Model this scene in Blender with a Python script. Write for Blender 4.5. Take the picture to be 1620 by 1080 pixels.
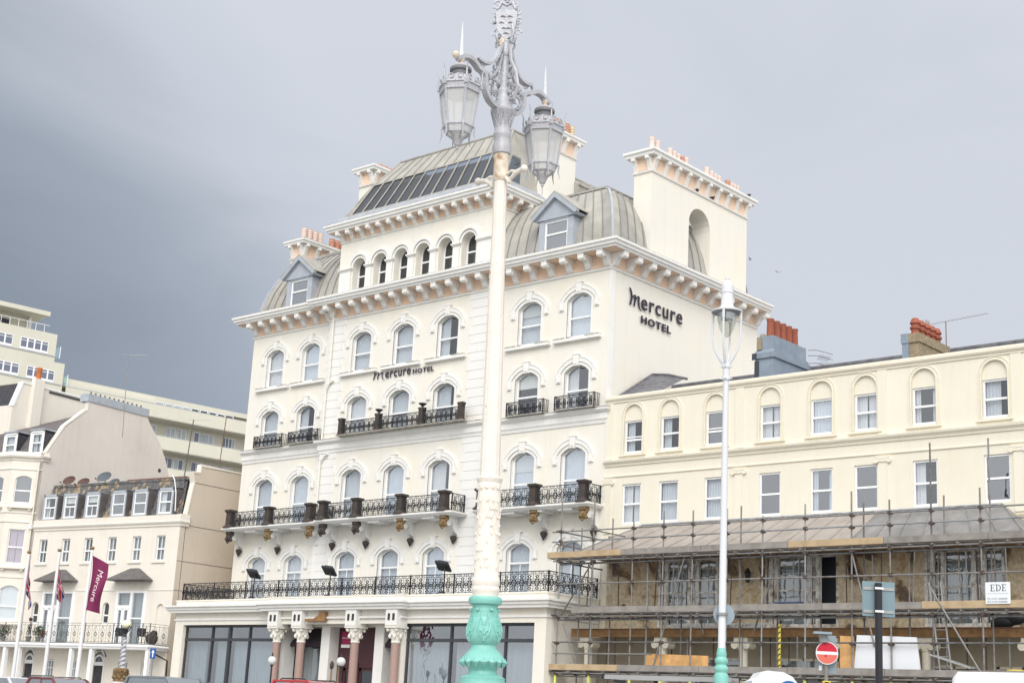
import bpy, math, random
from mathutils import Matrix, Vector
R=math.radians; PI=math.pi
random.seed(7)
S=bpy.context.scene
for o in list(bpy.data.objects): bpy.data.objects.remove(o)
# ---------------------------------------------------------------- camera
cam=bpy.data.cameras.new('camera'); camo=bpy.data.objects.new('camera',cam); S.collection.objects.link(camo)
cam.sensor_width=36; cam.lens=52.8; cam.clip_end=6000; cam.clip_start=.1
def cam_matrix(yaw,pit,rol):
    f=Vector((math.sin(yaw)*math.cos(pit),math.cos(yaw)*math.cos(pit),math.sin(pit)))
    r=Vector((math.cos(yaw),-math.sin(yaw),0)); u=r.cross(f)
    r2=r*math.cos(rol)+u*math.sin(rol); u2=-r*math.sin(rol)+u*math.cos(rol)
    return Matrix(((r2.x,u2.x,-f.x),(r2.y,u2.y,-f.y),(r2.z,u2.z,-f.z)))
camo.matrix_world=Matrix.Translation((40.85,-52,.6))@cam_matrix(R(-41.95),R(14.378),R(3.0245)).to_4x4()
S.camera=camo
S.render.resolution_x=1024; S.render.resolution_y=682
# ---------------------------------------------------------------- light
SUN_AZ=R(-52); SUN_EL=R(40)     # azimuth from +x axis, in the south east quarter behind the camera
sd=Vector((math.cos(SUN_AZ)*math.cos(SUN_EL),math.sin(SUN_AZ)*math.cos(SUN_EL),math.sin(SUN_EL)))
sl=bpy.data.lights.new('sun','SUN'); sl.energy=1.15; sl.angle=R(34); sl.color=(1,.955,.9)
so=bpy.data.objects.new('sun',sl); S.collection.objects.link(so); so.rotation_euler=sd.to_track_quat('Z','Y').to_euler()
W=bpy.data.worlds.new('World'); S.world=W; W.use_nodes=True
nt=W.node_tree; nt.nodes.clear()
def N(nt,t,**k):
    n=nt.nodes.new(t)
    for a,b in k.items():
        if a.startswith('i_'):
            n.inputs[int(a[2:])].default_value=b
        else: setattr(n,a,b)
    return n
def L(nt,a,ao,b,bi): nt.links.new(a.outputs[ao],b.inputs[bi])
out=N(nt,'ShaderNodeOutputWorld'); bg=N(nt,'ShaderNodeBackground'); L(nt,bg,0,out,0)
sky=N(nt,'ShaderNodeTexSky',sky_type='NISHITA',sun_disc=False,sun_elevation=SUN_EL,sun_rotation=math.atan2(sd.x,sd.y))
tc=N(nt,'ShaderNodeTexCoord')
CR=Vector((.7515,.6578,.0511)); CU=Vector((.1268,-.2203,.9671))
def dotn(v):
    d=N(nt,'ShaderNodeVectorMath',operation='DOT_PRODUCT'); v=Vector(v); d.inputs[1].default_value=v
    nt.links.new(tc.outputs['Generated'],d.inputs[0]); return d
BANKDIR=CR+CU*.7       # cloud thickens towards the left of the view, lightens to the right and overhead
# a storm bank low over the land to the north-west, thinner bright cloud towards the sea
bank=dotn(BANKDIR)
mr=N(nt,'ShaderNodeMapRange',interpolation_type='SMOOTHSTEP'); mr.inputs[1].default_value=-.42; mr.inputs[2].default_value=.09; mr.inputs[3].default_value=-.04; mr.inputs[4].default_value=1.02
nt.links.new(bank.outputs['Value'],mr.inputs[0])
sea=dotn(sd)
ms=N(nt,'ShaderNodeMapRange',interpolation_type='SMOOTHSTEP'); ms.inputs[1].default_value=-.5; ms.inputs[2].default_value=1; ms.inputs[3].default_value=0; ms.inputs[4].default_value=1
nt.links.new(sea.outputs['Value'],ms.inputs[0])
mp=N(nt,'ShaderNodeMapping'); mp.inputs['Scale'].default_value=(1,1,2.6); nt.links.new(tc.outputs['Generated'],mp.inputs[0])
nz=N(nt,'ShaderNodeTexNoise'); nz.inputs['Scale'].default_value=3.0; nz.inputs['Detail'].default_value=6; nz.inputs['Roughness'].default_value=.5; nz.inputs['Distortion'].default_value=.9
L(nt,mp,0,nz,0)
nm=N(nt,'ShaderNodeMapRange'); nm.inputs[1].default_value=.3; nm.inputs[2].default_value=.7; nm.inputs[3].default_value=-.125; nm.inputs[4].default_value=.125; L(nt,nz,0,nm,0)
ad=N(nt,'ShaderNodeMath',operation='ADD'); L(nt,mr,0,ad,0); L(nt,nm,0,ad,1)
cr=N(nt,'ShaderNodeValToRGB'); L(nt,ad,0,cr,0)
e=cr.color_ramp.elements; e[0].position=0; e[0].color=(.158,.183,.222,1); e[1].position=1; e[1].color=(.435,.456,.50,1)
e2=cr.color_ramp.elements.new(.4); e2.color=(.255,.283,.33,1)
e3=cr.color_ramp.elements.new(.75); e3.color=(.39,.415,.463,1)
brt=N(nt,'ShaderNodeMixRGB'); brt.inputs[2].default_value=(1.18,1.18,1.17,1); L(nt,ms,0,brt,0); L(nt,cr,0,brt,1)
# keep a little of the physical sky behind the cloud layer
sc_=N(nt,'ShaderNodeMixRGB',blend_type='MULTIPLY'); sc_.inputs[0].default_value=1; sc_.inputs[2].default_value=(.06,.06,.06,1); L(nt,sky,0,sc_,1)
mx=N(nt,'ShaderNodeMixRGB'); mx.inputs[0].default_value=.93; L(nt,sc_,0,mx,1); L(nt,brt,0,mx,2)
L(nt,mx,0,bg,0); bg.inputs[1].default_value=1.0
S.view_settings.view_transform='Standard'; S.view_settings.look='None'; S.view_settings.gamma=1; S.view_settings.use_curve_mapping=False
S.view_settings.exposure=.63
S.cycles.max_bounces=6; S.cycles.transparent_max_bounces=12
# ---------------------------------------------------------------- materials
def mat(name,col,rough=.75,metal=0,var=.06,vscale=.6,dirt=None,damt=0,dscale=1.2,dlo=.55,dhi=.7,streak=0,scol=(.35,.31,.25),bump=.15,bscale=18,spec=.3,detail=4):
    m=bpy.data.materials.new(name); m.use_nodes=True; t=m.node_tree; p=t.nodes['Principled BSDF']
    p.inputs['Roughness'].default_value=rough; p.inputs['Metallic'].default_value=metal; p.inputs['Specular IOR Level'].default_value=spec
    c=N(t,'ShaderNodeTexCoord')
    n1=N(t,'ShaderNodeTexNoise'); n1.inputs['Scale'].default_value=vscale; n1.inputs['Detail'].default_value=detail; t.links.new(c.outputs['Object'],n1.inputs[0])
    r1=N(t,'ShaderNodeMapRange'); r1.inputs[1].default_value=.3; r1.inputs[2].default_value=.7; r1.inputs[3].default_value=1-var; r1.inputs[4].default_value=1+var; L(t,n1,0,r1,0)
    mul=N(t,'ShaderNodeVectorMath',operation='SCALE'); mul.inputs[0].default_value=col; L(t,r1,0,mul,'Scale')
    cur=mul
    if dirt:
        n2=N(t,'ShaderNodeTexNoise'); n2.inputs['Scale'].default_value=dscale; n2.inputs['Detail'].default_value=8; n2.inputs['Roughness'].default_value=.65; t.links.new(c.outputs['Object'],n2.inputs[0])
        r2=N(t,'ShaderNodeMapRange'); r2.inputs[1].default_value=dlo; r2.inputs[2].default_value=dhi; r2.inputs[4].default_value=damt; L(t,n2,0,r2,0)
        x=N(t,'ShaderNodeMixRGB'); L(t,r2,0,x,0); L(t,cur,0,x,1); x.inputs[2].default_value=(*dirt,1); cur=x
    if streak:
        mp=N(t,'ShaderNodeMapping'); mp.inputs['Scale'].default_value=(2.2,2.2,.16); t.links.new(c.outputs['Object'],mp.inputs[0])
        n3=N(t,'ShaderNodeTexNoise'); n3.inputs['Scale'].default_value=1.6; n3.inputs['Detail'].default_value=6; n3.inputs['Roughness'].default_value=.6; L(t,mp,0,n3,0)
        r3=N(t,'ShaderNodeMapRange'); r3.inputs[1].default_value=.5; r3.inputs[2].default_value=.78; r3.inputs[4].default_value=streak; L(t,n3,0,r3,0)
        x=N(t,'ShaderNodeMixRGB'); L(t,r3,0,x,0); L(t,cur,0,x,1); x.inputs[2].default_value=(*scol,1); cur=x
    L(t,cur,0,p,'Base Color')
    if bump:
        nb=N(t,'ShaderNodeTexNoise'); nb.inputs['Scale'].default_value=bscale; nb.inputs['Detail'].default_value=5; t.links.new(c.outputs['Object'],nb.inputs[0])
        b=N(t,'ShaderNodeBump'); b.inputs['Strength'].default_value=bump; b.inputs['Distance'].default_value=.05; L(t,nb,0,b,'Height'); L(t,b,0,p,'Normal')
    return m
def glassmat(name,tint,fac,rough=.02):
    m=bpy.data.materials.new(name); m.use_nodes=True; t=m.node_tree; t.nodes.clear()
    o=N(t,'ShaderNodeOutputMaterial'); g=N(t,'ShaderNodeBsdfGlossy'); g.inputs['Roughness'].default_value=rough; g.inputs['Color'].default_value=(.93,.96,1,1)
    tr=N(t,'ShaderNodeBsdfTransparent'); tr.inputs[0].default_value=(*tint,1)
    lw=N(t,'ShaderNodeLayerWeight'); lw.inputs[0].default_value=.35
    r=N(t,'ShaderNodeMapRange'); r.inputs[3].default_value=fac*.7; r.inputs[4].default_value=min(1,fac*2.2); L(t,lw,1,r,0)
    x=N(t,'ShaderNodeMixShader'); L(t,r,0,x,0); L(t,tr,0,x,1); L(t,g,0,x,2); L(t,x,0,o,0)
    c=N(t,'ShaderNodeTexCoord'); nb=N(t,'ShaderNodeTexNoise'); nb.inputs['Scale'].default_value=1.3; t.links.new(c.outputs['Object'],nb.inputs[0])
    b=N(t,'ShaderNodeBump'); b.inputs['Strength'].default_value=.12; b.inputs['Distance'].default_value=.1; L(t,nb,0,b,'Height'); L(t,b,0,g,'Normal')
    return m
M={}
M['stucco']=mat('hotel_stucco',(.785,.76,.70),.8,var=.035,vscale=.35,dirt=(.76,.70,.56),damt=.6,dscale=.35,dlo=.46,dhi=.74,streak=.17,scol=(.60,.52,.40))
M['white']=mat('white_trim_paint',(.79,.785,.765),.7,var=.03,dirt=(.58,.54,.47),damt=.45,dscale=1.6,dlo=.55,dhi=.8,streak=.12)
M['cream']=mat('cream_reveal_paint',(.80,.75,.62),.75,var=.04)
M['peach']=mat('peach_frieze_paint',(.80,.60,.46),.8,var=.05,dirt=(.8,.72,.62),damt=.5,dscale=1.5)
M['lichen']=mat('weathered_coping',(.46,.44,.40),.9,var=.15,vscale=5,dirt=(.18,.17,.15),damt=.8,dscale=4,dlo=.5,dhi=.62,bump=.5)
M['upvc']=mat('white_window_frame',(.85,.86,.87),.4,var=.02,bump=0)
M['curtain']=mat('net_curtain',(.75,.755,.76),.9,var=.03,vscale=2,bump=0)
M['blind']=mat('cream_blind',(.80,.79,.74),.9,bump=0)
M['pinkcurtain']=mat('pink_curtain',(.55,.36,.44),.9,var=.1,vscale=3,bump=0)
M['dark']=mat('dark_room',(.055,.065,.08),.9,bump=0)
M['glass']=glassmat('window_glass',(.84,.87,.90),.20)
M['darkglass']=glassmat('dark_window_glass',(.30,.36,.44),.115)
M['seam']=mat('roof_seam',(.25,.24,.23),.6,bump=0)
M['glass2']=glassmat('window_glass_dull',(.74,.78,.82),.13)
M['glass3']=glassmat('window_glass_bright',(.80,.86,.92),.33)
M['skyglass']=glassmat('reflective_window_glass',(.6,.66,.72),.34)
M['zincdark']=mat('zinc_roof_dark',(.315,.305,.29),.6,var=.16,vscale=1.2,dirt=(.40,.37,.32),damt=.6,dscale=.8,streak=.35,scol=(.18,.17,.17),spec=.4)
M['zincpale']=mat('zinc_roof_pale',(.40,.385,.345),.6,var=.14,vscale=1.2,dirt=(.33,.32,.29),damt=.5,dscale=.9,streak=.3,scol=(.24,.23,.21),spec=.4)
M['zinc']=mat('zinc_roof',(.37,.36,.33),.6,var=.16,vscale=1.2,dirt=(.50,.46,.38),damt=.6,dscale=.8,streak=.35,scol=(.22,.21,.2),spec=.4)
M['greyzinc']=mat('blue_grey_zinc',(.40,.435,.49),.55,var=.08,vscale=2,dirt=(.25,.26,.28),damt=.5,dscale=2.5)
M['lead']=mat('lead_flashing',(.33,.35,.38),.7,var=.25,vscale=4,dirt=(.6,.6,.58),damt=.5,dscale=6)
M['terracotta']=mat('terracotta_pot',(.58,.30,.21),.85,var=.2,vscale=8,dirt=(.75,.62,.52),damt=.6,dscale=5)
M['pinkpot']=mat('pink_painted_pot',(.78,.64,.58),.85,var=.1,vscale=8,dirt=(.8,.7,.62),damt=.6,dscale=5)
M['creampot']=mat('cream_pot',(.70,.60,.42),.85,var=.1,vscale=8)
M['redpot']=mat('red_clay_pot',(.31,.10,.065),.8,var=.2,vscale=9,dirt=(.3,.1,.07),damt=.5,dscale=6)
M['iron']=mat('black_ironwork',(.028,.03,.036),.5,var=.1,bump=0,spec=.4)
M['brown']=mat('dark_brown_iron',(.060,.050,.046),.7,var=.25,vscale=6,dirt=(.2,.1,.05),damt=.3,dscale=5)
M['gold']=mat('gilded_plaster',(.235,.16,.08),.5,metal=.25,var=.35,vscale=12,dirt=(.16,.08,.04),damt=.8,dscale=14,bump=.8)
M['letter']=mat('dark_violet_letters',(.030,.024,.045),.45,bump=0)
def emis(name,col,s):
    m=bpy.data.materials.new(name); m.use_nodes=True; p=m.node_tree.nodes['Principled BSDF']; p.inputs['Emission Color'].default_value=(*col,1); p.inputs['Emission Strength'].default_value=s; return m
# ---------------------------------------------------------------- geometry helpers
class MB:
    def __init__(s): s.v=[]; s.f=[]
    def add(s,v,f):
        b=len(s.v); s.v+= [tuple(p) for p in v]; s.f+=[tuple(i+b for i in q) for q in f]; return s
    def box(s,x0,y0,z0,x1,y1,z1):
        v=[(x,y,z) for z in (z0,z1) for y in (y0,y1) for x in (x0,x1)]
        return s.add(v,[(0,2,3,1),(4,5,7,6),(0,1,5,4),(2,6,7,3),(0,4,6,2),(1,3,7,5)])
    def quad(s,a,b,c,d): return s.add([a,b,c,d],[(0,1,2,3)])
    def prism(s,pts,plane,a,b,caps=True):
        n=len(pts); g={'xz':lambda p,t:(p[0],t,p[1]),'yz':lambda p,t:(t,p[0],p[1]),'xy':lambda p,t:(p[0],p[1],t)}[plane]
        v=[g(p,a) for p in pts]+[g(p,b) for p in pts]
        f=[(i,(i+1)%n,n+(i+1)%n,n+i) for i in range(n)]
        if caps: f+=[tuple(range(n))[::-1],tuple(range(n,2*n))]
        return s.add(v,f)
    def tube(s,pts,r,n=6,closed=False,caps=True):
        pts=[Vector(p) for p in pts]; m=len(pts); rr=r if isinstance(r,(list,tuple)) else [r]*m
        rings=[]; up=None
        for i,p in enumerate(pts):
            if closed: d=pts[(i+1)%m]-pts[i-1]
            else: d=pts[min(i+1,m-1)]-pts[max(i-1,0)]
            if d.length<1e-9: d=Vector((0,0,1))
            d.normalize()
            if up is None or abs(up.dot(d))>.95:
                up=Vector((0,0,1)) if abs(d.z)<.9 else Vector((1,0,0))
            a=d.cross(up).normalized(); b=a.cross(d); up=b
            rings.append([p+(a*math.cos(2*PI*(k+.5)/n)+b*math.sin(2*PI*(k+.5)/n))*rr[i] for k in range(n)])
        v=[q for g in rings for q in g]; f=[]
        for i in range(m if closed else m-1):
            j=(i+1)%m
            for k in range(n): f.append((i*n+k,i*n+(k+1)%n,j*n+(k+1)%n,j*n+k))
        if caps and not closed: f+=[tuple(range(n))[::-1],tuple(range((m-1)*n,m*n))]
        return s.add(v,f)
    def bar(s,p,q,r,n=4): return s.tube([p,q],r,n)
    def lathe(s,prof,n=16,o=(0,0,0),flute=None):
        v=[];f=[]
        for (r,z) in prof:
            for k in range(n):
                a=2*PI*k/n; rr=r*(flute(a) if flute else 1); v.append((o[0]+rr*math.cos(a),o[1]+rr*math.sin(a),o[2]+z))
        for i in range(len(prof)-1):
            for k in range(n): f.append((i*n+k,i*n+(k+1)%n,(i+1)*n+(k+1)%n,(i+1)*n+k))
        f+=[tuple(range(n))[::-1],tuple(range((len(prof)-1)*n,len(prof)*n))]
        return s.add(v,f)
    def ring(s,c,Rr,r,plane='xz',n=12,m=4,a0=0,a1=2*PI):
        g={'xz':lambda a,b:(a,0,b),'yz':lambda a,b:(0,a,b),'xy':lambda a,b:(a,b,0)}[plane]
        full=abs(a1-a0-2*PI)<1e-6; k=n if full else n+1
        pts=[Vector(c)+Vector(g(Rr*math.cos(a0+(a1-a0)*i/n),Rr*math.sin(a0+(a1-a0)*i/n))) for i in range(k)]
        return s.tube(pts,r,m,closed=full,caps=not full)
    def spiral(s,c,r0,r1,a0,a1,r,plane='xz',n=12,m=4):
        g={'xz':lambda a,b:(a,0,b),'yz':lambda a,b:(0,a,b)}[plane]
        pts=[]
        for i in range(n+1):
            t=i/n; a=a0+(a1-a0)*t; q=r0+(r1-r0)*t; pts.append(Vector(c)+Vector(g(q*math.cos(a),q*math.sin(a))))
        rad=[r*(1-.4*i/n) for i in range(n+1)]
        return s.tube(pts,rad,m)
    def ball(s,c,r,n=10,m=7,sc=(1,1,1)):
        prof=[(max(1e-4,r*math.sin(PI*i/m)),-r*math.cos(PI*i/m)) for i in range(m+1)]
        t=MB().lathe(prof,n); return s.add([(c[0]+p[0]*sc[0],c[1]+p[1]*sc[1],c[2]+p[2]*sc[2]) for p in t.v],t.f)
    def sweep(s,path,prof,close_prof=True):
        """profile (out,z) swept along an xy path, outward is the right-hand side of travel"""
        P=[Vector((p[0],p[1])) for p in path]; m=len(P); nn=[]
        for i in range(m-1):
            d=(P[i+1]-P[i]).normalized(); nn.append(Vector((d.y,-d.x)))
        off=[]
        for i in range(m):
            a=nn[max(i-1,0)]; b=nn[min(i,m-2)]
            q=(a+b); q=q/(1+a.dot(b)) if 1+a.dot(b)>1e-6 else a
            off.append(q)
        k=len(prof); v=[]
        for i in range(m):
            for (o,z) in prof: v.append((P[i].x+off[i].x*o,P[i].y+off[i].y*o,z))
        f=[]
        for i in range(m-1):
            for j in range(k if close_prof else k-1):
                j2=(j+1)%k; f.append((i*k+j,(i+1)*k+j,(i+1)*k+j2,i*k+j2))
        if close_prof: f+=[tuple(range(k)),tuple(range((m-1)*k,m*k))[::-1]]
        return s.add(v,f)
    def merge(s,o,mtx=None):
        vs=o.v if mtx is None else [tuple(mtx@Vector(p)) for p in o.v]
        return s.add(vs,o.f)
    def mesh(s,name,material,smooth=False,fix=True):
        me=bpy.data.meshes.new(name); me.from_pydata(s.v,[],s.f); me.validate()
        if fix:
            import bmesh
            b=bmesh.new(); b.from_mesh(me); bmesh.ops.recalc_face_normals(b,faces=b.faces); b.to_mesh(me); b.free()
        if smooth:
            me.polygons.foreach_set('use_smooth',[True]*len(me.polygons))
            try: me.set_sharp_from_angle(angle=R(38))
            except Exception: pass
        me.materials.append(material); return me
    def build(s,name,material,parent=None,loc=(0,0,0),rot=(0,0,0),smooth=False,fix=True):
        return ob(name,s.mesh(name,material,smooth,fix),parent,loc,rot)
def ob(name,me,parent=None,loc=(0,0,0),rot=(0,0,0)):
    o=bpy.data.objects.new(name,me); S.collection.objects.link(o); o.location=loc; o.rotation_euler=rot
    if parent is not None: o.parent=parent
    return o
def tag(o,label=None,cat=None,group=None,kind=None):
    if label: o['label']=label
    if cat: o['category']=cat
    if group: o['group']=group
    if kind: o['kind']=kind
    return o
def thing(name,label,cat,loc=(0,0,0),rot=(0,0,0),group=None): return tag(ob(name,None,None,loc,rot),label,cat,group)
def copy_tree(o,parent=None):
    c=o.copy(); S.collection.objects.link(c); c.parent=parent if parent is not None else o.parent
    for ch in list(o.children): copy_tree(ch,c)
    return c
def arc(a,h,n=8,x=0,z=0):
    """points of an arch of half width a and rise h, left to right, springing at z"""
    if h<1e-4: return [(x-a,z),(x+a,z)]
    Rr=(a*a+h*h)/(2*h); zc=z+h-Rr; t=math.asin(min(1,a/Rr)) if h<=a else PI-math.asin(a/Rr)
    return [(x+Rr*math.sin(-t+2*t*i/n),zc+Rr*math.cos(-t+2*t*i/n)) for i in range(n+1)]
def arcband(mb,x,z,a,h,w,y0,y1,n=10,drop=0,w2=None):
    """raised band along an arch: inner edge (a,h), width w, optional drops down the sides"""
    p=arc(a,h,n,x,z); q=arc(a+w,h+w,n,x,z)
    if drop: p=[(x-a,z-drop)]+p+[(x+a,z-drop)]; q=[(x-a-w,z-drop)]+q+[(x+a+w,z-drop)]
    k=len(p)
    v=[(c[0],y0,c[1]) for c in p]+[(c[0],y0,c[1]) for c in q]+[(c[0],y1,c[1]) for c in p]+[(c[0],y1,c[1]) for c in q]; f=[]
    for i in range(k-1):
        f+=[(i,i+1,k+i+1,k+i),(2*k+i,3*k+i,3*k+i+1,2*k+i+1),(i,2*k+i,2*k+i+1,i+1),(k+i,k+i+1,3*k+i+1,3*k+i)]
    f+=[(0,k,3*k,2*k),(k-1,3*k-1,4*k-1,2*k-1)]
    return mb.add(v,f)
def wall(mb,x0,x1,z0,z1,ops,y=0,depth=.2,back=False):
    """wall sheet facing -y with openings (cx,halfwidth,zbottom,zspring,rise) and their reveals"""
    xs=sorted({x0,x1}|{o[0]-o[1] for o in ops}|{o[0]+o[1] for o in ops}); zs=sorted({z0,z1}|{o[2] for o in ops}|{o[3]+o[4] for o in ops})
    xs=[x for x in xs if x0-1e-6<=x<=x1+1e-6]; zs=[z for z in zs if z0-1e-6<=z<=z1+1e-6]
    for i in range(len(xs)-1):
        for j in range(len(zs)-1):
            cx=(xs[i]+xs[i+1])/2; cz=(zs[j]+zs[j+1])/2
            if any(abs(cx-o[0])<o[1] and o[2]<cz<o[3]+o[4] for o in ops): continue
            mb.quad((xs[i],y,zs[j]),(xs[i+1],y,zs[j]),(xs[i+1],y,zs[j+1]),(xs[i],y,zs[j+1]))
            if back: mb.quad((xs[i],y+depth,zs[j]),(xs[i],y+depth,zs[j+1]),(xs[i+1],y+depth,zs[j+1]),(xs[i+1],y+depth,zs[j]))
    for (c,a,zb,zsn,h) in ops:
        p=arc(a,h,10,c,zsn); top=zsn+h
        for yy in ((y,y+depth) if back else (y,)):
            if h>1e-4:
                m=len(p)//2
                for i in range(m): mb.add([(c-a,yy,top),(p[i][0],yy,p[i][1]),(p[i+1][0],yy,p[i+1][1])],[(0,1,2)])
                for i in range(m,len(p)-1): mb.add([(c+a,yy,top),(p[i][0],yy,p[i][1]),(p[i+1][0],yy,p[i+1][1])],[(0,1,2)])
        loop=[(c-a,zb)]+p+[(c+a,zb)]
        for i in range(len(loop)):
            q,r=loop[i],loop[(i+1)%len(loop)]
            mb.quad((q[0],y,q[1]),(r[0],y,r[1]),(r[0],y+depth,r[1]),(q[0],y+depth,q[1]))
    return mb
def frame_mesh(a,zt,rise,rail=None,bars=(),fw=.07,y0=.0,y1=.07,low=.1,vb=(),sash=.035):
    """sash frame of half width a, springing height zt above the sill at z=0"""
    mb=MB()
    p=arc(a,rise,8,0,zt); q=arc(a-fw,max(rise-fw*.6,0),8,0,zt-(fw if rise<1e-4 else 0)) 
    if rise<1e-4:
        mb.box(-a,y0,zt-fw,a,y1,zt)
    else:
        for i in range(8):
            mb.add([(p[i][0],y0,p[i][1]),(p[i+1][0],y0,p[i+1][1]),(q[i+1][0],y0,q[i+1][1]),(q[i][0],y0,q[i][1]),
                    (p[i][0],y1,p[i][1]),(p[i+1][0],y1,p[i+1][1]),(q[i+1][0],y1,q[i+1][1]),(q[i][0],y1,q[i][1])],[(0,1,2,3),(2,3,7,6),(4,5,6,7)])
    zt2=zt-(fw if rise<1e-4 else 0)
    mb.box(-a,y0,0,-a+fw,y1,zt2+.002); mb.box(a-fw,y0,0,a,y1,zt2+.002); mb.box(-a+fw,y0-.012,0,a-fw,y1,low)
    for z in ([rail] if rail else []): mb.box(-a+fw,y0-.02,z-.04,a-fw,y1+.01,z+.04)
    for z in bars: mb.box(-a+fw,y0+.015,z-.018,a-fw,y1-.01,z+.018)
    for (x,za,zb) in vb: mb.box(x-.018,y0+.012,za,x+.018,y1-.012,zb)
    return mb
def pane_meshes(a,zt,rise,splits,fw=.06,y=.045):
    """one flat pane per split of the height"""
    zs=[.08]+list(splits); outp=[]
    for i in range(len(zs)):
        lo=zs[i]; last=i==len(zs)-1; mb=MB()
        if last:
            top=arc(a-fw,max(rise-fw*.6,0),8,0,zt if rise>1e-4 else zt-fw)
            pts=[(-a+fw,lo)]+list(top)+[(a-fw,lo)]
        else: pts=[(-a+fw,lo),(-a+fw,zs[i+1]),(a-fw,zs[i+1]),(a-fw,lo)]
        mb.add([(x,y,z) for x,z in pts],[tuple(range(len(pts)))]); outp.append(mb)
    return outp
def curtain_mesh(x0,x1,z0,z1,y=.16,amp=.014,per=.13):
    mb=MB(); n=max(2,int((x1-x0)/per*4)); v=[];f=[]
    for i in range(n+1):
        x=x0+(x1-x0)*i/n; yy=y+amp*math.sin(x/per*2*PI)+amp*.5*math.sin(x*9.1)
        v+=[(x,yy,z0),(x,yy,z1)]
        if i: k=2*i; f.append((k-2,k,k+1,k-1))
    return mb.add(v,f)
_cache={}
def cmesh(key,fn):
    if key not in _cache: _cache[key]=fn()
    return _cache[key]
def window(parent,x,y,z,a,zt,rise,splits,curt='full',key='w',frame='upvc',glass='glass',vb=(),bars=(),fw=.07,name='window',cmat='curtain',extra=()):
    """a window part with its panes and curtain as sub-parts; (x,y,z) = sill centre, y = glass plane"""
    k=(key,a,zt,rise,tuple(splits),tuple(vb),tuple(bars),fw)
    fm=cmesh(('f',frame)+k,lambda: frame_mesh(a,zt,rise,splits[0] if splits else None,bars,fw,vb=vb).mesh('window_frame',M[frame]))
    if curt=='none' and glass=='glass': glass='skyglass'
    elif glass=='glass': glass=('glass','glass2','glass','glass3','glass2')[int(abs(x*7.3+z*3.1))%5]
    w=ob(name,fm,parent,(x,y,z))
    pm=cmesh(('p',glass)+k,lambda:[m.mesh('pane',M[glass],fix=False) for m in pane_meshes(a,zt,rise,splits)])
    for m in pm: ob('pane',m,w)
    top=zt+rise
    def cm(n,fn,mt): ob(n,cmesh((n,mt,curt)+k,lambda: fn().mesh(n,M[mt],fix=False,smooth=True)),w)
    if curt=='full' and int(abs(x*3.7+z*5.9))%4==1: curt='gap'
    if curt=='gap': cm('curtain',lambda:curtain_mesh(-a,-a*.06,0,top,amp=.022,per=.11).merge(curtain_mesh(a*.03,a,0,top,amp=.02,per=.15)),cmat)
    elif curt=='full': cm('curtain',lambda:curtain_mesh(-a,a,0,top),cmat)
    elif curt=='left': cm('curtain',lambda:curtain_mesh(-a,-a*.15,0,top),cmat)
    elif curt=='leftmore': cm('curtain',lambda:curtain_mesh(-a,a*.25,0,top),cmat)
    elif curt=='sides': cm('curtain',lambda:curtain_mesh(-a,-a*.5,0,top).merge(curtain_mesh(a*.5,a,0,top)),cmat)
    elif curt=='blindfull':
        cm('curtain',lambda:curtain_mesh(-a,a,0,top*.72),cmat); cm('blind',lambda:MB().quad((-a,.12,top*.68),(a,.12,top*.68),(a,.12,top),(-a,.12,top)),'blind')
    elif curt=='blind': cm('blind',lambda:MB().quad((-a,.12,top*.66),(a,.12,top*.66),(a,.12,top),(-a,.12,top)),'blind')
    elif curt=='allblind': cm('blind',lambda:MB().quad((-a,.12,0),(a,.12,0),(a,.12,top),(-a,.12,top)),'blind')
    for (n,me) in extra: ob(n,me,w)
    return w
# ================================================================ HOTEL
H=thing('hotel','tall cream stucco hotel with glazed attic roof, mansard wings and a lettered gable','hotel',(0,0,0))
WC=[-23.54,-20.56,-16.2,-13.08,-9.94,-4.82,-1.79]       # window centres
YW=[0,0,-.3,-.3,-.3,0,0]
def yface(i): return YW[i]
A_=.72
ops={0:[],1:[]}
def hotel_ops(idx):
    o=[]
    for i in idx:
        c=WC[i]
        o+=[(c,A_,18.22,20.02,.32),(c,A_,14.74,16.55,.32),(c,A_,10.3,12.72,.32),(c,A_,6.16,8.5,.32)]
    return o
wb=MB()
wall(wb,-25.6,-18.8,4.0,21.98,hotel_ops([0,1]),0,.2)
wall(wb,-18.8,-7.2,4.0,21.98,hotel_ops([2,3,4]),-.3,.2)
wall(wb,-7.2,0,4.0,21.98,hotel_ops([5,6]),0,.2)
for x,s in ((-18.8,1),(-7.2,-1)): wb.quad((x,-.3,4),(x,0,4),(x,0,21.98),(x,-.3,21.98))
wb.quad((0,0,0),(0,12.4,0),(0,12.4,22.2),(0,0,22.2)); wb.quad((-25.6,0,0),(-25.6,12.4,0),(-25.6,12.4,22.2),(-25.6,0,22.2))
wb.quad((-25.6,12.4,0),(0,12.4,0),(0,12.4,22.2),(-25.6,12.4,22.2))
wb.build('wall',M['stucco'],H,fix=False)
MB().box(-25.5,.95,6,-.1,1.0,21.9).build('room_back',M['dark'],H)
MB().quad((-25.6,0,22.3),(0,0,22.3),(0,12.4,22.3),(-25.6,12.4,22.3)).build('flat_roof',M['lead'],H)
fp=MB()
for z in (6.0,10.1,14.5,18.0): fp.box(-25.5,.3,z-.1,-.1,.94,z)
fp.build('floor_edge',M['dark'],H)
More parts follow.
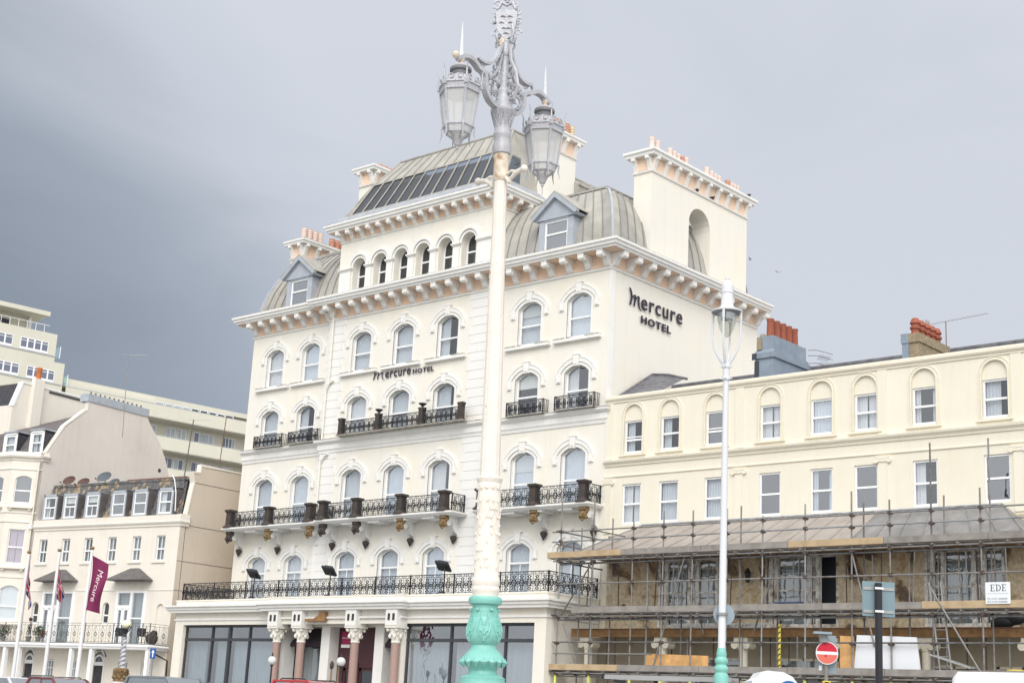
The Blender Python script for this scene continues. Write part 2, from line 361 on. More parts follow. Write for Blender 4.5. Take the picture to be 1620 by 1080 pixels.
# window surrounds (shared meshes)
def hood(a,zt,rise,key,hz):
    def mk():
        mb=MB()
        arcband(mb,0,zt,a,rise,.13,-.03,.03,10,drop=hz)             # architrave
        arcband(mb,0,zt,a+.22,rise+.16,.2,-.065,.03,10,drop=.22)      # hood mould
        arcband(mb,0,zt,a+.42,rise+.36,.045,-.09,.03,10,drop=.22)
        for s in (-1,1):
            x=s*(a+.33); mb.box(x-.12,-.08,zt-.44,x+.12,.03,zt-.22); mb.tube([(x,-.10,zt-.35),(x,.02,zt-.35)],.07,8)
        return mb.mesh('hood_mould',M['white'])
    return cmesh(('hood',key),mk)
def keyst():
    mb=MB(); mb.prism([(-.13,-.06),(.13,-.06),(.17,.46),(-.17,.46)],'xz',-.14,.02); mb.box(-.22,-.16,.46,.22,.02,.52); mb.box(-.08,-.165,.02,.08,-.1,.38)
    return mb.mesh('keystone',M['white'])
rows=[ # z sill, zt, rise, meeting rail, curtains
 (18.22,1.80,.30,.95,['full','full','full','full','left','blindfull','full']),
 (14.74,1.81,.30,.95,['full','left','full','full','leftmore','blind','left']),
 (10.30,2.42,.30,1.25,['full','full','full','full','leftmore','blindfull','full']),
 (6.16,2.34,.30,1.75,['full','full','full','full','full','full','full'])]
for r,(z,zt,rise,rail,cs) in enumerate(rows):
    for i,c in enumerate(WC):
        vb=((0,.1,rail),) if r==3 else ()
        w=window(H,c,yface(i)+.16,z,A_-.005,zt,rise,[rail],cs[i],'hot%d'%r,vb=vb,fw=.10 if r==3 else .075)
        if r==3: pass
        dz=-.16
        ob('hood_mould',hood(A_,zt,.32,'h%d'%r,zt-.02),w,(0,dz,0))
        ob('keystone',cmesh('key',keyst),w,(0,dz,zt+.32))
        if r==0:
            ob('sill',cmesh('sill',lambda:MB().box(-1.38,-.20,-.2,1.38,.02,-.06).box(-1.34,-.10,-.235,1.34,.02,-.2).mesh('sill',M['white'])),w,(0,dz,0))
            def st():
                mb=MB(); rnd=random.Random(3)
                for k in range(16):
                    x=-1.37+k*.17
                    if -.72<x+.08<.66 and k not in(5,11): continue
                    mb.box(x,-.21,-.06,x+.165,.0,-.03+.05*rnd.random())
                return mb.mesh('sill_lichen',M['lichen'])
            ob('sill_lichen',cmesh('sl',st),w,(0,dz,0))
# string courses, bands, cornice
pathL=[(-25.6,12.4),(-25.6,0),(-18.8,0),(-18.8,-.3),(-7.2,-.3),(-7.2,0),(0,0),(0,12.4)]
MB().sweep(pathL,[(0,21.2),(.07,21.22),(.09,21.3),(0,21.34)]).build('string_course',M['white'],H)
MB().sweep(pathL[1:7]+[(0,.25)],[(0,13.98),(.05,14.0),(.07,14.12),(.12,14.2),(.12,14.45),(.28,14.58),(.30,14.68),(0,14.70)]).build('floor_band',M['white'],H)
MB().sweep(pathL[1:7]+[(0,.25)],[(0,14.704),(.28,14.704),(.27,14.735),(0,14.735)]).build('band_capping',M['lichen'],H)
MB().sweep(pathL,[(.012,21.345),(.022,21.345),(.022,21.975),(.012,21.975)]).build('peach_frieze',M['peach'],H)
MB().sweep(pathL,[(0,21.98),(.80,21.98),(.82,22.06),(.90,22.10),(.92,22.20),(.99,22.26),(.99,22.36),(.1,22.46),(0,22.46)]).build('cornice',M['white'],H)
MB().sweep(pathL,[(.99,22.364),(.96,22.40),(.1,22.50),(.1,22.465)]).build('cornice_lead',M['lichen'],H)
MB().sweep([(-25.6,12.4),(-25.6,.02),(-25.55,.02)],[(0,21.9),(.79,21.975),(0,21.975)]).build('soffit_fillet',M['peach'],H)
def soffit(path,zz,o): return MB().sweep(path,[(.03,zz-.012),(o,zz-.012),(o,zz-.002),(.03,zz-.002)])
soffit(pathL,21.98,.72).build('soffit',M['peach'],H)
def bracket(w,sc):
    mb=MB(); P=[(0,-.01),(.70,-.01),(.745,-.07),(.745,-.2),(.68,-.29),(.56,-.31),(.46,-.25),(.36,-.27),(.27,-.38),(.2,-.52),(.1,-.62),(0,-.64)]
    mb.prism([(-p[0]*sc,p[1]*sc) for p in P],'yz',-w/2,w/2)
    mb.tube([(-w/2-.02,-.63*sc,-.19*sc),(w/2+.02,-.63*sc,-.19*sc)],.12*sc,8); mb.box(-w/2-.03,-.76*sc,-.06*sc,w/2+.03,0,-.012*sc)
    return mb.mesh('bracket',M['white'])
BR=bracket(.30,1.0); BRS=bracket(.22,.78)
for x0,x1,n,y in ((-25.35,-19.15,7,0),(-18.55,-7.45,12,-.3),(-6.8,-.15,7,0)):
    for k in range(n): ob('bracket',BR,H,(x0+(x1-x0)*k/(n-1),y-.01,21.97))
for k in range(12): ob('bracket',BR,H,(.01,.15+k*1.1,21.97),(0,0,PI/2))
# quoin blocks
def quoin(w,h): return cmesh(('q',w,h),lambda:MB().box(-w/2,-.022,0,w/2,0,h-.025).mesh('quoin',M['white']))
z=6.5
k=0
while z<21.0:
    if not (13.7<z<14.9):
        for xa,s in ((-18.8,1),(-7.2,-1)):
            w=1.15 if k%2 else 1.3
            ob('quoin',quoin(w,.45),H,(xa+s*w/2,-.3,z))
        ob('quoin',quoin(.5,.45),H,(-19.08,0,z))
    z+=.45; k+=1
# corner pilaster strip on the gable edge
MB().box(-.02,-.03,6.2,.0,.0,21.2).box(0,-.03,6.2,.03,.32,21.2).build('corner_strip',M['white'],H)
# downpipe
dp=MB(); pts=[(-18.62,-.42,22.0),(-18.62,-.42,18.2),(-18.75,-.42,17.9)]
dp.tube([(-18.45,-.42,21.9),(-18.45,-.42,17.75)],.055,8); dp.tube([(-18.1,-.40,17.9),(-18.4,-.42,17.75),(-18.62,-.42,17.4),(-18.62,-.42,14.75)],.055,8)
dp.tube([(-18.05,-.42,13.95),(-18.3,-.42,13.85),(-18.6,-.42,13.5),(-18.6,-.42,10.4),(-18.6,-.3,10.0),(-18.6,-.3,6.2)],.055,8); dp.box(-18.6,-.55,21.5,-18.3,-.3,21.85)
dp.build('downpipe',M['stucco'],H)
dp=MB(); dp.tube([(-7.05,-.1,9.9),(-7.05,-.1,6.2)],.05,8); dp.build('downpipe',M['stucco'],H)
# ---- wrought iron railings
def motif(mb,x,z0,h,p='xz',u=.42,fine=True):
    cz=z0+h*.5; t=.018
    mb.ring((x,0,cz),h*.17,t*1.5,p,10,4); mb.ring((x,0,cz),h*.07,t*1.2,p,6,3)
    for s in (-1,1):
        c=(x+s*u*.27,0,cz+h*.25); mb.spiral(c,h*.15,h*.04,PI*(.5 if s>0 else .5),PI*.5+s*PI*1.5,t*1.4,p,7,3)
        c=(x+s*u*.27,0,cz-h*.25); mb.spiral(c,h*.15,h*.04,-PI*.5,-PI*.5-s*PI*1.5,t*1.4,p,7,3)
        mb.ring((x+s*u*.5,0,cz),h*.1,t*1.2,p,6,3)
    mb.ring((x,0,cz+h*.35),h*.09,t*1.2,p,6,3); mb.ring((x,0,cz-h*.35),h*.09,t*1.2,p,6,3)
def rail(Lg,h,u=.42,posts=2.9,top=True):
    """ornate railing of length Lg along +x from the origin"""
    def mk():
        mb=MB(); n=max(1,round(Lg/u)); uu=Lg/n
        for z,r in ((.05,.018),(h-.11,.014),(h,.024)): mb.bar((0,0,z),(Lg,0,z),r,4)
        for i in range(n): motif(mb,uu*(i+.5),.05,h-.16,'xz',uu)
        for i in range(n+1): mb.bar((uu*i,0,.0),(uu*i,0,h),.011,4)
        for i in range(n*2): 
            x=uu*(i+.5)/2; mb.ring((x,0,h-.055),.036,.009,'xz',6,3)
        m=max(1,round(Lg/posts))
        for i in range(m+1): x=Lg*i/m; mb.box(x-.025,-.025,-.04,x+.025,.025,h+.03)
        return mb.mesh('railing',M['iron'],fix=False)
    return cmesh(('rail',round(Lg,2),h,posts),mk)
def pedestal():
    mb=MB(); P=[(.27,0),(.27,.06),(.20,.14),(.18,.22),(.17,.8),(.19,.84),(.25,.9),(.25,.98),(.2,1.0)]
    v=[];f=[]
    for r,z in P: v+=[(-r,-r,z),(r,-r,z),(r,r,z),(-r,r,z)]
    for i in range(len(P)-1):
        for k in range(4): f.append((4*i+k,4*i+(k+1)%4,4*i+4+(k+1)%4,4*i+4+k))
    f+=[(3,2,1,0),(4*len(P)-4,4*len(P)-3,4*len(P)-2,4*len(P)-1)]
    mb.add(v,f); return mb.mesh('pedestal',M['brown'])
PED=pedestal()
def urn(): 
    return MB().lathe([(.06,0),(.04,.06),(.07,.1),(.2,.2),(.21,.23),(.14,.22),(.1,.18)],12).mesh('urn',M['iron'],smooth=True)
def console():
    mb=MB(); P=[(0,0),(.95,0),(.95,-.12),(.75,-.2),(.55,-.2),(.42,-.3),(.38,-.5),(.2,-.72),(.05,-.82),(0,-.82)]
    mb.prism([(-p[0],p[1]) for p in P],'yz',-.14,.14); mb.tube([(-.17,-.68,-.3),(.17,-.68,-.3)],.17,10); mb.tube([(-.19,-.68,-.3),(.19,-.68,-.3)],.07,8)
    return mb.mesh('console',M['white'])
def lion(mt):
    mb=MB(); mb.ball((0,-.92,-.36),.19,8,6,(1,.8,1.1)); mb.ball((0,-1.07,-.42),.1,8,5)
    for s in (-1,1):
        mb.ball((s*.16,-.88,-.22),.09,6,4); mb.ball((s*.15,-.9,-.46),.1,6,4); mb.ball((s*.07,-1.03,-.3),.05,6,4)
        mb.box(s*.16-.05,-.95,-.2,s*.16+.05,-.75,-.02)
    mb.ball((0,-.98,-.58),.08,6,4); mb.box(-.2,-1.0,-.14,.2,-.8,-.01)
    return mb.mesh('lion_head',M[mt])
def pendant(mt): return MB().lathe([(.02,-1.28),(.09,-1.15),(.17,-.98),(.17,-.92),(.1,-.86)],8,(0,-.16,0)).mesh('pendant',M[mt])
CON=console(); LIG=lion('gold'); LIB=lion('brown'); PEN=pendant('brown'); URN=urn()
def balcony2(x0,x1,peds,golds,y0,ret=(True,True)):
    mb=MB().sweep([(x0,.0+y0),(x0,y0-1.05),(x1,y0-1.05),(x1,y0)],[(-.02,10.12),(.0,10.14),(.07,10.2),(.1,10.22),(.1,10.3),(-.02,10.3)])
    mb.quad((x0,y0,10.12),(x1,y0,10.12),(x1,y0-1.04,10.12),(x0,y0-1.04,10.12)); mb.quad((x0,y0,10.3),(x1,y0,10.3),(x1,y0-1.04,10.3),(x0,y0-1.04,10.3))
    n=int((x1-x0)/2)
    for k in range(1,n+1):
        x=x0+(x1-x0)*k/(n+1)+.4; mb.box(x-.5,y0-.95,10.02,x+.3,y0-.1,10.119)
    b=mb.build('balcony',M['white'],H)
    y=y0-.93
    for i,(x,g) in enumerate(zip(peds,golds)):
        ob('pedestal',PED,b,(x,y,10.3)); ob('console',CON,b,(x,y0,10.12)); ob('lion_head',LIG if g else LIB,b,(x,y0,10.12)); ob('pendant',PEN,b,(x,y0,10.12))
    xs=list(peds)
    for a,c in zip(xs[:-1],xs[1:]): ob('railing',rail(c-a-.4,.82),b,(a+.2,y,10.32))
    for xe,do in ((x0+.1,ret[0]),(x1-.1,ret[1])):
        if do: ob('railing',rail(.85,.82),b,(xe,y,10.32),(0,0,PI/2))
    return b
balcony2(-25.35,-17.95,[-25.0,-21.75,-18.45],[0,1,1],0)
balcony2(-17.45,-7.95,[-17.1,-14.6,-11.45,-8.55],[0,0,1,1],-.3)
balcony2(-6.75,.0,[-6.45,-3.2,-.35],[1,1,1],0)
# third floor balconettes
b3=ob('balcony',MB().box(-16.95,-1.0,14.705,-7.95,-.62,14.74).mesh('b3',M['lichen']),H)
for x in (-16.7,-13.95,-10.85,-8.2): ob('pedestal',cmesh('pedS',lambda:MB().box(-.16,-.16,0,.16,.16,.06).prism([(-.15,.06),(.15,.06),(.12,.2),(.12,.72),(.17,.8),(.17,.88),(-.17,.88),(-.17,.8),(-.12,.72),(-.12,.2)],'xz',-.13,.13).mesh('pedestal',M['brown'])),b3,(x,-.82,14.74))
for x in (-13.95,-10.85): ob('urn',URN,b3,(x,-.82,15.6))
for a,c in ((-16.55,-14.1),(-13.8,-11.0),(-10.7,-8.35)): ob('railing',rail(c-a,.66,.36),b3,(a,-.82,14.76))
for xa,xb in ((-24.2,-21.85),(-21.3,-18.95),(-5.6,-3.35),(-2.65,-.35)):
    b=ob('balconette',cmesh(('bt',round(xb-xa,2)),lambda:MB().box(0,-.5,0,xb-xa,-.25,.03).mesh('balconette',M['lichen'])),H,(xa,0,14.705))
    ob('railing',rail(round(xb-xa,2),.62,.36,4),b,(0,-.46,.03))
    for xe in (0,xb-xa): ob('railing',cmesh('rs',lambda:MB().bar((0,0,.62),(0,.42,.62),.02).bar((0,0,.05),(0,.42,.05),.015).box(-.02,-.02,0,.02,.02,.64).box(-.012,.1,.05,.012,.12,.6).box(-.012,.22,.05,.012,.24,.6).box(-.012,.34,.05,.012,.36,.6).mesh('rs',M['iron'])),b,(xe,-.46,.03))
# ---- attic storey
AX0,AX1=-18.8,-7.3
awc=[-17.2,-15.58,-14.0,-12.4,-10.76,-9.14]
aw=MB(); wall(aw,AX0,AX1,22.4,26.3,[(c,.5,22.78,24.15,.5) for c in awc],0,.42)
aw.quad((AX0,0,22.4),(AX0,6,22.4),(AX0,6,26.3),(AX0,0,26.3)); aw.quad((AX1,0,22.4),(AX1,6,22.4),(AX1,6,26.3),(AX1,0,26.3)); aw.build('attic_wall',M['stucco'],H,fix=False)
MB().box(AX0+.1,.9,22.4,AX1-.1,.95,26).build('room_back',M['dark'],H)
def ahood():
    mb=MB(); arcband(mb,0,1.37,.5,.5,.10,-.06,.02,12,drop=.02); arcband(mb,0,1.37,.66,.66,.12,-.12,.02,12,drop=.0)
    return mb.mesh('hood_mould',M['white'])
AHOOD=ahood()
for i,c in enumerate(awc):
    w=window(H,c,.40,22.78,.49,1.38,.49,[.95],'none','att',glass='darkglass',fw=.06); ob('hood_mould',AHOOD,w,(0,-.40,0))
def pier(w):
    mb=MB(); mb.box(-w/2,-.10,0,w/2,.0,1.25); mb.box(-w/2-.05,-.15,1.25,w/2+.05,.0,1.31); mb.box(-w/2-.09,-.2,1.31,w/2+.09,.0,1.38); mb.box(-w/2-.05,-.14,0,w/2+.05,0,.12)
    return mb.mesh('pier',M['white'])
PI1=pier(.44)
for a,b in zip(awc[:-1],awc[1:]): ob('pier',PI1,H,((a+b)/2,0,22.78))
ob('pier',pier(.85),H,(-18.2,0,22.78)); ob('pier',pier(1.05),H,(-7.95,0,22.78))
apath=[(AX0,4),(AX0,0),(AX1,0),(AX1,3.0)]
MB().sweep(apath,[(0,25.68),(.06,25.7),(.08,25.76),(0,25.8)]).build('string_course',M['white'],H)
MB().sweep(apath,[(.012,25.805),(.02,25.805),(.02,26.24),(.012,26.24)]).build('peach_frieze',M['peach'],H)
soffit(apath,26.25,.54).build('soffit',M['peach'],H)
MB().sweep(apath,[(0,26.25),(.58,26.25),(.6,26.34),(.68,26.38),(.70,26.5),(.76,26.54),(.76,26.64),(0,26.7)]).build('cornice',M['white'],H)
MB().sweep(apath,[(.74,26.645),(.70,26.72),(.1,27.2),(-.05,27.26),(-.05,26.72),(0,26.705)]).build('gutter_lead',M['lead'],H)
for k in range(15): ob('bracket',BRS,H,(-18.62+k*(11.14/14),-.01,26.24))
for k in range(3): ob('bracket',BRS,H,(AX1+.01,.3+k*.8,26.24),(0,0,PI/2))
# glazed mansard
def rp(t): # left x,right x,y,z by level
    return [(-18.75,-7.35,.05,27.24),(-17.62,-7.75,.9,29.12),(-16.6,-8.3,1.9,30.6)][t]
npane=12
(a0,b0,y0,z0),(a1,b1,y1,z1),(a2,b2,y2,z2)=rp(0),rp(1),rp(2)
def lerp(a,b,t): return a+(b-a)*t
XL=-18.3; XR=-7.75
for k in range(npane):
    u0=k/npane; u1=(k+1)/npane
    p=[(lerp(XL,XR,u0),y0,z0),(lerp(XL,XR,u1),y0,z0),(lerp(a1+.1,b1-.1,u1),y1,z1),(lerp(a1+.1,b1-.1,u0),y1,z1)]
    q=[(c[0],c[1]+.3,c[2]-.1) for c in p]
    pl=ob('roof_pane',MB().quad(*p).mesh('roof_pane',M['darkglass'],fix=False),H)
mb=MB()
for k in range(npane+1):
    u=k/npane; mb.tube([(lerp(XL,XR,u),y0-.03,z0),(lerp(a1+.1,b1-.1,u),y1-.03,z1)],.042,4)
mb.tube([(a1,y1-.03,z1),(b1,y1-.03,z1)],.05,4); mb.tube([(a0,y0-.02,z0),(b0,y0-.02,z0)],.07,4)
mb.build('glazing_bar',M['zincpale'],H)
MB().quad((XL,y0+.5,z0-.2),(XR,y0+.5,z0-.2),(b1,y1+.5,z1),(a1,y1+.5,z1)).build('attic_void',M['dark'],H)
MB().quad((a0,y0,z0),(XL,y0,z0),(a1+.1,y1,z1),(a1,y1,z1)).quad((XR,y0,z0),(b0,y0,z0),(b1,y1,z1),(b1-.1,y1,z1)).build('roof_sheet',M['zinc'],H)
nseam=13
for k in range(nseam):
    u0=k/nseam; u1=(k+1)/nseam
    MB().add([(lerp(a1,b1,u0),y1,z1+.0),(lerp(a1,b1,u1),y1,z1),(lerp(a2,b2,u1),y2,z2),(lerp(a2,b2,u0),y2,z2)],[(0,1,2,3)]).build('roof_sheet',M[('zincpale','zinc')[k%2]],H,fix=False); MB().tube([(lerp(a1,b1,u1),y1-.02,z1),(lerp(a2,b2,u1),y2-.02,z2)],.03,4).build('seam',M['seam'],H)
rm=MB()
rm.add([(a0,y0,z0),(a1,y1,z1),(a1,7,z1),(a0,7,z0)],[(0,1,2,3)]); rm.add([(a1,y1,z1),(a2,y2,z2),(a2,7,z2),(a1,7,z1)],[(0,1,2,3)])
rm.add([(b0,y0,z0),(b1,y1,z1),(b1,3.1,z1),(b0,3.1,z0)],[(0,1,2,3)]); rm.add([(b1,y1,z1),(b2,y2,z2),(b2,3.6,z2),(b1,3.1,z1)],[(0,1,2,3)])
rm.add([(a2,y2,z2),(b2,y2,z2),(b2,3.6,z2),(a2,3.6,z2)],[(0,1,2,3)])
rm.tube([(a0,y0,z0),(a1,y1,z1),(a2,y2,z2)],.07,6).tube([(b0,y0,z0),(b1,y1,z1),(b2,y2,z2)],.07,6).tube([(a2,y2,z2+.03),(b2,y2,z2+.03)],.07,6).tube([(b2,y2,z2+.03),(b2,4,z2+.03)],.07,6)
for k in range(4): y=1.2+k*.55; rm.tube([(b1,y,z1),(b2,y+.4,z2)],.03,4)
rm.build('roof',M['zinc'],H)
p=[(b0-.06,.5,27.35),(b0-.06,1.6,27.35),(b1+.06,1.9,28.9),(b1+.06,1.25,28.9)]
MB().quad(*[(c[0]+.05,c[1],c[2]) for c in p]).build('roof_pane',M['darkglass'],H)
# ---- chimneys on hotel
def pot(h,r,kind='round'):
    if kind=='louvre':
        P=[(r*.95,0),(r,.05)]
        z=.08
        while z<h-.1: P+=[(r*.85,z),(r*1.1,z+.03),(r*1.1,z+.06),(r*.85,z+.09)]; z+=.14
        P+=[(r*.9,h-.05),(r*1.1,h),(r*.7,h),(r*.65,h-.2)]
    else: P=[(r*1.1,0),(r*1.05,.06),(r*.95,h*.5),(r*.88,h-.12),(r*1.05,h-.08),(r*1.05,h),(r*.75,h),(r*.7,h-.25)]
    return MB().lathe(P,12)
def stack(x0,x1,y0,y1,zb,zt,parent,pots,matn='stucco',brk=True,over=.38,name='chimney_stack',h=.5):
    """chimney stack with frieze, brackets, cornice; pots = [(x,y,h,r,mat,kind)]"""
    zc=zt-.42
    mb=MB().box(x0,y0,zb,x1,y1,zc); c=mb.build(name,M[matn],parent)
    path=[(x0,y0),(x1,y0),(x1,y1),(x0,y1),(x0,y0)]
    path=[(x0,(y0+y1)/2),(x0,y0),(x1,y0),(x1,y1),(x0,y1),(x0,(y0+y1)/2)]
    MB().sweep(path,[(0,zc-.86),(.07,zc-.84),(.09,zc-.78),(0,zc-.74)]).build('string_course',M['white'],c)
    MB().sweep(path,[(.01,zc-.73),(.02,zc-.73),(.02,zc-.002),(.01,zc-.002)]).build('peach_frieze',M['peach'],c)
    MB().sweep(path,[(-.1,zc),(over*.8,zc),(over*.85,zc+.1),(over,zc+.16),(over,zc+.26),(-.1,zc+.34)]).box(x0,y0,zc+.001,x1,y1,zt-.02).build('cornice',M['white'],c)
    MB().box(x0-.1,y0-.1,zt-.08,x1+.1,y1+.1,zt).build('capping',M['lichen'],c)
    bm=cmesh('sb',lambda:MB().prism([(0,0),(-.3,0),(-.3,-.14),(-.18,-.2),(-.1,-.4),(0,-.7)],'yz',-.11,.11).mesh('bracket',M['white']))
    nx=max(2,round((x1-x0)/.95)+1)
    for k in range(nx): ob('bracket',bm,c,(x0+.12+(x1-x0-.24)*k/(nx-1),y0-.02,zc-.01))
    ny=max(2,round((y1-y0)/.95)+1)
    for k in range(ny): ob('bracket',bm,c,(x1+.02,y0+.12+(y1-y0-.24)*k/(ny-1),zc-.01),(0,0,PI/2))
    for (x,y,hh,r,m,kd) in pots: ob('chimney_pot',cmesh(('pot',hh,r,m,kd),lambda:pot(hh,r,kd).mesh('chimney_pot',M[m],smooth=True)),c,(x,y,zt-.02))
    return c
# tall ridge stacks
stack(-7.7,-6.6,3.0,5.05,26.0,30.85,H,[(-7.3,3.5+k*.42,.7,.15,'creampot' if k%3==0 else 'terracotta','louvre') for k in range(4)]+[(-6.9,3.3+k*.42,.7,.15,'terracotta' if k%2 else 'creampot','louvre') for k in range(5)])
MB().prism([(3.0,22.5),(8,22.5),(8,26.6),(3.0,26.6)],'yz',-7.7,-6.6).build('party_wall',M['cream'],H)
stack(-20.3,-19.2,2.3,4.6,24,31.25,H,[(-19.7,3.2+k*.4,.35,.15,'terracotta','round') for k in range(3)])
# left gable stack
stack(-25.6,-24.55,2.1,9.5,22.3,27.75,H,[(-25.1,2.5+k*.42,.8,.17,'pinkpot','louvre') for k in range(4)]+[(-25.1,4.7+k*.42,.72,.17,'terracotta','louvre') for k in range(5)])
# right gable stack: screen wall with an arch
sw=MB(); t=wall(MB(),2.9,11.3,22.4,27.68,[(7.0,.93,22.4,25.25,.93)],0,1.06,back=True)
mt=Matrix(((0,-1,0,0),(1,0,0,0),(0,0,1,0),(0,0,0,1)))
sw.merge(t,mt); 
for y in (2.9,11.3): sw.quad((0,y,22.4),(-1.06,y,22.4),(-1.06,y,27.68),(0,y,27.68))
g=sw.build('gable_chimney',M['stucco'],H,fix=False)
path=[(-1.06,7),(-1.06,2.9),(0,2.9),(0,11.3),(-1.06,11.3),(-1.06,7)]
MB().sweep(path,[(0,26.88),(.07,26.9),(.09,26.98),(0,27.02)]).build('string_course',M['white'],g)
MB().sweep(path,[(.01,27.03),(.02,27.03),(.02,27.678),(.01,27.678)]).build('peach_frieze',M['peach'],g)
MB().sweep(path,[(-.1,27.68),(.32,27.68),(.34,27.8),(.42,27.86),(.42,27.98),(-.1,28.08)]).box(-1.06,2.9,27.681,0,11.3,28.06).build('cornice',M['white'],g)
MB().box(-1.16,2.8,28.0,.1,11.4,28.1).build('capping',M['lichen'],g)
bm=_cache['sb']
for k in range(10): ob('bracket',bm,g,(.02,3.05+k*.9,27.67),(0,0,PI/2))
for x in (-.95,-.12): ob('bracket',bm,g,(x,2.88,27.67))
for (y,hh,m) in [(3.5,1.0,'pinkpot'),(3.95,.95,'pinkpot'),(5.0,.9,'pinkpot'),(5.35,.85,'pinkpot'),(5.7,.8,'pinkpot'),(6.05,.8,'terracotta'),(6.4,.85,'pinkpot'),(8.25,.95,'pinkpot'),(8.65,.85,'pinkpot'),(9.0,.8,'pinkpot'),(9.35,.8,'pinkpot'),(10.2,.85,'terracotta'),(10.5,.8,'pinkpot'),(10.8,.8,'pinkpot'),(11.1,.8,'pinkpot')]:
    hh=round(hh*.88,2); ob('chimney_pot',cmesh(('pot',hh,.14,m),lambda:pot(hh,.14).mesh('chimney_pot',M[m],smooth=True)),g,(-.5,y,28.08))
# ---- mansard wings
prof=[(0.0,22.48),(.10,23.1),(.30,23.9),(.6,24.65),(1.0,25.3),(1.6,25.95),(2.4,26.4)]
def mansard(x0,x1,hipR,hipL,depth,stepn):
    """front slope plus side slope; x0<x1; hip on the given side"""
    r=MB(); seam=MB()
    def xr(t): return x1-t if hipR else x1
    def xl(t): return x0+t if hipL else x0
    n=len(prof); cuts=round((x1-x0)/stepn)
    for k in range(cuts):
        u0=k/cuts;u1=(k+1)/cuts
        mb=MB(); v=[];f=[]
        for (t,z) in prof: v+=[(lerp(xl(t),xr(t),u0),.1+t,z),(lerp(xl(t),xr(t),u1),.1+t,z)]
        f=[(2*i,2*i+1,2*i+3,2*i+2) for i in range(n-1)]
        mb.add(v,f); ps=mb.build('roof_sheet',M[('zinc','zincdark','zincpale','zinc')[(k*7)%4]],H,fix=False); MB().tube([(lerp(xl(t),xr(t),u0),.08+t,z+.01) for t,z in prof],.03,4).build('seam',M['seam'],ps)
    for side,on in ((1,hipR),(-1,hipL)):
        if not on: continue
        xs=x1 if side>0 else x0; cy=round(depth/stepn)
        for k in range(cy):
            v=[]
            for (t,z) in prof:
                a=lerp(.1+t,.1+depth,k/cy); b=lerp(.1+t,.1+depth,(k+1)/cy); v+=[(xs-side*t,a,z),(xs-side*t,b,z)]
            mb=MB(); mb.add(v,[(2*i,2*i+1,2*i+3,2*i+2) for i in range(n-1)]); ps=mb.build('roof_sheet',M[('zincpale','zinc','zincdark')[(k*5)%3]],H,fix=False); MB().tube([(xs-side*t+side*.02,lerp(.1+t,.1+depth,(k+1)/cy),z+.01) for t,z in prof],.03,4).build('seam',M['seam'],ps)
        MB().tube([(xs-side*t,.1+t,z+.02) for t,z in prof],.06,6).build('hip_roll',M['greyzinc'],H)
    t,z=prof[-1]
    mb=MB().box(xl(t)-.1,t+.0,z,xr(t)+.1,t+.25,z+.1)
    mb.quad((xl(t),t+.2,z+.05),(xr(t),t+.2,z+.05),(xr(t),depth,z+.05),(xl(t),depth,z+.05))
    if hipR: mb.box(xr(t)-.12,t+.25,z,xr(t)+.1,depth,z+.1)
    if hipL: mb.box(xl(t)-.1,t+.25,z,xl(t)+.12,depth,z+.1)
    mb.build('roof_ridge',M['zinc'],H)
mansard(-7.25,-.05,True,False,11.5,.62)
mansard(-25.55,-18.85,False,True,11.5,.62)
# rear roofs behind the wings
for xs,s in ((-6.45,1),(-19.2,-1)):
    mb=MB(); P=[(0,26.3),(s*.15,28.2),(-s*.9,29.0)]
    for k in range(6):
        ya=5.0+k*.75; yb=ya+.75
        for (p,q) in zip(P[:-1],P[1:]): mb.quad((xs+p[0],ya,p[1]),(xs+p[0],yb,p[1]),(xs+q[0],yb,q[1]),(xs+q[0],ya,q[1]))
        mb.tube([(xs+p[0]+s*.02,yb,p[1]) for p in P],.03,4)
    mb.tube([(xs+s*.17,5,28.2),(xs+s*.17,9.5,28.2)],.06,4); mb.tube([(xs-s*.9,5,29.03),(xs-s*.9,9.5,29.03)],.06,4)
    mb.quad((xs,5,26.3),(xs+s*.15,5,28.2),(xs-s*.9,5,29),(xs-s*.9,5,26.3)); mb.quad((xs,9.5,26.3),(xs+s*.15,9.5,28.2),(xs-s*.9,9.5,29),(xs-s*.9,9.5,26.3))
    mb.build('rear_roof',M['zinc'],H)
# dormers
def dormer(x):
    d=ob('dormer',cmesh('dorm',lambda:MB().box(-1.06,-.0,0,-.72,2.6,1.8).box(.72,0,0,1.06,2.6,1.8).box(-1.06,0,1.72,1.06,2.6,1.85).box(-.72,.0,0,.72,.2,.12).mesh('dormer',M['greyzinc'])),H,(x,-.02,22.5))
    window(d,0,.06,.12,.72,1.60,0,[.92],'none','dorm',fw=.09)
    ob('pediment',cmesh('ped',lambda:MB().prism([(-1.28,1.8),(1.28,1.8),(1.28,1.92),(0,2.9),(-1.28,1.92)],'xz',-.05,2.4).mesh('pediment',M['greyzinc'])),d)
    ob('verge',cmesh('verge',lambda:MB().prism([(-1.42,1.86),(-1.30,1.80),(0,2.82),(1.30,1.80),(1.42,1.86),(1.42,1.98),(0,3.08),(-1.42,1.98)],'xz',-.24,-.051).mesh('verge',M['greyzinc'])),d)
    ob('dormer_roof',cmesh('droof',lambda:MB().prism([(-1.44,1.96),(0,3.07),(1.44,1.96),(1.44,2.02),(0,3.14),(-1.44,2.02)],'xz',-.25,2.6).mesh('dr',M['zinc'])),d)
    MB().box(-1.2,.4,1.0,1.2,.45,1.1).build('room_back',M['dark'],d) if False else None
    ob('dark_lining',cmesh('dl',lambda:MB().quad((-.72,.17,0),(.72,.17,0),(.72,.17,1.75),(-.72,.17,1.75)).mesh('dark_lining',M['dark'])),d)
dormer(-3.43); dormer(-22.05)
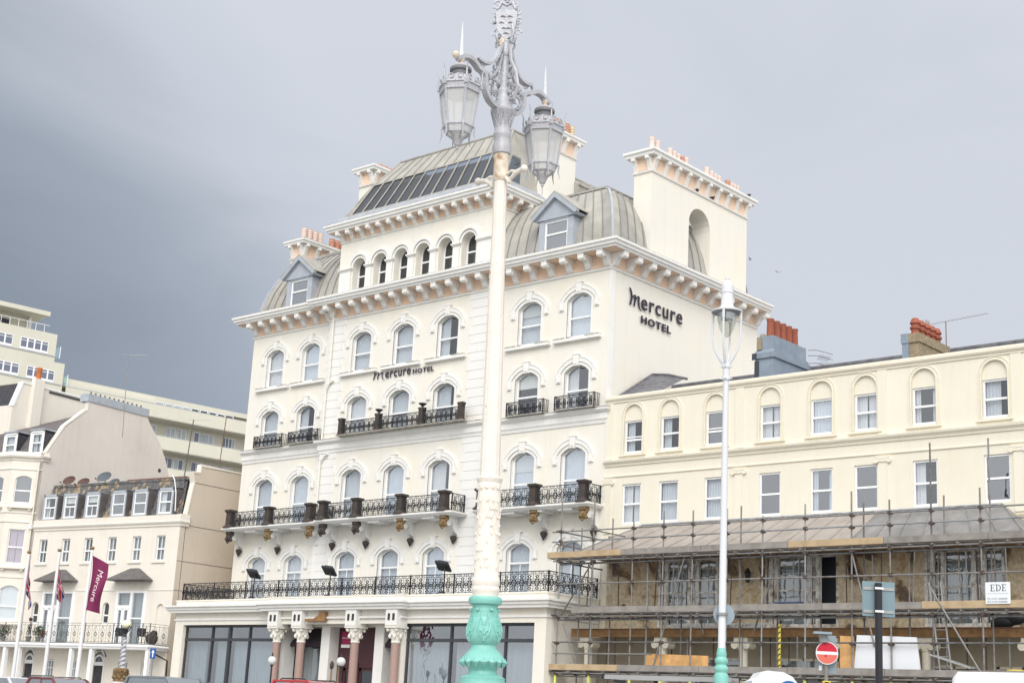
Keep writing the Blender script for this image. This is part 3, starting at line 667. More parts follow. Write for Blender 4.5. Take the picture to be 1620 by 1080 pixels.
# ================================================================ GROUND
M['paving']=mat('paving_slabs',(.36,.34,.31),.85,var=.1,vscale=.4,dirt=(.25,.24,.22),damt=.6,dscale=.7)
M['asphalt']=mat('asphalt',(.055,.056,.058),.9,var=.2,vscale=1.5,bump=.4)
M['sea']=mat('sea_water',(.10,.14,.15),.25,var=.1,vscale=.05,bump=.6,bscale=.3)
M['kerb']=mat('kerb_stone',(.40,.38,.35),.85,var=.1,vscale=3)
tag(MB().box(-900,-70,-1.6,900,-28,-1.0).build('promenade',M['paving']),'pale paved promenade in front of the road',kind='structure')
tag(MB().box(-900,-28,-1.6,900,-27.5,-.05).build('promenade_wall',M['kerb']),kind='structure')
tag(MB().box(-900,-27.5,-1.6,900,-25.5,-.04).build('pavement',M['paving']),kind='structure')
tag(MB().box(-900,-25.5,-1.6,900,-9.2,-.12).build('road',M['asphalt']),kind='structure')
tag(MB().box(-900,-9.2,-1.6,900,60,0).build('ground',M['paving']),kind='structure')
tag(MB().box(-4000,60,-1.6,4000,4000,-.2).build('land',M['paving']),kind='structure')
tag(MB().box(-4000,-4000,-6,4000,-70,-3).build('water',M['sea']),kind='structure')
k=MB()
for i in range(40): k.box(-60+i*3,-9.5,-.14,-57.03+i*3,-9.2,.004)
tag(k.build('kerb',M['kerb']),kind='structure')
M['roadpaint']=mat('road_paint',(.75,.75,.72),.7,dirt=(.2,.2,.2),damt=.5,dscale=4)
k=MB()
for i in range(24): k.box(-60+i*6,-17.6,-.12,-57+i*6,-17.5,-.116)
tag(k.build('road_marking',M['roadpaint']),kind='structure')
# ================================================================ HOTEL GROUND FLOOR
M['granite']=mat('pink_granite',(.36,.245,.215),.35,var=.15,vscale=30,dirt=(.24,.17,.15),damt=.4,dscale=30,bump=0,spec=.5)
M['frame']=mat('anthracite_frame',(.055,.058,.066),.45,bump=0)
M['awning']=mat('dark_purple_awning',(.035,.026,.035),.85)
M['maroon']=mat('maroon_door_paint',(.075,.028,.035),.45,bump=0)
M['signred']=mat('crimson_sign',(.34,.03,.10),.6,bump=0)
M['wood']=mat('bare_timber',(.28,.16,.075),.85,var=.25,vscale=5)
g=MB(); wall(g,-25.45,-17.3,0,5.5,[(-21.0,3.75,.5,4.9,0)],-3.5,.3); wall(g,-8.65,0,0,5.5,[(-4.5,3.86,.5,4.9,0)],-3.5,.3)
g.box(-17.3,-3.8,4.88,-8.4,-3.2,5.5); g.quad((0,-3.5,0),(0,0,0),(0,0,5.5),(0,-3.5,5.5)); g.quad((-25.45,-3.5,0),(-25.45,0,0),(-25.45,0,5.5),(-25.45,-3.5,5.5))
g.build('ground_floor_wall',M['stucco'],H,fix=False)
gp=[(-25.45,0),(-25.45,-3.5),(-17.5,-3.5),(-17.5,-3.85),(-8.2,-3.85),(-8.2,-3.5),(0,-3.5),(0,-.02)]
MB().sweep(gp,[(0,5.1),(.06,5.12),(.06,5.2),(0,5.22)]).build('string_course',M['white'],H)
MB().sweep(gp,[(-.1,5.5),(.32,5.5),(.33,5.6),(.40,5.64),(.41,5.74),(.5,5.78),(.5,5.87),(-.1,5.93)]).build('shop_cornice',M['white'],H)
MB().sweep(gp,[(-.25,5.9),(.03,5.9),(.03,6.1),(.08,6.12),(.08,6.17),(-.25,6.17)]).build('parapet',M['stucco'],H)
MB().box(-25.3,-3.4,5.9,-.1,-.01,6.0).build('terrace_floor',M['lead'],H)
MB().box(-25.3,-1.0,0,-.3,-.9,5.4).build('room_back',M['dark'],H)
# terrace railings
ty=-3.42
for x0,x1,yy in ((-25.15,-17.46,ty),(-17.46,-8.24,ty-.0),(-8.24,-.03,ty)):
    ob('railing',rail(x1-x0,.86,.44,2.6),H,(x0,yy,6.18))
ob('railing',rail(3.3,.86,.44,3.4),H,(-.05,ty,6.18),(0,0,PI/2)); ob('railing',rail(3.3,.86,.44,3.4),H,(-25.15,ty,6.18),(0,0,PI/2))
# shop windows
def shop(x0,x1,mull,thick):
    fr=MB(); y=-3.3
    fr.box(x0,y,.5,x0+.10,y+.12,4.9).box(x1-.10,y,.5,x1,y+.12,4.9).box(x0,y-.01,4.78,x1,y+.13,4.9).box(x0,y-.02,4.10,x1,y+.14,4.24).box(x0,y-.01,.5,x1,y+.13,.65)
    for m in mull: w=.16 if m in thick else .07; fr.box(m-w/2,y-.03,.5,m+w/2,y+.11,4.9)
    s=fr.build('shop_window',M['frame'],H); xs=[x0]+list(mull)+[x1]
    for a,b in zip(xs[:-1],xs[1:]):
        for z0,z1 in ((.6,4.12),(4.22,4.8)): MB().quad((a,y+.05,z0),(b,y+.05,z0),(b,y+.05,z1),(a,y+.05,z1)).build('pane',M['glass3' if z0<1 else 'skyglass'],s,fix=False)
    return s
s1=shop(-24.75,-17.25,[-22.5,-21.1,-19.5],[-21.1]); s2=shop(-8.36,-.64,[-5.6,-3.95,-2.4],[-3.95])
M['voile']=mat('grey_voile',(.38,.42,.42),.9,var=.06,vscale=.5,bump=0)
def vo(x0,x1,s): MB().merge(curtain_mesh(x0,x1,.5,4.1,-2.95,.02,.3)).build('curtain',M['voile'],s,fix=False,smooth=True)
vo(-24.7,-23.2,s1); vo(-21.0,-19.4,s1); vo(-19.4,-17.3,s1); vo(-22.4,-21.5,s1); vo(-8.3,-5.8,s2); vo(-5.5,-4.0,s2); vo(-3.8,-.7,s2)
# portico
def column():
    mb=MB().lathe([(.27,0),(.27,.25),(.22,.3),(.21,.5),(.195,4.02)],16); return mb.mesh('column',M['granite'],smooth=True)
def capital():
    mb=MB().lathe([(.205,4.0),(.23,4.04),(.20,4.08),(.23,4.3),(.33,4.62),(.30,4.66)],12); 
    for k in range(12):
        a=k*PI/6; rr=.25 if k%2 else .29; mb.ball((rr*math.cos(a),rr*math.sin(a),4.3+.12*(k%2)),.075,6,5,(1,1,1.5))
    for a in (PI/4,3*PI/4,5*PI/4,7*PI/4):
        mb.ball((.38*math.cos(a),.38*math.sin(a),4.58),.09,6,5)
    mb.box(-.38,-.38,4.66,.38,.38,4.76); return mb.mesh('capital',M['stucco'])
COL=column(); CAP=capital()
slot=cmesh('slot',lambda:MB().box(-.07,-.02,0,.07,0,.3).mesh('slot',M['brown']))
for x in (-16.85,-15.08,-11.3,-8.62):
    c=ob('column',COL,H,(x,-3.72,0)); ob('capital',CAP,c,(0,0,.0))
    ob('impost',cmesh('imp',lambda:MB().box(-.36,-.40,4.765,.36,.3,5.49).mesh('impost',M['white'])),c,(0,0,0)); ob('slot',slot,c,(-.14,-.401,5.0)); ob('slot',slot,c,(.16,-.401,5.0))
for xa,xb,ya in ((-14.35,-13.75,-3.1),(-10.65,-10.05,-3.1),(-17.3,-16.9,-3.2),(-8.7,-8.3,-3.2)): MB().box(xa,ya,0,xb,-2.5,4.88).build('pilaster',M['white'],H)
MB().box(-17.3,-3.2,4.8,-8.4,-.9,4.87).build('porch_ceiling',M['white'],H)
dr=MB().box(-13.75,-2.5,3.2,-10.65,-2.4,4.85).box(-13.75,-2.5,0,-13.35,-2.4,3.2).box(-12.45,-2.5,0,-12.25,-2.4,3.2).box(-11.15,-2.5,0,-10.65,-2.4,3.2).box(-13.35,-2.5,2.95,-11.15,-2.4,3.2).build('entrance_door',M['maroon'],H)
for a,b in ((-13.35,-12.45),(-12.25,-11.15)):
    lf=MB().box(a,-2.44,0,a+.14,-2.38,2.95).box(b-.14,-2.44,0,b,-2.38,2.95).box(a,-2.44,2.8,b,-2.38,2.95).box(a,-2.44,0,b,-2.38,.4).build('door_leaf',M['maroon'],dr)
    MB().quad((a+.14,-2.41,.4),(b-.14,-2.41,.4),(b-.14,-2.41,2.8),(a+.14,-2.41,2.8)).build('pane',M['darkglass'],lf,fix=False) if False else MB().quad((a+.14,-2.41,.4),(b-.14,-2.41,.4),(b-.14,-2.41,2.8),(a+.14,-2.41,2.8)).build('pane',M['darkglass'],dr,fix=False)
for x0,x1 in ((-16.6,-14.6),(-10.3,-8.9)):
    wn=MB().box(x0,-2.3,.3,x0+.08,-2.2,4.0).box(x1-.08,-2.3,.3,x1,-2.2,4.0).box(x0,-2.3,3.9,x1,-2.2,4.0).box(x0,-2.3,.3,x1,-2.2,.4).build('side_window',M['frame'],H)
    MB().quad((x0,-2.25,.3),(x1,-2.25,.3),(x1,-2.25,4),(x0,-2.25,4)).build('pane',M['glass'],wn,fix=False); MB().merge(curtain_mesh(x0,x1,.3,3.9,-2.05,.04,.3)).build('curtain',M['voile'],wn,fix=False,smooth=True)
    MB().prism([(-2.3,4.78),(-3.0,4.02),(-3.0,3.86),(-2.98,3.86),(-2.3,4.6)],'yz',x0-.1,x1+.1).build('awning',M['awning'],H)
MB().box(-13.5,-2.56,4.02,-12.9,-2.501,4.62).build('sign_plate',M['signred'],H)
MB().box(-13.5,-2.57,3.86,-12.9,-2.501,4.01).build('sign_plate',M['white'],H)
MB().prism([(-14.6,4.98),(-13.2,4.98),(-13.2,5.42),(-13.6,5.42),(-13.7,5.25),(-14.0,5.1),(-14.6,5.1)],'xz',-4.02,-3.855).build('timber_bracket',M['wood'],H)
# ================================================================ LETTERING
def text(s,size,ext,material,parent,mtx,bold=0,align='LEFT',name='lettering',space=1,width=None,height=1):
    cu=bpy.data.curves.new('t','FONT'); cu.body=s; cu.size=size; cu.extrude=ext; cu.offset=bold; cu.align_x=align; cu.space_character=space; cu.resolution_u=3
    o=bpy.data.objects.new('t',cu); S.collection.objects.link(o); bpy.context.view_layer.update()
    me=bpy.data.meshes.new_from_object(o.evaluated_get(bpy.context.evaluated_depsgraph_get())); bpy.data.objects.remove(o)
    me.name=name
    if width:
        xs_=[v_.co.x for v_ in me.vertices]; ys_=[v_.co.y for v_ in me.vertices if True]; sx_=width/(max(xs_)-min(xs_)); sy_=height/(max(ys_)-min(min(ys_),0)); x0_=min(xs_)
        for v_ in me.vertices: v_.co.x=(v_.co.x-x0_)*sx_; v_.co.y*=sy_
    me.transform(mtx); me.materials.clear(); me.materials.append(material)
    return ob(name,me,parent) 
def ribbon(mb,pts,ws,y0,y1):
    """flat stroke of varying width in xz, thickness y0..y1"""
    n=len(pts); lf=[];rt=[]
    for i in range(n):
        a=pts[max(i-1,0)]; b=pts[min(i+1,n-1)]; dx,dz=b[0]-a[0],b[1]-a[1]; l=math.hypot(dx,dz); nx,nz=-dz/l,dx/l; w=ws[i]/2
        lf.append((pts[i][0]+nx*w,pts[i][1]+nz*w)); rt.append((pts[i][0]-nx*w,pts[i][1]-nz*w))
    for i in range(n-1): mb.prism([lf[i],lf[i+1],rt[i+1],rt[i]],'xz',y0,y1)
    return mb
def curve2(p0,p1,p2,n=8): return [((1-t)**2*p0[0]+2*t*(1-t)*p1[0]+t*t*p2[0],(1-t)**2*p0[1]+2*t*(1-t)*p1[1]+t*t*p2[1]) for t in [i/n for i in range(n+1)]]
def script_m(u,y0,y1,kx=1):
    """swash letter m, x-height u"""
    mb=MB(); sc=lambda P:[(x*u*kx,z*u) for x,z in P]
    ribbon(mb,sc(curve2((-.34,1.55),(-.02,1.25),(.0,.72),8)),[u*w for w in (.04,.09,.13,.15,.16,.16,.16,.16,.16)],y0,y1)
    ribbon(mb,sc([(.02,.85),(-.06,.40),(-.17,0)]),[.17*u]*3,y0+.002,y1-.002)
    ribbon(mb,sc(curve2((-.02,.50),(.22,1.0),(.56,1.02),7)),[u*w for w in (.05,.06,.08,.10,.12,.14,.14,.10)],y0+.004,y1-.004)
    ribbon(mb,sc([(.56,.97),(.49,.45),(.40,0)]),[.17*u]*3,y0+.006,y1-.006)
    ribbon(mb,sc(curve2((.52,.50),(.76,1.0),(1.10,1.02),7)),[u*w for w in (.05,.06,.08,.10,.12,.14,.14,.10)],y0+.003,y1-.003)
    ribbon(mb,sc(curve2((1.10,.97),(.92,.02),(1.50,-.24),9)),[u*w for w in (.17,.17,.17,.17,.16,.14,.11,.08,.05,.02)],y0+.005,y1-.005)
    return mb
# gable sign (faces +x): text x -> +y ; front of text -> +x
G=Matrix(((0,0,1,.06),(1,0,0,0),(0,1,0,0),(0,0,0,1)))
sg=thing('wall_sign','large two-line dark violet lettering fixed high on the blank gable wall of the hotel','sign',(.03,1.5,19.84),group=None)
T=lambda x,z: Matrix.Translation((0,x,z))@Matrix(((0,0,1,.05),(1,0,0,0),(0,1,0,0),(0,0,0,1)))
mm=script_m(.52,-.02,.03); mt=Matrix(((0,-1,0,.05),(1,0,0,.02),(0,0,1,.0),(0,0,0,1))); MB().merge(mm,mt).build('letter_m',M['letter'],sg)
text('ercure',.93,.02,M['letter'],sg,T(.78,.0),.004,name='lettering',space=1.14,width=3.31,height=.52)
text('HOTEL',.50,.02,M['letter'],sg,T(.80,-.66),.012,name='lettering',space=1.2,width=2.38,height=.36)
# front sign
sg=thing('wall_sign','small one-line dark lettering on the hotel front below the top row of windows','sign',(-14.95,-.34,17.585))
T2=lambda x,z: Matrix(((1,0,0,x),(0,0,-1,-.03),(0,1,0,z),(0,0,0,1)))
MB().merge(script_m(.33,-.05,-.01,1.55)).build('letter_m',M['letter'],sg)
text('ercure',.64,.012,M['letter'],sg,T2(.78,0),.006,space=1.14,width=1.84,height=.34)
text('HOTEL',.40,.012,M['letter'],sg,T2(2.78,0.0),.010,space=1.2,width=1.46,height=.25)
T3=Matrix(((1,0,0,-13.46),(0,0,-1,-2.565),(0,1,0,4.28),(0,0,0,1)))
M['paleletter']=mat('pale_letters',(.75,.68,.7),.6,bump=0)
text('MERCURE',.11,.002,M['paleletter'],H,T3,0,name='small_lettering')
# ================================================================ TERRACE TO THE RIGHT
M['yellow']=mat('pale_yellow_stucco',(.77,.73,.62),.8,var=.03,vscale=.4,dirt=(.73,.66,.52),damt=.4,dscale=.5,streak=.15,scol=(.55,.47,.33))
M['yellowtrim']=mat('pale_yellow_trim',(.78,.735,.62),.75,var=.03,dirt=(.6,.5,.35),damt=.3,dscale=2)
M['slate']=mat('roof_slate',(.15,.15,.165),.8,var=.25,vscale=3,dirt=(.27,.26,.24),damt=.5,dscale=2)
def peelmat(name,cols,scale):
    m=bpy.data.materials.new(name); m.use_nodes=True; t=m.node_tree; p=t.nodes['Principled BSDF']; p.inputs['Roughness'].default_value=.9
    c=N(t,'ShaderNodeTexCoord'); n=N(t,'ShaderNodeTexNoise'); n.inputs['Scale'].default_value=scale; n.inputs['Detail'].default_value=9; n.inputs['Roughness'].default_value=.62; n.inputs['Distortion'].default_value=.7; t.links.new(c.outputs['Object'],n.inputs[0])
    r=N(t,'ShaderNodeValToRGB'); r.color_ramp.interpolation='LINEAR'; els=r.color_ramp.elements
    els[0].position=cols[0][0]; els[0].color=(*cols[0][1],1); els[1].position=cols[-1][0]; els[1].color=(*cols[-1][1],1)
    for a,b in cols[1:-1]: e_=els.new(a); e_.color=(*b,1)
    L(t,n,0,r,0); n2=N(t,'ShaderNodeTexNoise'); n2.inputs['Scale'].default_value=7; n2.inputs['Detail'].default_value=7; t.links.new(c.outputs['Object'],n2.inputs[0])
    mr_=N(t,'ShaderNodeMapRange'); mr_.inputs[1].default_value=.3; mr_.inputs[2].default_value=.7; mr_.inputs[3].default_value=.72; mr_.inputs[4].default_value=1.2; L(t,n2,0,mr_,0)
    s=N(t,'ShaderNodeVectorMath',operation='SCALE'); L(t,r,0,s,0); L(t,mr_,0,s,'Scale'); L(t,s,0,p,'Base Color')
    b=N(t,'ShaderNodeBump'); b.inputs['Strength'].default_value=.5; b.inputs['Distance'].default_value=.04; L(t,n,0,b,'Height'); L(t,b,0,p,'Normal')
    return m
M['peel']=peelmat('peeling_plaster',[(.30,(.12,.085,.065)),(.42,(.17,.12,.085)),(.45,(.38,.28,.18)),(.48,(.52,.43,.30)),(.58,(.58,.49,.35)),(.63,(.44,.31,.16)),(.72,(.58,.48,.36))],.6)
M['peelwhite']=peelmat('peeling_white_paint',[(.35,(.25,.2,.15)),(.45,(.5,.47,.42)),(.5,(.68,.67,.64)),(.7,(.74,.74,.72))],2.2)
M['render']=mat('bare_beige_render',(.38,.34,.27),.9,var=.12,dirt=(.3,.24,.17),damt=.5,dscale=.9,streak=.3)
TH=thing('terraced_building','pale yellow four-storey terrace with round-headed top windows, its lower front stripped and scaffolded','terrace',(0.02,.02,0))
XW=[1.55,3.52,5.86,8.54,10.9,12.86,15.32,18.14,20.9,23.3]; XE=25.5
def tw(): return [(c-.02,.50,12.50,14.22,.46) for c in XW]+[(c-.02,.50,9.38,11.14,0) for c in XW]
tb=MB(); wall(tb,0.01,XE,4.8,15.0,tw()+[(4.6,1.5,4.95,7.75,0),(10.0,1.65,4.95,7.75,0),(16.75,1.55,4.95,7.75,0)],0,.12)
tb.quad((XE,0,0),(XE,8,0),(XE,8,15),(XE,0,15)); tb.quad((0.01,8,0),(XE,8,0),(XE,8,15),(0.01,8,15))
MB()
tw_=tb.build('upper_wall',M['yellow'],TH,fix=False)
# stripped plaster on the first floor, proud of the wall
pw=MB(); wall(pw,0.35,XE,4.8,8.9,[(4.6,1.5,4.95,7.75,0),(10.0,1.65,4.95,7.75,0),(16.75,1.55,4.95,7.75,0)],-.03,.15); pw.build('stripped_plaster',M['peel'],TH,fix=False)
gw=MB(); gops=[(3.3,.45,1.6,3.5,0),(6.2,1.25,1.0,3.75,0),(10.1,1.1,1.0,3.75,0),(11.9,.35,1.0,3.75,0),(16.3,.95,.9,3.55,0),(18.4,.5,.9,3.55,0),(21.5,.9,.9,3.55,0)]
wall(gw,0.01,XE,0,4.8,gops,-.03,.2); gw.build('ground_floor_wall',M['render'],TH,fix=False)
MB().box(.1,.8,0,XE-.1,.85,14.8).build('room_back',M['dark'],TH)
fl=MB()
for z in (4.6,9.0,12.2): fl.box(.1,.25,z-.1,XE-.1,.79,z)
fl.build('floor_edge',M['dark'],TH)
cu=['left','left','none','full','full','full','sides','leftmore','full','full']
cm=['full','full','full','none','sides','none','left','none','full','full']
for i,c in enumerate(XW):
    w=window(TH,c-.02,.10,12.5,.495,1.46,0,[.72 if i not in(0,2) else .6],cu[i],'t1',fw=.065)
    ob('tympanum',cmesh('tymp',lambda:MB().prism([(-.5,1.463)]+[(x,z) for x,z in arc(.5,.46,10,0,1.72)]+[(.5,1.463)],'xz',-.04,-.02).mesh('tympanum',M['yellow'])),w)
    ob('arch_moulding',cmesh('tam',lambda:arcband(MB(),0,1.72,.5,.46,.05,-.15,-.09,12,drop=1.7).merge(arcband(MB(),0,1.72,.62,.58,.04,-.13,-.09,12,drop=1.7)).mesh('arch_moulding',M['yellowtrim'])),w)
    ob('sill',cmesh('tsill',lambda:MB().box(-.72,-.2,-.12,.72,-.09,-.04).mesh('sill',M['yellowtrim'])),w)
    if i in (0,2): ob('sash_bar',cmesh('tsb',lambda:MB().box(-.43,-.02,.70,.43,.04,.75).mesh('sash_bar',M['upvc'])),w)
    w=window(TH,c-.02,.05,9.38,.495,1.75,0,[.88],cm[i],'t2',fw=.065)
tp=[(0.0,0),(XE,0)]
MB().sweep(tp,[(0,14.82),(.05,14.84),(.05,14.9),(.10,14.94),(.14,15.0),(.14,15.12),(.10,15.15),(-.3,15.15),(-.3,15.0)]).build('parapet_coping',M['yellowtrim'],TH)
MB().sweep(tp,[(0,11.95),(.05,11.97),(.07,12.05),(.16,12.14),(.18,12.22),(.0,12.27)]).build('cornice_band',M['yellowtrim'],TH)
MB().sweep(tp,[(0,11.46),(.05,11.5),(.05,11.55),(0,11.58)]).build('string_course',M['yellowtrim'],TH)
for x in (.22,7.05,13.57,18.95,25.2):
    p=ob('pilaster',cmesh('tpil',lambda:MB().box(-.2,-.05,12.27,.2,.0,14.82).mesh('pilaster',M['yellow'])),TH,(x,0,0))
    ob('lower_pilaster',cmesh('tpil2',lambda:MB().box(-.2,-.04,9.0,.2,0,11.2).mesh('pilaster',M['yellow'])),p)
    ob('volute_capital',cmesh('vcap',lambda:MB().box(-.3,-.09,11.32,.3,0,11.42).tube([(-.27,-.09,11.25),(-.27,0,11.25)],.1,10).tube([(.27,-.09,11.25),(.27,0,11.25)],.1,10).box(-.2,-.08,11.2,.2,0,11.32).mesh('vc',M['yellowtrim'])),p)
# roof
rf=MB()
rf.quad((0,.3,15.0),(XE,.3,15.0),(XE,5,16.62),(0,5,16.62)); rf.quad((0,5,16.62),(XE,5,16.62),(XE,8,15.2),(0,8,15.2)); rf.tube([(0,5,16.66),(XE,5,16.66)],.1,6)
rf.build('roof',M['slate'],TH)
MB().add([(.02,.5,15.1),(2.2,.3,15.05),(1.6,3.6,16.55),(1.0,3.2,16.7),(.3,2.9,16.75)],[(0,1,2,3,4)]).tube([(.02,.5,15.15),(.35,2.9,16.78),(1.0,3.2,16.75),(1.7,3.8,16.6)],.07,5).build('lead_valley_roof',M['slate'],TH)
# chimneys
M['bluerender']=mat('blue_grey_render',(.235,.285,.345),.85,var=.12,vscale=2,dirt=(.33,.37,.42),damt=.5,dscale=1.2,streak=.25,scol=(.16,.18,.2))
M['brickbrown']=mat('weathered_brick',(.30,.245,.165),.9,var=.25,vscale=9,dirt=(.12,.1,.08),damt=.5,dscale=6)
c=MB().box(6.5,1.98,14.9,7.42,4.9,16.6).add([(6.5,1.98,14.9),(7.42,1.98,14.9),(7.42,1.98,14.91),(6.5,1.98,14.91)],[(0,1,2,3)]).box(6.58,2.06,16.9,7.35,4.8,17.55).box(6.42,1.9,16.55,7.5,4.98,16.78).prism([(1.9,16.78),(4.98,16.78),(4.8,16.95),(2.06,16.95)],'yz',6.5,7.42).build('chimney_stack',M['bluerender'],TH)
MB().box(6.56,1.99,16.95,6.80,2.059,17.5).build('bare_render_patch',M['brickbrown'],c); MB().box(6.40,1.87,16.5,6.62,1.899,16.79).box(6.48,1.95,15.0,6.7,1.979,16.45).build('exposed_flue',M['dark'],c)
MB().ball((6.72,2.25,17.6),.14,8,6).build('capped_flue',M['brickbrown'],c)
for k in range(5): ob('chimney_pot',cmesh('rp',lambda:MB().lathe([(.17,0),(.145,.75),(.165,.8),(.165,.88),(.12,.88),(.11,.6)],14).mesh('chimney_pot',M['redpot'],smooth=True)),c,(7.02,2.35+k*.5,17.5),(0,0,k))
c=MB().box(13.45,2.0,14.9,14.15,4.6,16.35).box(13.4,1.94,16.35,14.2,4.68,16.72).build('chimney_stack',M['brickbrown'],TH)
MB().box(13.40,1.9,16.34,13.72,1.999,16.73).box(13.44,1.93,14.9,13.72,1.999,16.34).build('painted_render',M['bluerender'],c)
for k in range(5): ob('chimney_pot',cmesh('lp2',lambda:MB().lathe([(.2,0),(.2,.08),(.16,.12),(.16,.22),(.22,.26),(.22,.34),(.16,.38),(.16,.44),(.22,.48),(.2,.55),(.13,.7),(.1,.7)],12).mesh('chimney_pot',M['redpot'])),c,(13.85,2.3+k*.47,16.72))
# aerials
M['alu']=mat('aluminium',(.42,.42,.42),.45,metal=.6,bump=0)
M['rust']=mat('rusty_steel',(.20,.11,.08),.8,var=.3,vscale=20)
def yagi(name,label,loc,h,Lb,n,az,parent=None,up=.16):
    t=thing(name,label,'aerial',loc,(0,0,az))
    MB().bar((0,0,0),(0,0,h),.022,6).build('mast',M['rust'],t)
    mb=MB().bar((-Lb*.35,0,h),(Lb*.65,0,h),.014,4)
    for k in range(n): x=-Lb*.25+Lb*.88*k/(n-1); mb.bar((x,-up,h),(x,up,h),.007,4)
    for z in (-1,1): mb.box(-Lb*.30,-up,h+z*.05-.0,-Lb*.29,up,h+z*.2)
    mb.build('aerial_boom',M['alu'],t); return t
yagi('tv_aerial','long horizontal television aerial on a mast behind the brown chimney of the yellow terrace',(14.2,4.4,16.4),1.35,3.0,14,R(-8))
yt=thing('tv_aerial','cluster of small tangled aerials on brackets at the end of the blue chimney','aerial',(7.4,4.95,16.9))
ym=MB()
for z in (0,.35,.6): ym.bar((0,0,z),(.15,.5,z+.1),.015,4).bar((.15,.5,z+.1),(.55,1.2,z),.012,4)
for k in range(7): y=.6+k*.09; ym.bar((.1+k*.03,y,.3),(.3+k*.03,y,.5),.008,4); ym.bar((.15+k*.05,y,.05),(.3+k*.05,y+.05,.18),.008,4)
ym.build('aerial_boom',M['iron'],yt)
# canopy (veranda) roof of sheets
M['canopy1']=mat('old_felt_canopy',(.35,.315,.285),.9,var=.10,vscale=1.3,dirt=(.19,.17,.16),damt=.5,dscale=1.1,dlo=.5,dhi=.75,streak=.2)
M['canopy2']=mat('old_lead_canopy',(.23,.225,.225),.8,var=.18,vscale=1.5,dirt=(.36,.33,.3),damt=.6,dscale=1.0)
CN=ob('veranda_canopy',MB().box(.2,-2.06,7.86,20.6,-1.94,7.96).box(.3,-1.9,7.80,20.4,-.04,7.84).mesh('canopy_beam',M['wood']),TH)
e0=(-2.06,7.99); e1=(-.04,9.28)
def sheet(xa,xb,xta,xtb,m,sag=0):
    mb=MB(); mb.add([(xa,e0[0],e0[1]),(xb,e0[0],e0[1]),(xtb,e1[0],e1[1]),(xta,e1[0],e1[1]),(xa,e0[0],e0[1]-.05),(xb,e0[0],e0[1]-.05),(xtb,e1[0],e1[1]-.05),(xta,e1[0],e1[1]-.05)],[(0,1,2,3),(0,4,5,1),(1,5,6,2),(3,7,4,0)])
    mb.tube([(xb,e0[0]-.02,e0[1]+.01),(xtb,e1[0],e1[1]+.01)],.025,4); mb.build('canopy_sheet',M[m],CN,fix=False)
xs=[.32+.0+k*.93 for k in range(15)]
MB().add([(.32,e0[0],e0[1]),(2.2,e1[0],e1[1]),(.32,-.04,7.99)],[(0,1,2)]).tube([(.32,e0[0],e0[1]),(2.2,e1[0],e1[1])],.04,5).build('canopy_sheet',M['canopy2'],CN)
for k in range(14):
    a,b=xs[k],xs[k+1]; ta=2.2+(13.34-2.2)*k/14; tb_=2.2+(13.34-2.2)*(k+1)/14
    sheet(a,b,ta,tb_,'canopy1')
x=13.36
for k in range(7):
    a=x+k*.93; ta=13.36+k*(18.3-13.36)/7; sheet(a,a+.93,ta,ta+(18.3-13.36)/7,'canopy2')
MB().add([(19.87,e0[0],e0[1]),(18.3,e1[0],e1[1]),(19.87,-.04,7.99)],[(0,1,2)]).tube([(19.87,e0[0],e0[1]),(18.3,e1[0],e1[1])],.04,5).build('canopy_sheet',M['canopy2'],CN)
MB().tube([(2.2,-.07,9.3),(18.3,-.07,9.3)],.04,5).build('canopy_flashing',M['lead'],CN)
# first floor slab, beam, ionic columns
V=ob('veranda_floor',MB().box(.3,-2.0,4.62,21,-.04,4.76).mesh('veranda_floor',M['render']),TH)
MB().box(.2,-2.12,4.42,21,-2.001,4.70).build('timber_beam',M['wood'],V)
MB().box(.2,-2.14,4.705,21,-2.0,4.75).build('red_edge_strip',M['rust'],V); MB().box(5.2,-2.0,4.761,9.6,-1.9,4.95).build('white_membrane',M['peelwhite'],V)
def ionic():
    mb=MB().lathe([(.22,0),(.22,.2),(.19,.3),(.17,3.9),(.2,3.95),(.2,4.02)],14)
    mb.box(-.3,-.22,4.26,.3,.22,4.41).box(-.22,-.2,4.02,.22,.2,4.26)
    for s in (-1,1): mb.tube([(s*.27,-.24,4.12),(s*.27,.24,4.12)],.15,12); mb.tube([(s*.27,-.26,4.12),(s*.27,.26,4.12)],.06,8)
    return mb.mesh('ionic_column',M['yellowtrim'])
IC=ionic()
for x in (.9,4.72,8.52,12.4,16.12,19.95): ob('ionic_column',IC,V,(x,-1.8,0))
# first-floor tripartite windows
def trip(c,a,parts,openl=None):
    mb=MB(); xs=[c-a+2*a*p for p in parts]; z0,z1=4.95,7.75
    f=MB().box(c-a,.0,z0,c+a,.12,z0+.12).box(c-a,.0,z1-.1,c+a,.12,z1)
    for i,x in enumerate(xs): w=.09 if 0<i<len(xs)-1 else .06; x=min(max(x,c-a+w),c+a-w); f.box(x-w,-.02,z0,x+w,.12,z1)
    s=f.build('window',M['peelwhite'],TH)
    for i in range(len(xs)-1):
        l,r=xs[i]+.08,xs[i+1]-.08
        b=MB().box(l,.03,6.35,r,.09,6.42).box((l+r)/2-.02,.04,z0,(l+r)/2+.02,.08,z1)
        for z in (5.45,5.95,6.9,7.35): b.box(l,.05,z-.012,r,.07,z+.012)
        if i!=openl:
            b.build('sash_bar',M['peelwhite'],s); MB().quad((l,.06,z0),(r,.06,z0),(r,.06,z1),(l,.06,z1)).build('pane',M['glass'],s,fix=False)
            if r-l>.5: MB().merge(curtain_mesh(l,r,z0,z1,.22,.012,.11)).build('curtain',M['voile'],s,fix=False,smooth=True)
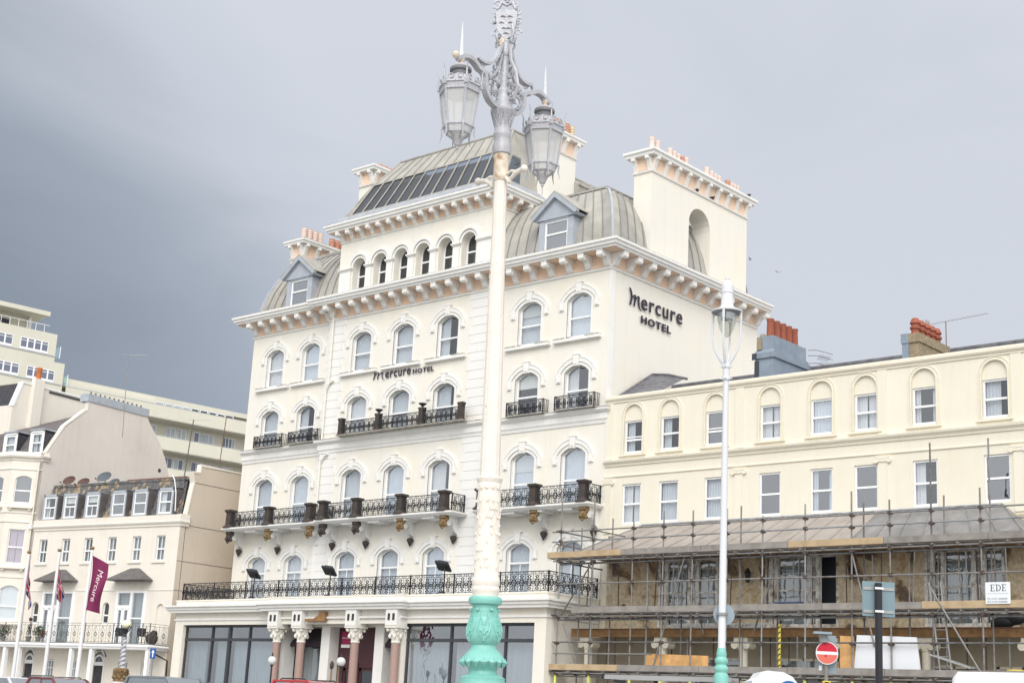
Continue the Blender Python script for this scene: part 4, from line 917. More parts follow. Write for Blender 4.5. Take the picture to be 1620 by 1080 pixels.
trip(4.6,1.5,(0,.14,.52,.66,1)); trip(10.0,1.65,(0,.08,.16,.6,.72,1),4); trip(16.75,1.55,(0,.10,.24,.62,.74,1))
for (c,a,z0,z1,_) in gops:
    f=MB().box(c-a,.0,z0,c-a+.09,.12,z1).box(c+a-.09,0,z0,c+a,.12,z1).box(c-a,0,z1-.09,c+a,.12,z1).box(c-a,0,z0,c+a,.12,z0+.1).box(c-.035,.0,z0,c+.035,.11,z1)
    f.box(c-a,.01,(z0+z1)/2-.03,c+a,.1,(z0+z1)/2+.03)
    s=f.build('window',M['yellowtrim' if c>9 else 'peelwhite'],TH); MB().quad((c-a,.06,z0),(c+a,.06,z0),(c+a,.06,z1),(c-a,.06,z1)).build('pane',M['glass'],s,fix=False)
    if c>5: MB().merge(curtain_mesh(c-a,c+a,z0,z1,.25,.03,.14)).build('curtain',M['voile'],s,fix=False,smooth=True)
def wall_lantern(x,lab):
    t=thing('wall_lantern',lab,'lantern',(x,-.02,6.95),group=None)
    MB().bar((0,0,.05),(0,-.22,.05),.02,6).build('bracket',M['iron'],t); MB().lathe([(.05,-.25),(.1,-.2),(.13,.12),(.16,.14),(.08,.26),(.02,.34)],6,(0,-.24,0)).build('lamp_body',M['iron'],t)
wall_lantern(7.72,'small black wall lantern on peeling plaster just right of the slim white street lamp'); wall_lantern(12.35,'small black wall lantern on peeling plaster above the black-posted sign panel')
# ================================================================ SCAFFOLD
M['galv']=mat('galvanised_tube',(.30,.315,.33),.45,metal=.5,var=.2,vscale=4,bump=0)
M['board']=mat('weathered_scaffold_board',(.27,.25,.235),.9,var=.2,vscale=2,dirt=(.15,.13,.12),damt=.5,dscale=3)
M['newboard']=mat('newer_scaffold_board',(.46,.35,.22),.85,var=.2,vscale=2,dirt=(.30,.26,.22),damt=.6,dscale=2)
M['ply']=mat('orange_plywood',(.62,.36,.15),.85,var=.2,vscale=3,dirt=(.4,.22,.08),damt=.4,dscale=5)
M['sleeve']=mat('yellow_foam_sleeve',(.62,.66,.16),.8,var=.1)
M['coupler']=mat('rusty_coupler',(.10,.075,.065),.7,metal=.3,bump=0)
SC=thing('scaffold','tube and board scaffold on three levels wrapping the lower front of the yellow terrace','scaffold',(9,-2.8,0))
def tp_(p): return (p[0]-9,p[1]+2.8,p[2])
M['galv2']=mat('dull_dark_tube',(.17,.17,.175),.6,metal=.4,var=.3,vscale=6,bump=0); M['galv3']=mat('rust_spotted_tube',(.25,.245,.24),.6,metal=.4,var=.2,vscale=5,dirt=(.20,.10,.06),damt=.8,dscale=3,bump=0)
def stube(p,q,name='ledger',r=.032): MB().bar(tp_(p),tp_(q),r,8).build(name,M[('galv','galv3','galv2','galv3')[int(abs(p[0]*13+p[2]*7+q[1]*5))%4]],SC,smooth=True)
FX=[(.27,9.99),(2.03,10.12),(4.08,8.94),(5.58,9.3),(6.99,9.25),(8.58,9.23),(10.19,8.88),(12.02,9.21),(13.94,9.57),(15.45,9.18),(17.04,11.11),(18.85,9.39),(20.8,9.3),(22.6,9.4)]
RX=[(.79,8.93),(1.41,9.52),(2.43,9.25),(4.3,7.5),(6.0,7.5),(8.73,9.43),(10.4,7.5),(12.25,7.6),(14.02,9.25),(15.8,7.6),(17.17,9.34),(18.87,11.25),(20.9,9.2)]
rs=random.Random(5)
CPL=MB().box(-.065,-.07,-.06,.065,.07,.06).box(-.12,-.035,-.03,.12,.035,.03).mesh('coupler',M['coupler'])
LZ=[8.69,8.27,7.42,6.5,5.12,4.1,2.86]
for x,z in FX:
    lean=rs.uniform(-.03,.03); stube((x+lean,-3.1,0),(x,-3.1,z),'standard')
    for lz in LZ: ob('coupler',CPL,SC,tp_((x+.03,-3.13,lz+rs.uniform(-.02,.02))))
    MB().tube([tp_((x,-3.1,.1)),tp_((x,-3.1,2.8))],.055,8).build('foam_sleeve',M['sleeve'],SC)
for x,z in RX:
    stube((x,-2.35,0),(x,-2.35,z),'standard')
    for lz in (7.42,5.12,2.86): ob('coupler',CPL,SC,tp_((x,-2.38,lz)))
for z in (8.69,8.27): stube((-.15,-3.16,z),(23,-3.16,z+.02))
stube((.15,-3.16,6.5),(23,-3.16,6.48)); stube((.1,-3.16,4.12),(23,-3.16,4.14)); stube((.15,-3.16,3.66),(5.2,-3.16,3.66))
for z in (7.46,5.16,2.88):
    stube((-.05,-3.16,z),(23,-3.16,z)); stube((.1,-2.41,z-.02),(23,-2.41,z-.02)); stube((.2,-3.02,z-.13),(23,-3.02,z-.13),r=.03)
    for i in range(26): x=.1+i*.9+rs.uniform(-.15,.15); stube((x,-3.3,z+.06),(x,-2.2,z+.06),'transom',.03)
# returns on the left, running back over the hotel terrace
for z in (8.7,8.15): stube((.27,-3.4,z),(.27,-.3,z)); 
stube((.27,-3.3,7.42),(.27,-.2,7.42)); stube((2.0,-3.3,8.7),(2.0,-.2,8.7))
for a,b in (((.45,-3.1,5.2),(2.0,-3.1,7.4)),((5.1,-3.05,2.9),(6.6,-3.05,7.5)),((7.1,-2.4,4.5),(6.2,-2.4,7.6)),((13.9,-3.05,7.4),(14.8,-3.05,4.0)),((16.95,-3.25,6.15),(18.95,-3.25,2.9)),((10.5,-2.4,7.5),(9.4,-2.4,4.6)),((.4,-2.9,4.9),(1.3,-2.9,2.9))): stube(a,b,'brace')
for i in range(22):
    x=.9+i*.86+rs.uniform(-.3,.3); yy=rs.choice((-1.5,-1.9,-2.2))
    MB().bar(tp_((x,yy,2.95)),tp_((x,yy,4.42)),.03,6).build('prop',M['coupler'] if i%3 else M['galv'],SC)
    x+=rs.uniform(-.4,.4); MB().bar(tp_((x,yy,5.3)),tp_((x+rs.uniform(-.1,.1),yy,7.45)),.026,6).build('prop',M['galv'] if i%2 else M['coupler'],SC)
# boards and toe boards
def boards(z,x0,x1,cols):
    x=x0;i=0
    while x<x1:
        l=min(3.9,x1-x); m=cols[i%len(cols)]
        for k in range(3):
            y=-3.0+k*.225; MB().box(x-9,y+2.8,z,x+l-.03-9,y+.215+2.8,z+.04).build('board',M['board'],SC)
        MB().box(x-9,-3.24+2.8,z+.03,x+l-.02-9,-3.20+2.8,z+.27+rs.uniform(-.01,.01)).build('toe_board',M[m],SC)
        x+=l; i+=1
boards(7.57,-.32,23,['newboard','board','board','newboard','board','board'])
boards(5.27,1.1,23,['board','board','board','board','newboard','newboard'])
boards(2.97,-.32,23,['newboard','board','board','board','board','board'])
MB().box(-.35-9,-3.22+2.8,7.60,-.31-9,-1.2+2.8,7.84).build('toe_board',M['newboard'],SC)
# things leaning on or hung from the scaffold
t=tag(MB().prism([(0,0),(2.55,0),(2.42,1.12),(.12,1.2)],'xz',-.02,.02).build('white_board',mat('white_sheet_board',(.72,.74,.78),.6,var=.03,bump=0),None,(13.95,-2.98,3.22)),'large white sheet board standing on the lowest scaffold lift behind the black sign post','board')
t=tag(MB().prism([(0,0),(.62,0),(.55,1.15),(0,1.18)],'xz',-.02,.02).build('plywood_sheet',M['ply'],None,(13.35,-2.90,3.22)),'orange plywood sheet with a knot, upright beside the left edge of the white board','board')
t=tag(MB().box(0,-.02,0,2.95,.02,.44).build('plywood_sheet',M['ply'],None,(4.75,-2.93,3.26),(0,R(1.2),0)),'long low orange plywood strip on the lowest scaffold lift, left part','board')
es=thing('notice_board','white contractor notice reading EDE hung from the scaffold at far right','sign',(19.04,-3.27,5.42))
MB().box(0,-.015,0,.86,.015,.72).build('panel',mat('white_sign_panel',(.76,.79,.82),.5,var=.01,bump=0),es)
TX=lambda x,z:Matrix(((1,0,0,x),(0,0,-1,-.02),(0,1,0,z),(0,0,0,1)))
M['ink']=mat('dark_blue_ink',(.03,.035,.07),.6,bump=0); M['inkpale']=mat('faded_ink',(.30,.33,.38),.6,bump=0)
def serif(ch,x):
    m_=MB(); a,b=-.019,-.0151
    m_.box(x,a,.42,x+.15,b,.435).box(x,a,.625,x+.15,b,.64) if ch=='E' else m_.box(x,a,.42,x+.09,b,.435).box(x,a,.625,x+.09,b,.64)
    m_.box(x+.03,a-.001,.42,x+.06,b,.64)
    if ch=='E': m_.box(x+.05,a,.525,x+.12,b,.538).box(x+.138,a,.42,x+.15,b,.475).box(x+.138,a,.59,x+.15,b,.64).box(x+.112,a,.505,x+.12,b,.56)
    else: ribbon(m_,[(x+.08,.4275),(x+.14,.45),(x+.165,.50),(x+.165,.56),(x+.14,.61),(x+.08,.6325)],[.015,.024,.032,.032,.024,.015],a-.001,b)
    m_.build('letter_'+ch.lower(),M['ink'],es)
serif('E',.17); serif('D',.36); serif('E',.57)
MB().box(.06,-.019,.335,.8,-.0151,.345).build('rule_line',M['inkpale'],es)
text('TEL 01273',.085,.002,M['inkpale'],es,TX(.05,.14),0,name='small_lettering'); text('FAX 01273',.085,.002,M['inkpale'],es,TX(.05,.04),0,name='small_lettering')
um=MB()
for z_ in (.14,.04):
    for k in range(6): um.box(.47+k*.05,-.0192,z_,.505+k*.05,-.0151,z_+.055)
tag(um.build('illegible_digits',M['inkpale'],es),kind='stuff')
def ladder(name,label,p,q,w,n,side):
    t=thing(name,label,'ladder',p); d=Vector(q)-Vector(p); s=Vector(side).normalized()*w/2
    for k in (-1,1): 
        a=s*k; MB().tube([a,a+d],.033,4).build('stile',M['alu'],t)
    mb=MB()
    for i in range(n): c=d*((i+.5)/n); MB().bar(c-s,c+s,.016,5).build('rung',M['alu'],t)
    return t
ladder('ladder','grey aluminium ladder standing upright through the scaffold lifts right of the white board',(17.35,-2.75,2.95),(16.85,-2.5,6.3),.42,11,(1,0,0))
ladder('ladder','short aluminium ladder lying tilted over the lowest scaffold lift at the right',(17.0,-3.2,3.75),(18.5,-3.2,3.3),.3,6,(0,1,.05))
pl=thing('striped_pole','yellow and black striped pole under the middle scaffold lift','pole',(10.72,-2.72,3.0))
yb=mat('hazard_yellow',(.75,.62,.10),.6,bump=0)
MB().tube([(0,0,0),(0,0,1.85)],.05,8).build('pole_core',yb,pl)
st=MB()
for k in range(9): st.tube([(-.052,-.03,.06+k*.2),(.0,-.055,.11+k*.2),(.052,-.03,.16+k*.2)],.022,4)
st.build('black_stripe',M['iron'],pl)
bg_=mat('black_plastic',(.015,.016,.02),.6,bump=0)
t=tag(MB().ball((0,0,.18),.3,10,7,(1.5,.7,.7)).ball((.4,0,.3),.25,9,6,(1.6,.7,.9)).ball((-.3,0,.1),.16,8,5).build('rubble_bag',bg_,None,(18.9,-1.6,4.77),smooth=True),'black plastic rubbish bag heaped on the veranda floor at the far right','bag')
t=tag(MB().ball((0,0,.13),.2,10,7,(1.3,.8,.8)).ball((.15,0,.28),.09,8,5).build('tool_bag',bg_,None,(3.25,-2.72,5.31),smooth=True),'small black bag on the middle scaffold lift in front of the stained plaster','bag')
t=thing('bucket','bright yellow plastic tub on the lowest scaffold lift at the right edge','tub',(19.75,-2.7,3.01)); MB().lathe([(.22,0),(.27,.24),(.3,.25),(.3,.29),(.25,.28),(.2,.04)],16).build('tub_body',yb,t)
t=thing('trestle_table','small blue-topped bench with tools on the middle scaffold lift by the open window','bench',(11.1,-2.7,5.31)); MB().box(-.55,-.15,.3,.55,.15,.34).build('top',mat('blue_bench_top',(.05,.09,.22),.6,bump=0),t)
for sx in (-.5,.5):
    for sy in (-.12,.12): MB().bar((sx,sy,0),(sx,sy,.3),.018,4).build('leg',M['iron'],t)
# ================================================================ GUEST HOUSE (left of the hotel)
M['cream2']=mat('warm_cream_stucco',(.76,.72,.65),.8,var=.03,vscale=.4,dirt=(.62,.52,.40),damt=.35,dscale=.6,streak=.15,scol=(.5,.42,.33))
M['tan']=mat('tan_painted_gable',(.62,.54,.45),.8,var=.04,vscale=.4,dirt=(.48,.38,.28),damt=.3,dscale=.6,streak=.12,scol=(.4,.3,.22))
M['pinkbeige']=mat('pinkish_beige_render',(.68,.635,.59),.85,var=.05,vscale=.3,dirt=(.52,.45,.40),damt=.4,dscale=.5,streak=.25,scol=(.46,.40,.35))
M['oldslate']=mat('mottled_slate',(.12,.12,.125),.85,var=.35,vscale=4,dirt=(.36,.25,.15),damt=.8,dscale=1.6,dlo=.54,dhi=.6,streak=.3)
M['darkslate']=mat('dark_slate',(.055,.055,.065),.8,var=.2,vscale=4)
M['midslate']=mat('brown_grey_slate',(.13,.12,.12),.8,var=.2,vscale=4)
M['dish']=mat('rusty_dish',(.11,.065,.055),.7,var=.2,vscale=5)
M['greydish']=mat('grey_dish',(.10,.115,.135),.6)
D8=R(8)
GA=thing('guest_house','cream guest house with six slate-cheeked dormers, iron balcony and tan gable','house',(-27.4,-2.44,0),(0,0,D8))
uw=[-11.1,-9.14,-7.23,-5.26,-3.27,-1.38]
a_ops=[(c,.34,8.45,9.86,0) for c in uw]+[(-9.2,1.38,3.9,6.84,0),(-3.2,1.2,3.9,6.84,0),(-11.1,.28,5.0,5.95,.28),(-5.15,.26,5.0,5.95,.26),(-.86,.27,4.9,5.86,.27)]
g_ops=[(-11.1,.38,0,3.15,.36),(-5.27,.42,0,3.1,.4),(-9.35,.42,1.1,3.02,0),(-7.4,.36,1.1,3.0,0),(-3.3,.36,1.1,3.0,0),(-1.5,.36,1.1,3.0,0)]
w_=MB(); wall(w_,-12.04,0,0,10.4,a_ops+g_ops,0,.16); w_.quad((-12.04,0,0),(-12.04,9,0),(-12.04,9,10.4),(-12.04,0,10.4)); w_.build('wall',M['cream2'],GA,fix=False)
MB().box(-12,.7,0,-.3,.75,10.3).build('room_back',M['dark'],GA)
gm=Matrix(((math.cos(R(85)),-math.sin(R(85)),0,0),(math.sin(R(85)),math.cos(R(85)),0,0),(0,0,1,0),(0,0,0,1)))
gb=MB().prism([(0,0),(11,0),(11,13.86),(1.02,13.86),(1.02,13.44),(.5,13.4),(.66,12.85),(.38,11.05),(0,11.02)],'xz',0,.25)
MB().merge(gb,gm).build('gable_wall',M['tan'],GA)
gc=MB().prism([(.34,11.0),(.40,11.0),(.70,12.85),(.54,13.36),(1.06,13.42),(1.06,13.80),(3,13.83),(11,13.87),(11,13.93),(1.0,13.93),(.98,13.5),(.44,13.45),(.62,12.85)],'xz',-.04,.32)
MB().merge(gc,gm).build('gable_coping',M['cream2'],GA)
j=MB()
for z,a,b in ((12.82,.66,9),(10.42,.02,9),(8.45,.02,9),(6.86,.02,9)): j.box(a,-.012,z,b,0,z+.025)
j.box(.36,-.012,4,.385,0,10.4); MB().merge(j,gm).build('movement_joint',M['midslate'],GA)
pa=[(-12.04,0),(0,0),(.1,.5)]
MB().sweep(pa,[(0,10.35),(.06,10.37),(.06,10.45),(.14,10.55),(.16,10.62),(.12,10.66),(.12,10.98),(-.3,11.0),(-.3,10.7)]).build('parapet',M['cream2'],GA)
MB().sweep([(-12.04,0),(-.0,0)],[(0,6.84),(.03,6.85),(.03,6.9),(0,6.91)]).build('string_course',M['cream2'],GA)
for i,c in enumerate(uw):
    w=window(GA,c,.09,8.45,.335,1.4,0,[.68],'full' if i>3 else 'sides','ga',vb=((0,.08,1.34),),fw=.06,cmat='voile')
    ob('sill',cmesh('gs',lambda:MB().box(-.52,-.16,-.1,.52,-.03,0).mesh('sill',M['cream2'])),w)
# mansard and dormers
MB().quad((-12.0,.28,10.9),(-.3,.28,10.9),(-.75,.95,13.1),(-11.8,.95,13.1)).box(-11.85,.85,13.08,-.6,1.6,13.22).quad((-11.8,1.5,13.2),(-.6,1.5,13.2),(-.6,8,13.3),(-11.8,8,13.3)).build('mansard_roof',M['oldslate'],GA,fix=False)
rr=random.Random(9); sl_=[MB(),MB(),MB()]
for r_ in range(9):
    for k in range(52):
        x=-11.9+k*.22+(r_%2)*.11; 
        if x>-1.0+.4*(1-r_/9): continue
        if any(abs(x+.1-(c-.02))<.66 for c in [-10.98,-9.24,-7.34,-5.16,-3.4,-1.39]) and r_<7: continue
        t0=r_/9; z=10.93+t0*2.15; y=.26+t0*.66; m=2 if rr.random()<.2 else (1 if rr.random()<.3 else 0)
        sl_[m].add([(x,y-.035,z),(x+.205,y-.035,z),(x+.205,y+.05,z+.26),(x,y+.05,z+.26),(x,y+.01,z),(x+.205,y+.01,z)],[(0,1,2,3),(0,4,5,1)])
for m,n_ in zip(sl_,('oldslate','midslate','brickbrown')): tag(m.build('slate',M[n_],GA,fix=False),kind='stuff')
DM=MB().box(-.60,-.0,0,-.5,1.0,1.5).box(.5,0,0,.6,1.0,1.5).box(-.6,0,1.36,.6,1.1,1.5).box(-.5,0,0,.5,.1,.06).mesh('dormer',M['greyzinc'])
DC=[MB().box(-.64,.03,0,-.605,1.0,1.45).mesh('cheek',M['midslate']),MB().box(.605,.03,0,.64,1.0,1.45).mesh('cheek',M['midslate'])]
for i,c in enumerate([-10.98,-9.24,-7.34,-5.16,-3.4,-1.39]):
    d=ob('dormer',DM,GA,(c,.02,11.02)); ob('cheek',DC[0],d); ob('cheek',DC[1],d); window(d,0,.03,.05,.495,1.30,0,[.66],['sides','blind','blind','none','none','left'][i],'gd%d'%(i<3),vb=((0,.1,.66),) if i<3 else (),fw=.09 if i<3 else .07)
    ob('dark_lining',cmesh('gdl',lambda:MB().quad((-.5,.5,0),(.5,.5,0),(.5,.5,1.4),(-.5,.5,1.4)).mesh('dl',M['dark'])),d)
MB().tube([(-1.0,.0,13.2),(-.75,-.05,12.9),(-.6,.0,12.2),(-.62,.1,11.2)],.03,6).build('waste_pipe',M['upvc'],GA)
MB().box(-5.6,.9,13.22,-.9,1.5,13.30).build('rusty_flashing',M['rust'],GA)
# front features
for c,a in ((-9.2,1.5),(-3.15,1.5)):
    MB().add([(c-a,-.7,7.42),(c+a,-.7,7.42),(c+.35,-.02,8.08),(c-.35,-.02,8.08),(c-a,0,7.42),(c+a,0,7.42),(c-a,-.7,7.36),(c+a,-.7,7.36),(c+a,0,7.36),(c-a,0,7.36)],[(0,1,2,3),(0,3,4),(1,5,2),(0,6,7,1),(6,9,8,7),(1,7,8,5),(0,4,9,6)]).build('window_hood',M['midslate'],GA)
def french(c,a,two=True):
    f=MB(); z0,z1=3.9,6.84; x=c-a
    f.box(c-a,-.02,z0,c-a+.16,.12,z1).box(c+a-.22,-.02,z0,c+a,.12,z1).box(c-.08,-.02,z0,c+.12,.12,z1).box(c-a,0,z1-.12,c+a,.12,z1).box(c-a,0,5.9,c-.08,.12,6.05)
    f.box(c+.12,.0,5.3,c+a-.2,.11,5.38).box(c-a/2-.1,.01,z0,c-a/2+.14,.11,5.9).box(c-a,.01,5.78,c,.11,5.9).box(c-a+.1,.01,z0,c-a+.26,.11,5.9).box(c-.2,.01,z0,c-.05,.11,5.9)
    s=f.build('french_window',M['upvc'],GA); 
    MB().quad((c-a,.06,z0),(c-.05,.06,z0),(c-.05,.06,z1),(c-a,.06,z1)).build('pane',M['glass'],s,fix=False); MB().quad((c+.1,.06,z0),(c+a-.1,.06,z0),(c+a-.1,.06,z1),(c+.1,.06,z1)).build('pane',M['glass'],s,fix=False)
    MB().merge(curtain_mesh(c-a,c+a,z0,z1,.3,.03,.2)).build('curtain',M['voile'],s,fix=False,smooth=True)
french(-9.2,1.38); french(-3.2,1.2)
for c in (-11.1,-5.15): window(GA,c,.09,5.0,.255,.95,.25,[.5],'none','gaa',glass='darkglass',fw=.05)
MB().prism([(-1.13,4.9)]+[(x-.86,z) for x,z in arc(.27,.27,8,0,5.86)]+[(-.59,4.9)],'xz',.1,.15).build('niche_back',M['cream2'],GA)
bf=MB().sweep([(-16,-1.45),(.05,-1.45),(.05,0)],[(-.05,3.58),(.02,3.6),(.03,3.68),(.08,3.7),(.1,3.76),(.02,3.84),(-.05,3.88)]).box(-16,-1.45,3.6,.04,-.01,3.86)
bal=bf.build('balcony',M['upvc'],GA)
MB().box(-16,-1.5,3.885,.08,-.01,3.90).build('balcony_deck',M['lichen'],bal)
def rail2(Lg,h=1.05):
    mb=MB(); n=round(Lg/.55); u=Lg/n
    for z in (.06,h-.12,h): mb.bar((0,0,z),(Lg,0,z),.014,4)
    for i in range(n):
        x=u*(i+.5); mb.ring((x,0,h*.45),.13,.011,'xz',8,3); mb.tube([(x,0,h*.30),(x+.08,0,h*.45),(x,0,h*.6),(x-.08,0,h*.45)],.014,3,closed=True)
        for s in (-1,1): mb.bar((x,0,.06),(x+s*u*.3,0,h*.3),.008,3); mb.bar((x,0,h-.12),(x+s*u*.3,0,h*.6),.008,3)
    for i in range(n*2+1): mb.bar((u*i/2,0,.03),(u*i/2,0,h-.12 if i%2 else h),.009,3)
    for i in range(0,n+1,4): mb.box(u*i-.02,-.02,0,u*i+.02,.02,h+.03)
    return mb
M['greyiron']=mat('weathered_grey_iron',(.12,.12,.12),.6,bump=0)
rail2(14).build('railing',M['greyiron'],bal,(-14.0,-1.38,3.9),fix=False); rail2(1.35).build('railing',M['greyiron'],bal,(-.0,-1.38,3.9),(0,0,PI/2),fix=False)
for x in (-11.56,-10.36,-5.99,-4.37,-.02,-13.8): MB().box(x-.11,-1.42,0,x+.11,-1.2,3.6).build('post',M['upvc'],bal)
for c,a,h in ((-11.1,.38,.36),(-5.27,.42,.4)):
    d=MB().box(c-a+.06,.08,0,c+a-.06,.14,2.75).build('door',M['darkslate'],GA); MB().box(c-a,.05,2.75,c+a,.13,2.95).build('door_transom',M['upvc'],GA)
    arcband(MB(),c,2.95,a-.1,h-.1,.1,.04,.12,8).build('fanlight_frame',M['upvc'],GA); MB().add([(x,.1,z) for x,z in arc(a-.1,h-.1+.2,8,c,2.95)],[tuple(range(9))]).build('pane',M['darkglass'],GA,fix=False)
    arcband(MB(),c,3.15,a+.08,h+.08,.05,-.04,.01,8,drop=2).build('door_surround',M['upvc'],GA)
ml=MB()
for k in range(13):
    if k in (4,8): continue
    a=R(155-k*10.5); x=-5.27+.66*math.cos(a); z=2.98+.62*math.sin(a); ml.box(x-.035,-.03,z-.05,x+.035,-.01,z+.05)
tag(ml.build('illegible_lettering',M['darkslate'],GA),kind='stuff')
for (c,a) in ((-9.35,.42),(-7.4,.36),(-3.3,.36),(-1.5,.36)): window(GA,c,.08,1.1,a-.005,1.9,0,[.95],'full','gg',vb=((-.1,.1,1.85),(.12,.1,1.85)),bars=(.5,1.45),fw=.06,cmat='voile')
dp=MB().tube([(.05,-1.3,3.58),(.12,-1.0,3.4),(.3,-.2,3.1),(.3,-.1,0)],.05,6); dp.build('downpipe',M['iron'],GA)
def topthing(name,label,cat,frame,loc,rz=0,group=None):
    mw=frame.matrix_basis if False else Matrix.Translation(frame.location)@Matrix.Rotation(frame.rotation_euler[2],4,'Z')
    p=mw@Vector(loc); return thing(name,label,cat,tuple(p),(0,0,frame.rotation_euler[2]+rz),group)
for i,(x,z,m,s,lb) in enumerate([(-10.95,13.42,'dish',.42,'rusty brown satellite dish furthest left on the guest house roof'),(-9.65,13.25,'dish',.40,'low rusty brown satellite dish, second from left on the guest house roof'),(-7.9,13.5,'greydish',.46,'large raised grey satellite dish on the guest house roof'),(-7.0,13.12,'greydish',.36,'mostly hidden grey satellite dish right of the large raised one')]):
    t=topthing('satellite_dish',lb,'satellite dish',GA,(x,1.25,z-.05),0,'satellite dishes on the guest house roof')
    d=MB()
    v=[];f=[]
    for r_ in range(5):
        for k in range(14): a=2*PI*k/14; q=s*r_/4; v.append((q*math.cos(a),-.14*(r_/4)**2,.86*q*math.sin(a)))
    for r_ in range(4):
        for k in range(14): f.append((r_*14+k,r_*14+(k+1)%14,(r_+1)*14+(k+1)%14,(r_+1)*14+k))
    d.add(v,f); d.build('reflector',M[m],t,(0,0,.1),(R(-35),0,R(15)),smooth=True,fix=False)
    MB().bar((0,.02,-.15),(0,.02,.1),.025,5).bar((-.3,-.1,-.2),(-.25,-.5,.02),.015,4).ball((-.25,-.5,.02),.05,6,4).build('feed_arm',M['iron'],t)
# balcony things of the guest house
M['leaf']=mat('dark_foliage',(.045,.07,.03),.8,var=.4,vscale=14,bump=0); M['leaf2']=mat('olive_foliage',(.10,.11,.04),.8,var=.4,vscale=14,bump=0); M['redleaf']=mat('brown_red_foliage',(.16,.06,.035),.8,var=.3,vscale=14,bump=0)
M['pot']=mat('grey_planter',(.22,.22,.23),.8)
def leaves(c,r,n,sz,seed,sc=(1,1,1)):
    rd=random.Random(seed); mb=MB()
    for i in range(n):
        d=Vector((rd.gauss(0,1),rd.gauss(0,1),rd.gauss(0,1))).normalized()*r*(rd.random()**.4); p=Vector((c[0]+d.x*sc[0],c[1]+d.y*sc[1],c[2]+d.z*sc[2]))
        a=Vector((rd.uniform(-1,1),rd.uniform(-1,1),rd.uniform(-1,1))).normalized()*sz; b=a.cross(Vector((rd.uniform(-1,1),rd.uniform(-1,1),rd.uniform(-1,1)))).normalized()*sz*.45
        mb.add([p-a,p+b,p+a,p-b],[(0,1,2,3)])
    return mb
def plant(name,label,loc,parts,potm='pot',group=None):
    t=topthing(name,label,'potted plant',GA,loc,0,group)
    MB().lathe([(.12,0),(.17,.28),(.19,.3),(.16,.3)],10).build('pot',M[potm],t)
    for (c,r,n,sz,m,sc) in parts: MB().bar((c[0]*.3,c[1]*.3,.25),(c[0],c[1],c[2]),.015,4).build('stem',M['rust'],t); leaves(c,r,n,sz,len(label)+int(c[2]*10),sc).build('foliage',M[m],t,fix=False)
plant('topiary','slim potted topiary with a reddish-brown ball top on the guest house balcony',(-10.0,-1.1,3.9),[((0,0,1.25),.11,140,.04,'redleaf',(1,1,1.1)),((0,0,.7),.12,140,.05,'leaf2',(1,1,2.6))])
plant('potted_shrub','dark broad potted shrub right of the slim topiary on the guest house balcony',(-9.3,-1.0,3.9),[((0,0,.62),.34,300,.06,'leaf',(1.2,1,.9)),((.3,0,.45),.22,150,.06,'redleaf',(1,1,1))])
plant('potted_shrub','dark grey-leaved shrub at the left edge of the photo on the balcony',(-12.2,-1.1,3.9),[((0,0,.6),.38,300,.06,'leaf',(1.3,1,.8)),((-.4,0,.3),.22,120,.05,'leaf2',(1.4,1,1))])
def patio_chair(loc,label,rz):
    t=topthing('patio_chair',label,'chair',GA,loc,rz,'dark patio chairs on the guest house balcony')
    MB().box(-.24,-.24,.40,.24,.24,.45).build('seat',M['iron'],t); MB().box(-.24,.2,.45,.24,.24,.85).build('backrest',M['iron'],t)
    for sx in (-1,1):
        MB().box(sx*.26-.02,-.24,.62,sx*.26+.02,.22,.66).build('armrest',M['iron'],t)
        for sy in (-1,1): MB().bar((sx*.23,sy*.22,0),(sx*.23,sy*.22,.62 if sy<0 else .45),.018,4).build('leg',M['iron'],t)
patio_chair((-2.6,-1.0,3.9),'dark patio chair behind the twisted street lamp on the guest house balcony',R(70)); patio_chair((-.95,-1.0,3.9),'dark patio chair left of the covered bundle at the balcony end',R(60))
t=topthing('covered_bundle','bulky dark covered bundle in the right corner of the guest house balcony','bundle',GA,(-.3,-.9,3.9)); MB().ball((0,0,.3),.36,10,7,(1,.8,1)).ball((.12,0,.55),.2,8,6).build('cover',M['brown'],t,smooth=True)
# ================================================================ TALLER HOUSE WITH PINKISH GABLE
d8=Vector((math.cos(D8),math.sin(D8),0)); OBv=Vector((-27.4,-2.44,0))-d8*12.05
HB=thing('tall_house','taller cream house with canted bay and broad pinkish gable under a grey chimney block','house',tuple(OBv),(0,0,D8))
G90=Matrix(((0,-1,0,0),(1,0,0,0),(0,0,1,0),(0,0,0,1)))  # profile x -> +y, thickness y -> -x
gp_=[(0,0),(11,0),(10.5,13),(10.2,15.2),(9.74,16.3),(9.05,17.35),(8.0,18.45),(7.72,18.9),(2.84,18.9),(2.84,18.22),(1.3,16.9),(.15,15.1),(0,15.1)]
MB().merge(MB().prism(gp_,'xz',0,.3),G90).build('gable_wall',M['pinkbeige'],HB)
MB().merge(MB().prism([(2.8,18.22),(2.84,18.26),(1.3,16.96),(.16,15.16),(.1,15.12),(1.2,16.98),(2.7,18.3)],'xz',-.02,.34),G90).build('gable_coping',M['cream2'],HB)
MB().merge(MB().box(2.74,-.06,18.82,7.82,.7,19.3),G90).build('chimney_block',M['greyzinc'],HB)
tt=MB()
for k in range(12): y=3.2+k*.38; tt.add([],[]).lathe([(.03,19.3),(.03,19.4),(.06,19.44),(.06,19.5)],6,(-.3,y,0))
tag(tt.build('ridge_spike',M['midslate'],HB),kind='stuff')
MB().tube([(.02,9.28,15.56),(-.1,9.28,15.56)],.13,8).build('vent_hole',M['dark'],HB)
bp=[(-6,0),(-5.7,0),(-4.42,-.96),(-1.58,-.96),(-.3,0),(0,0)]
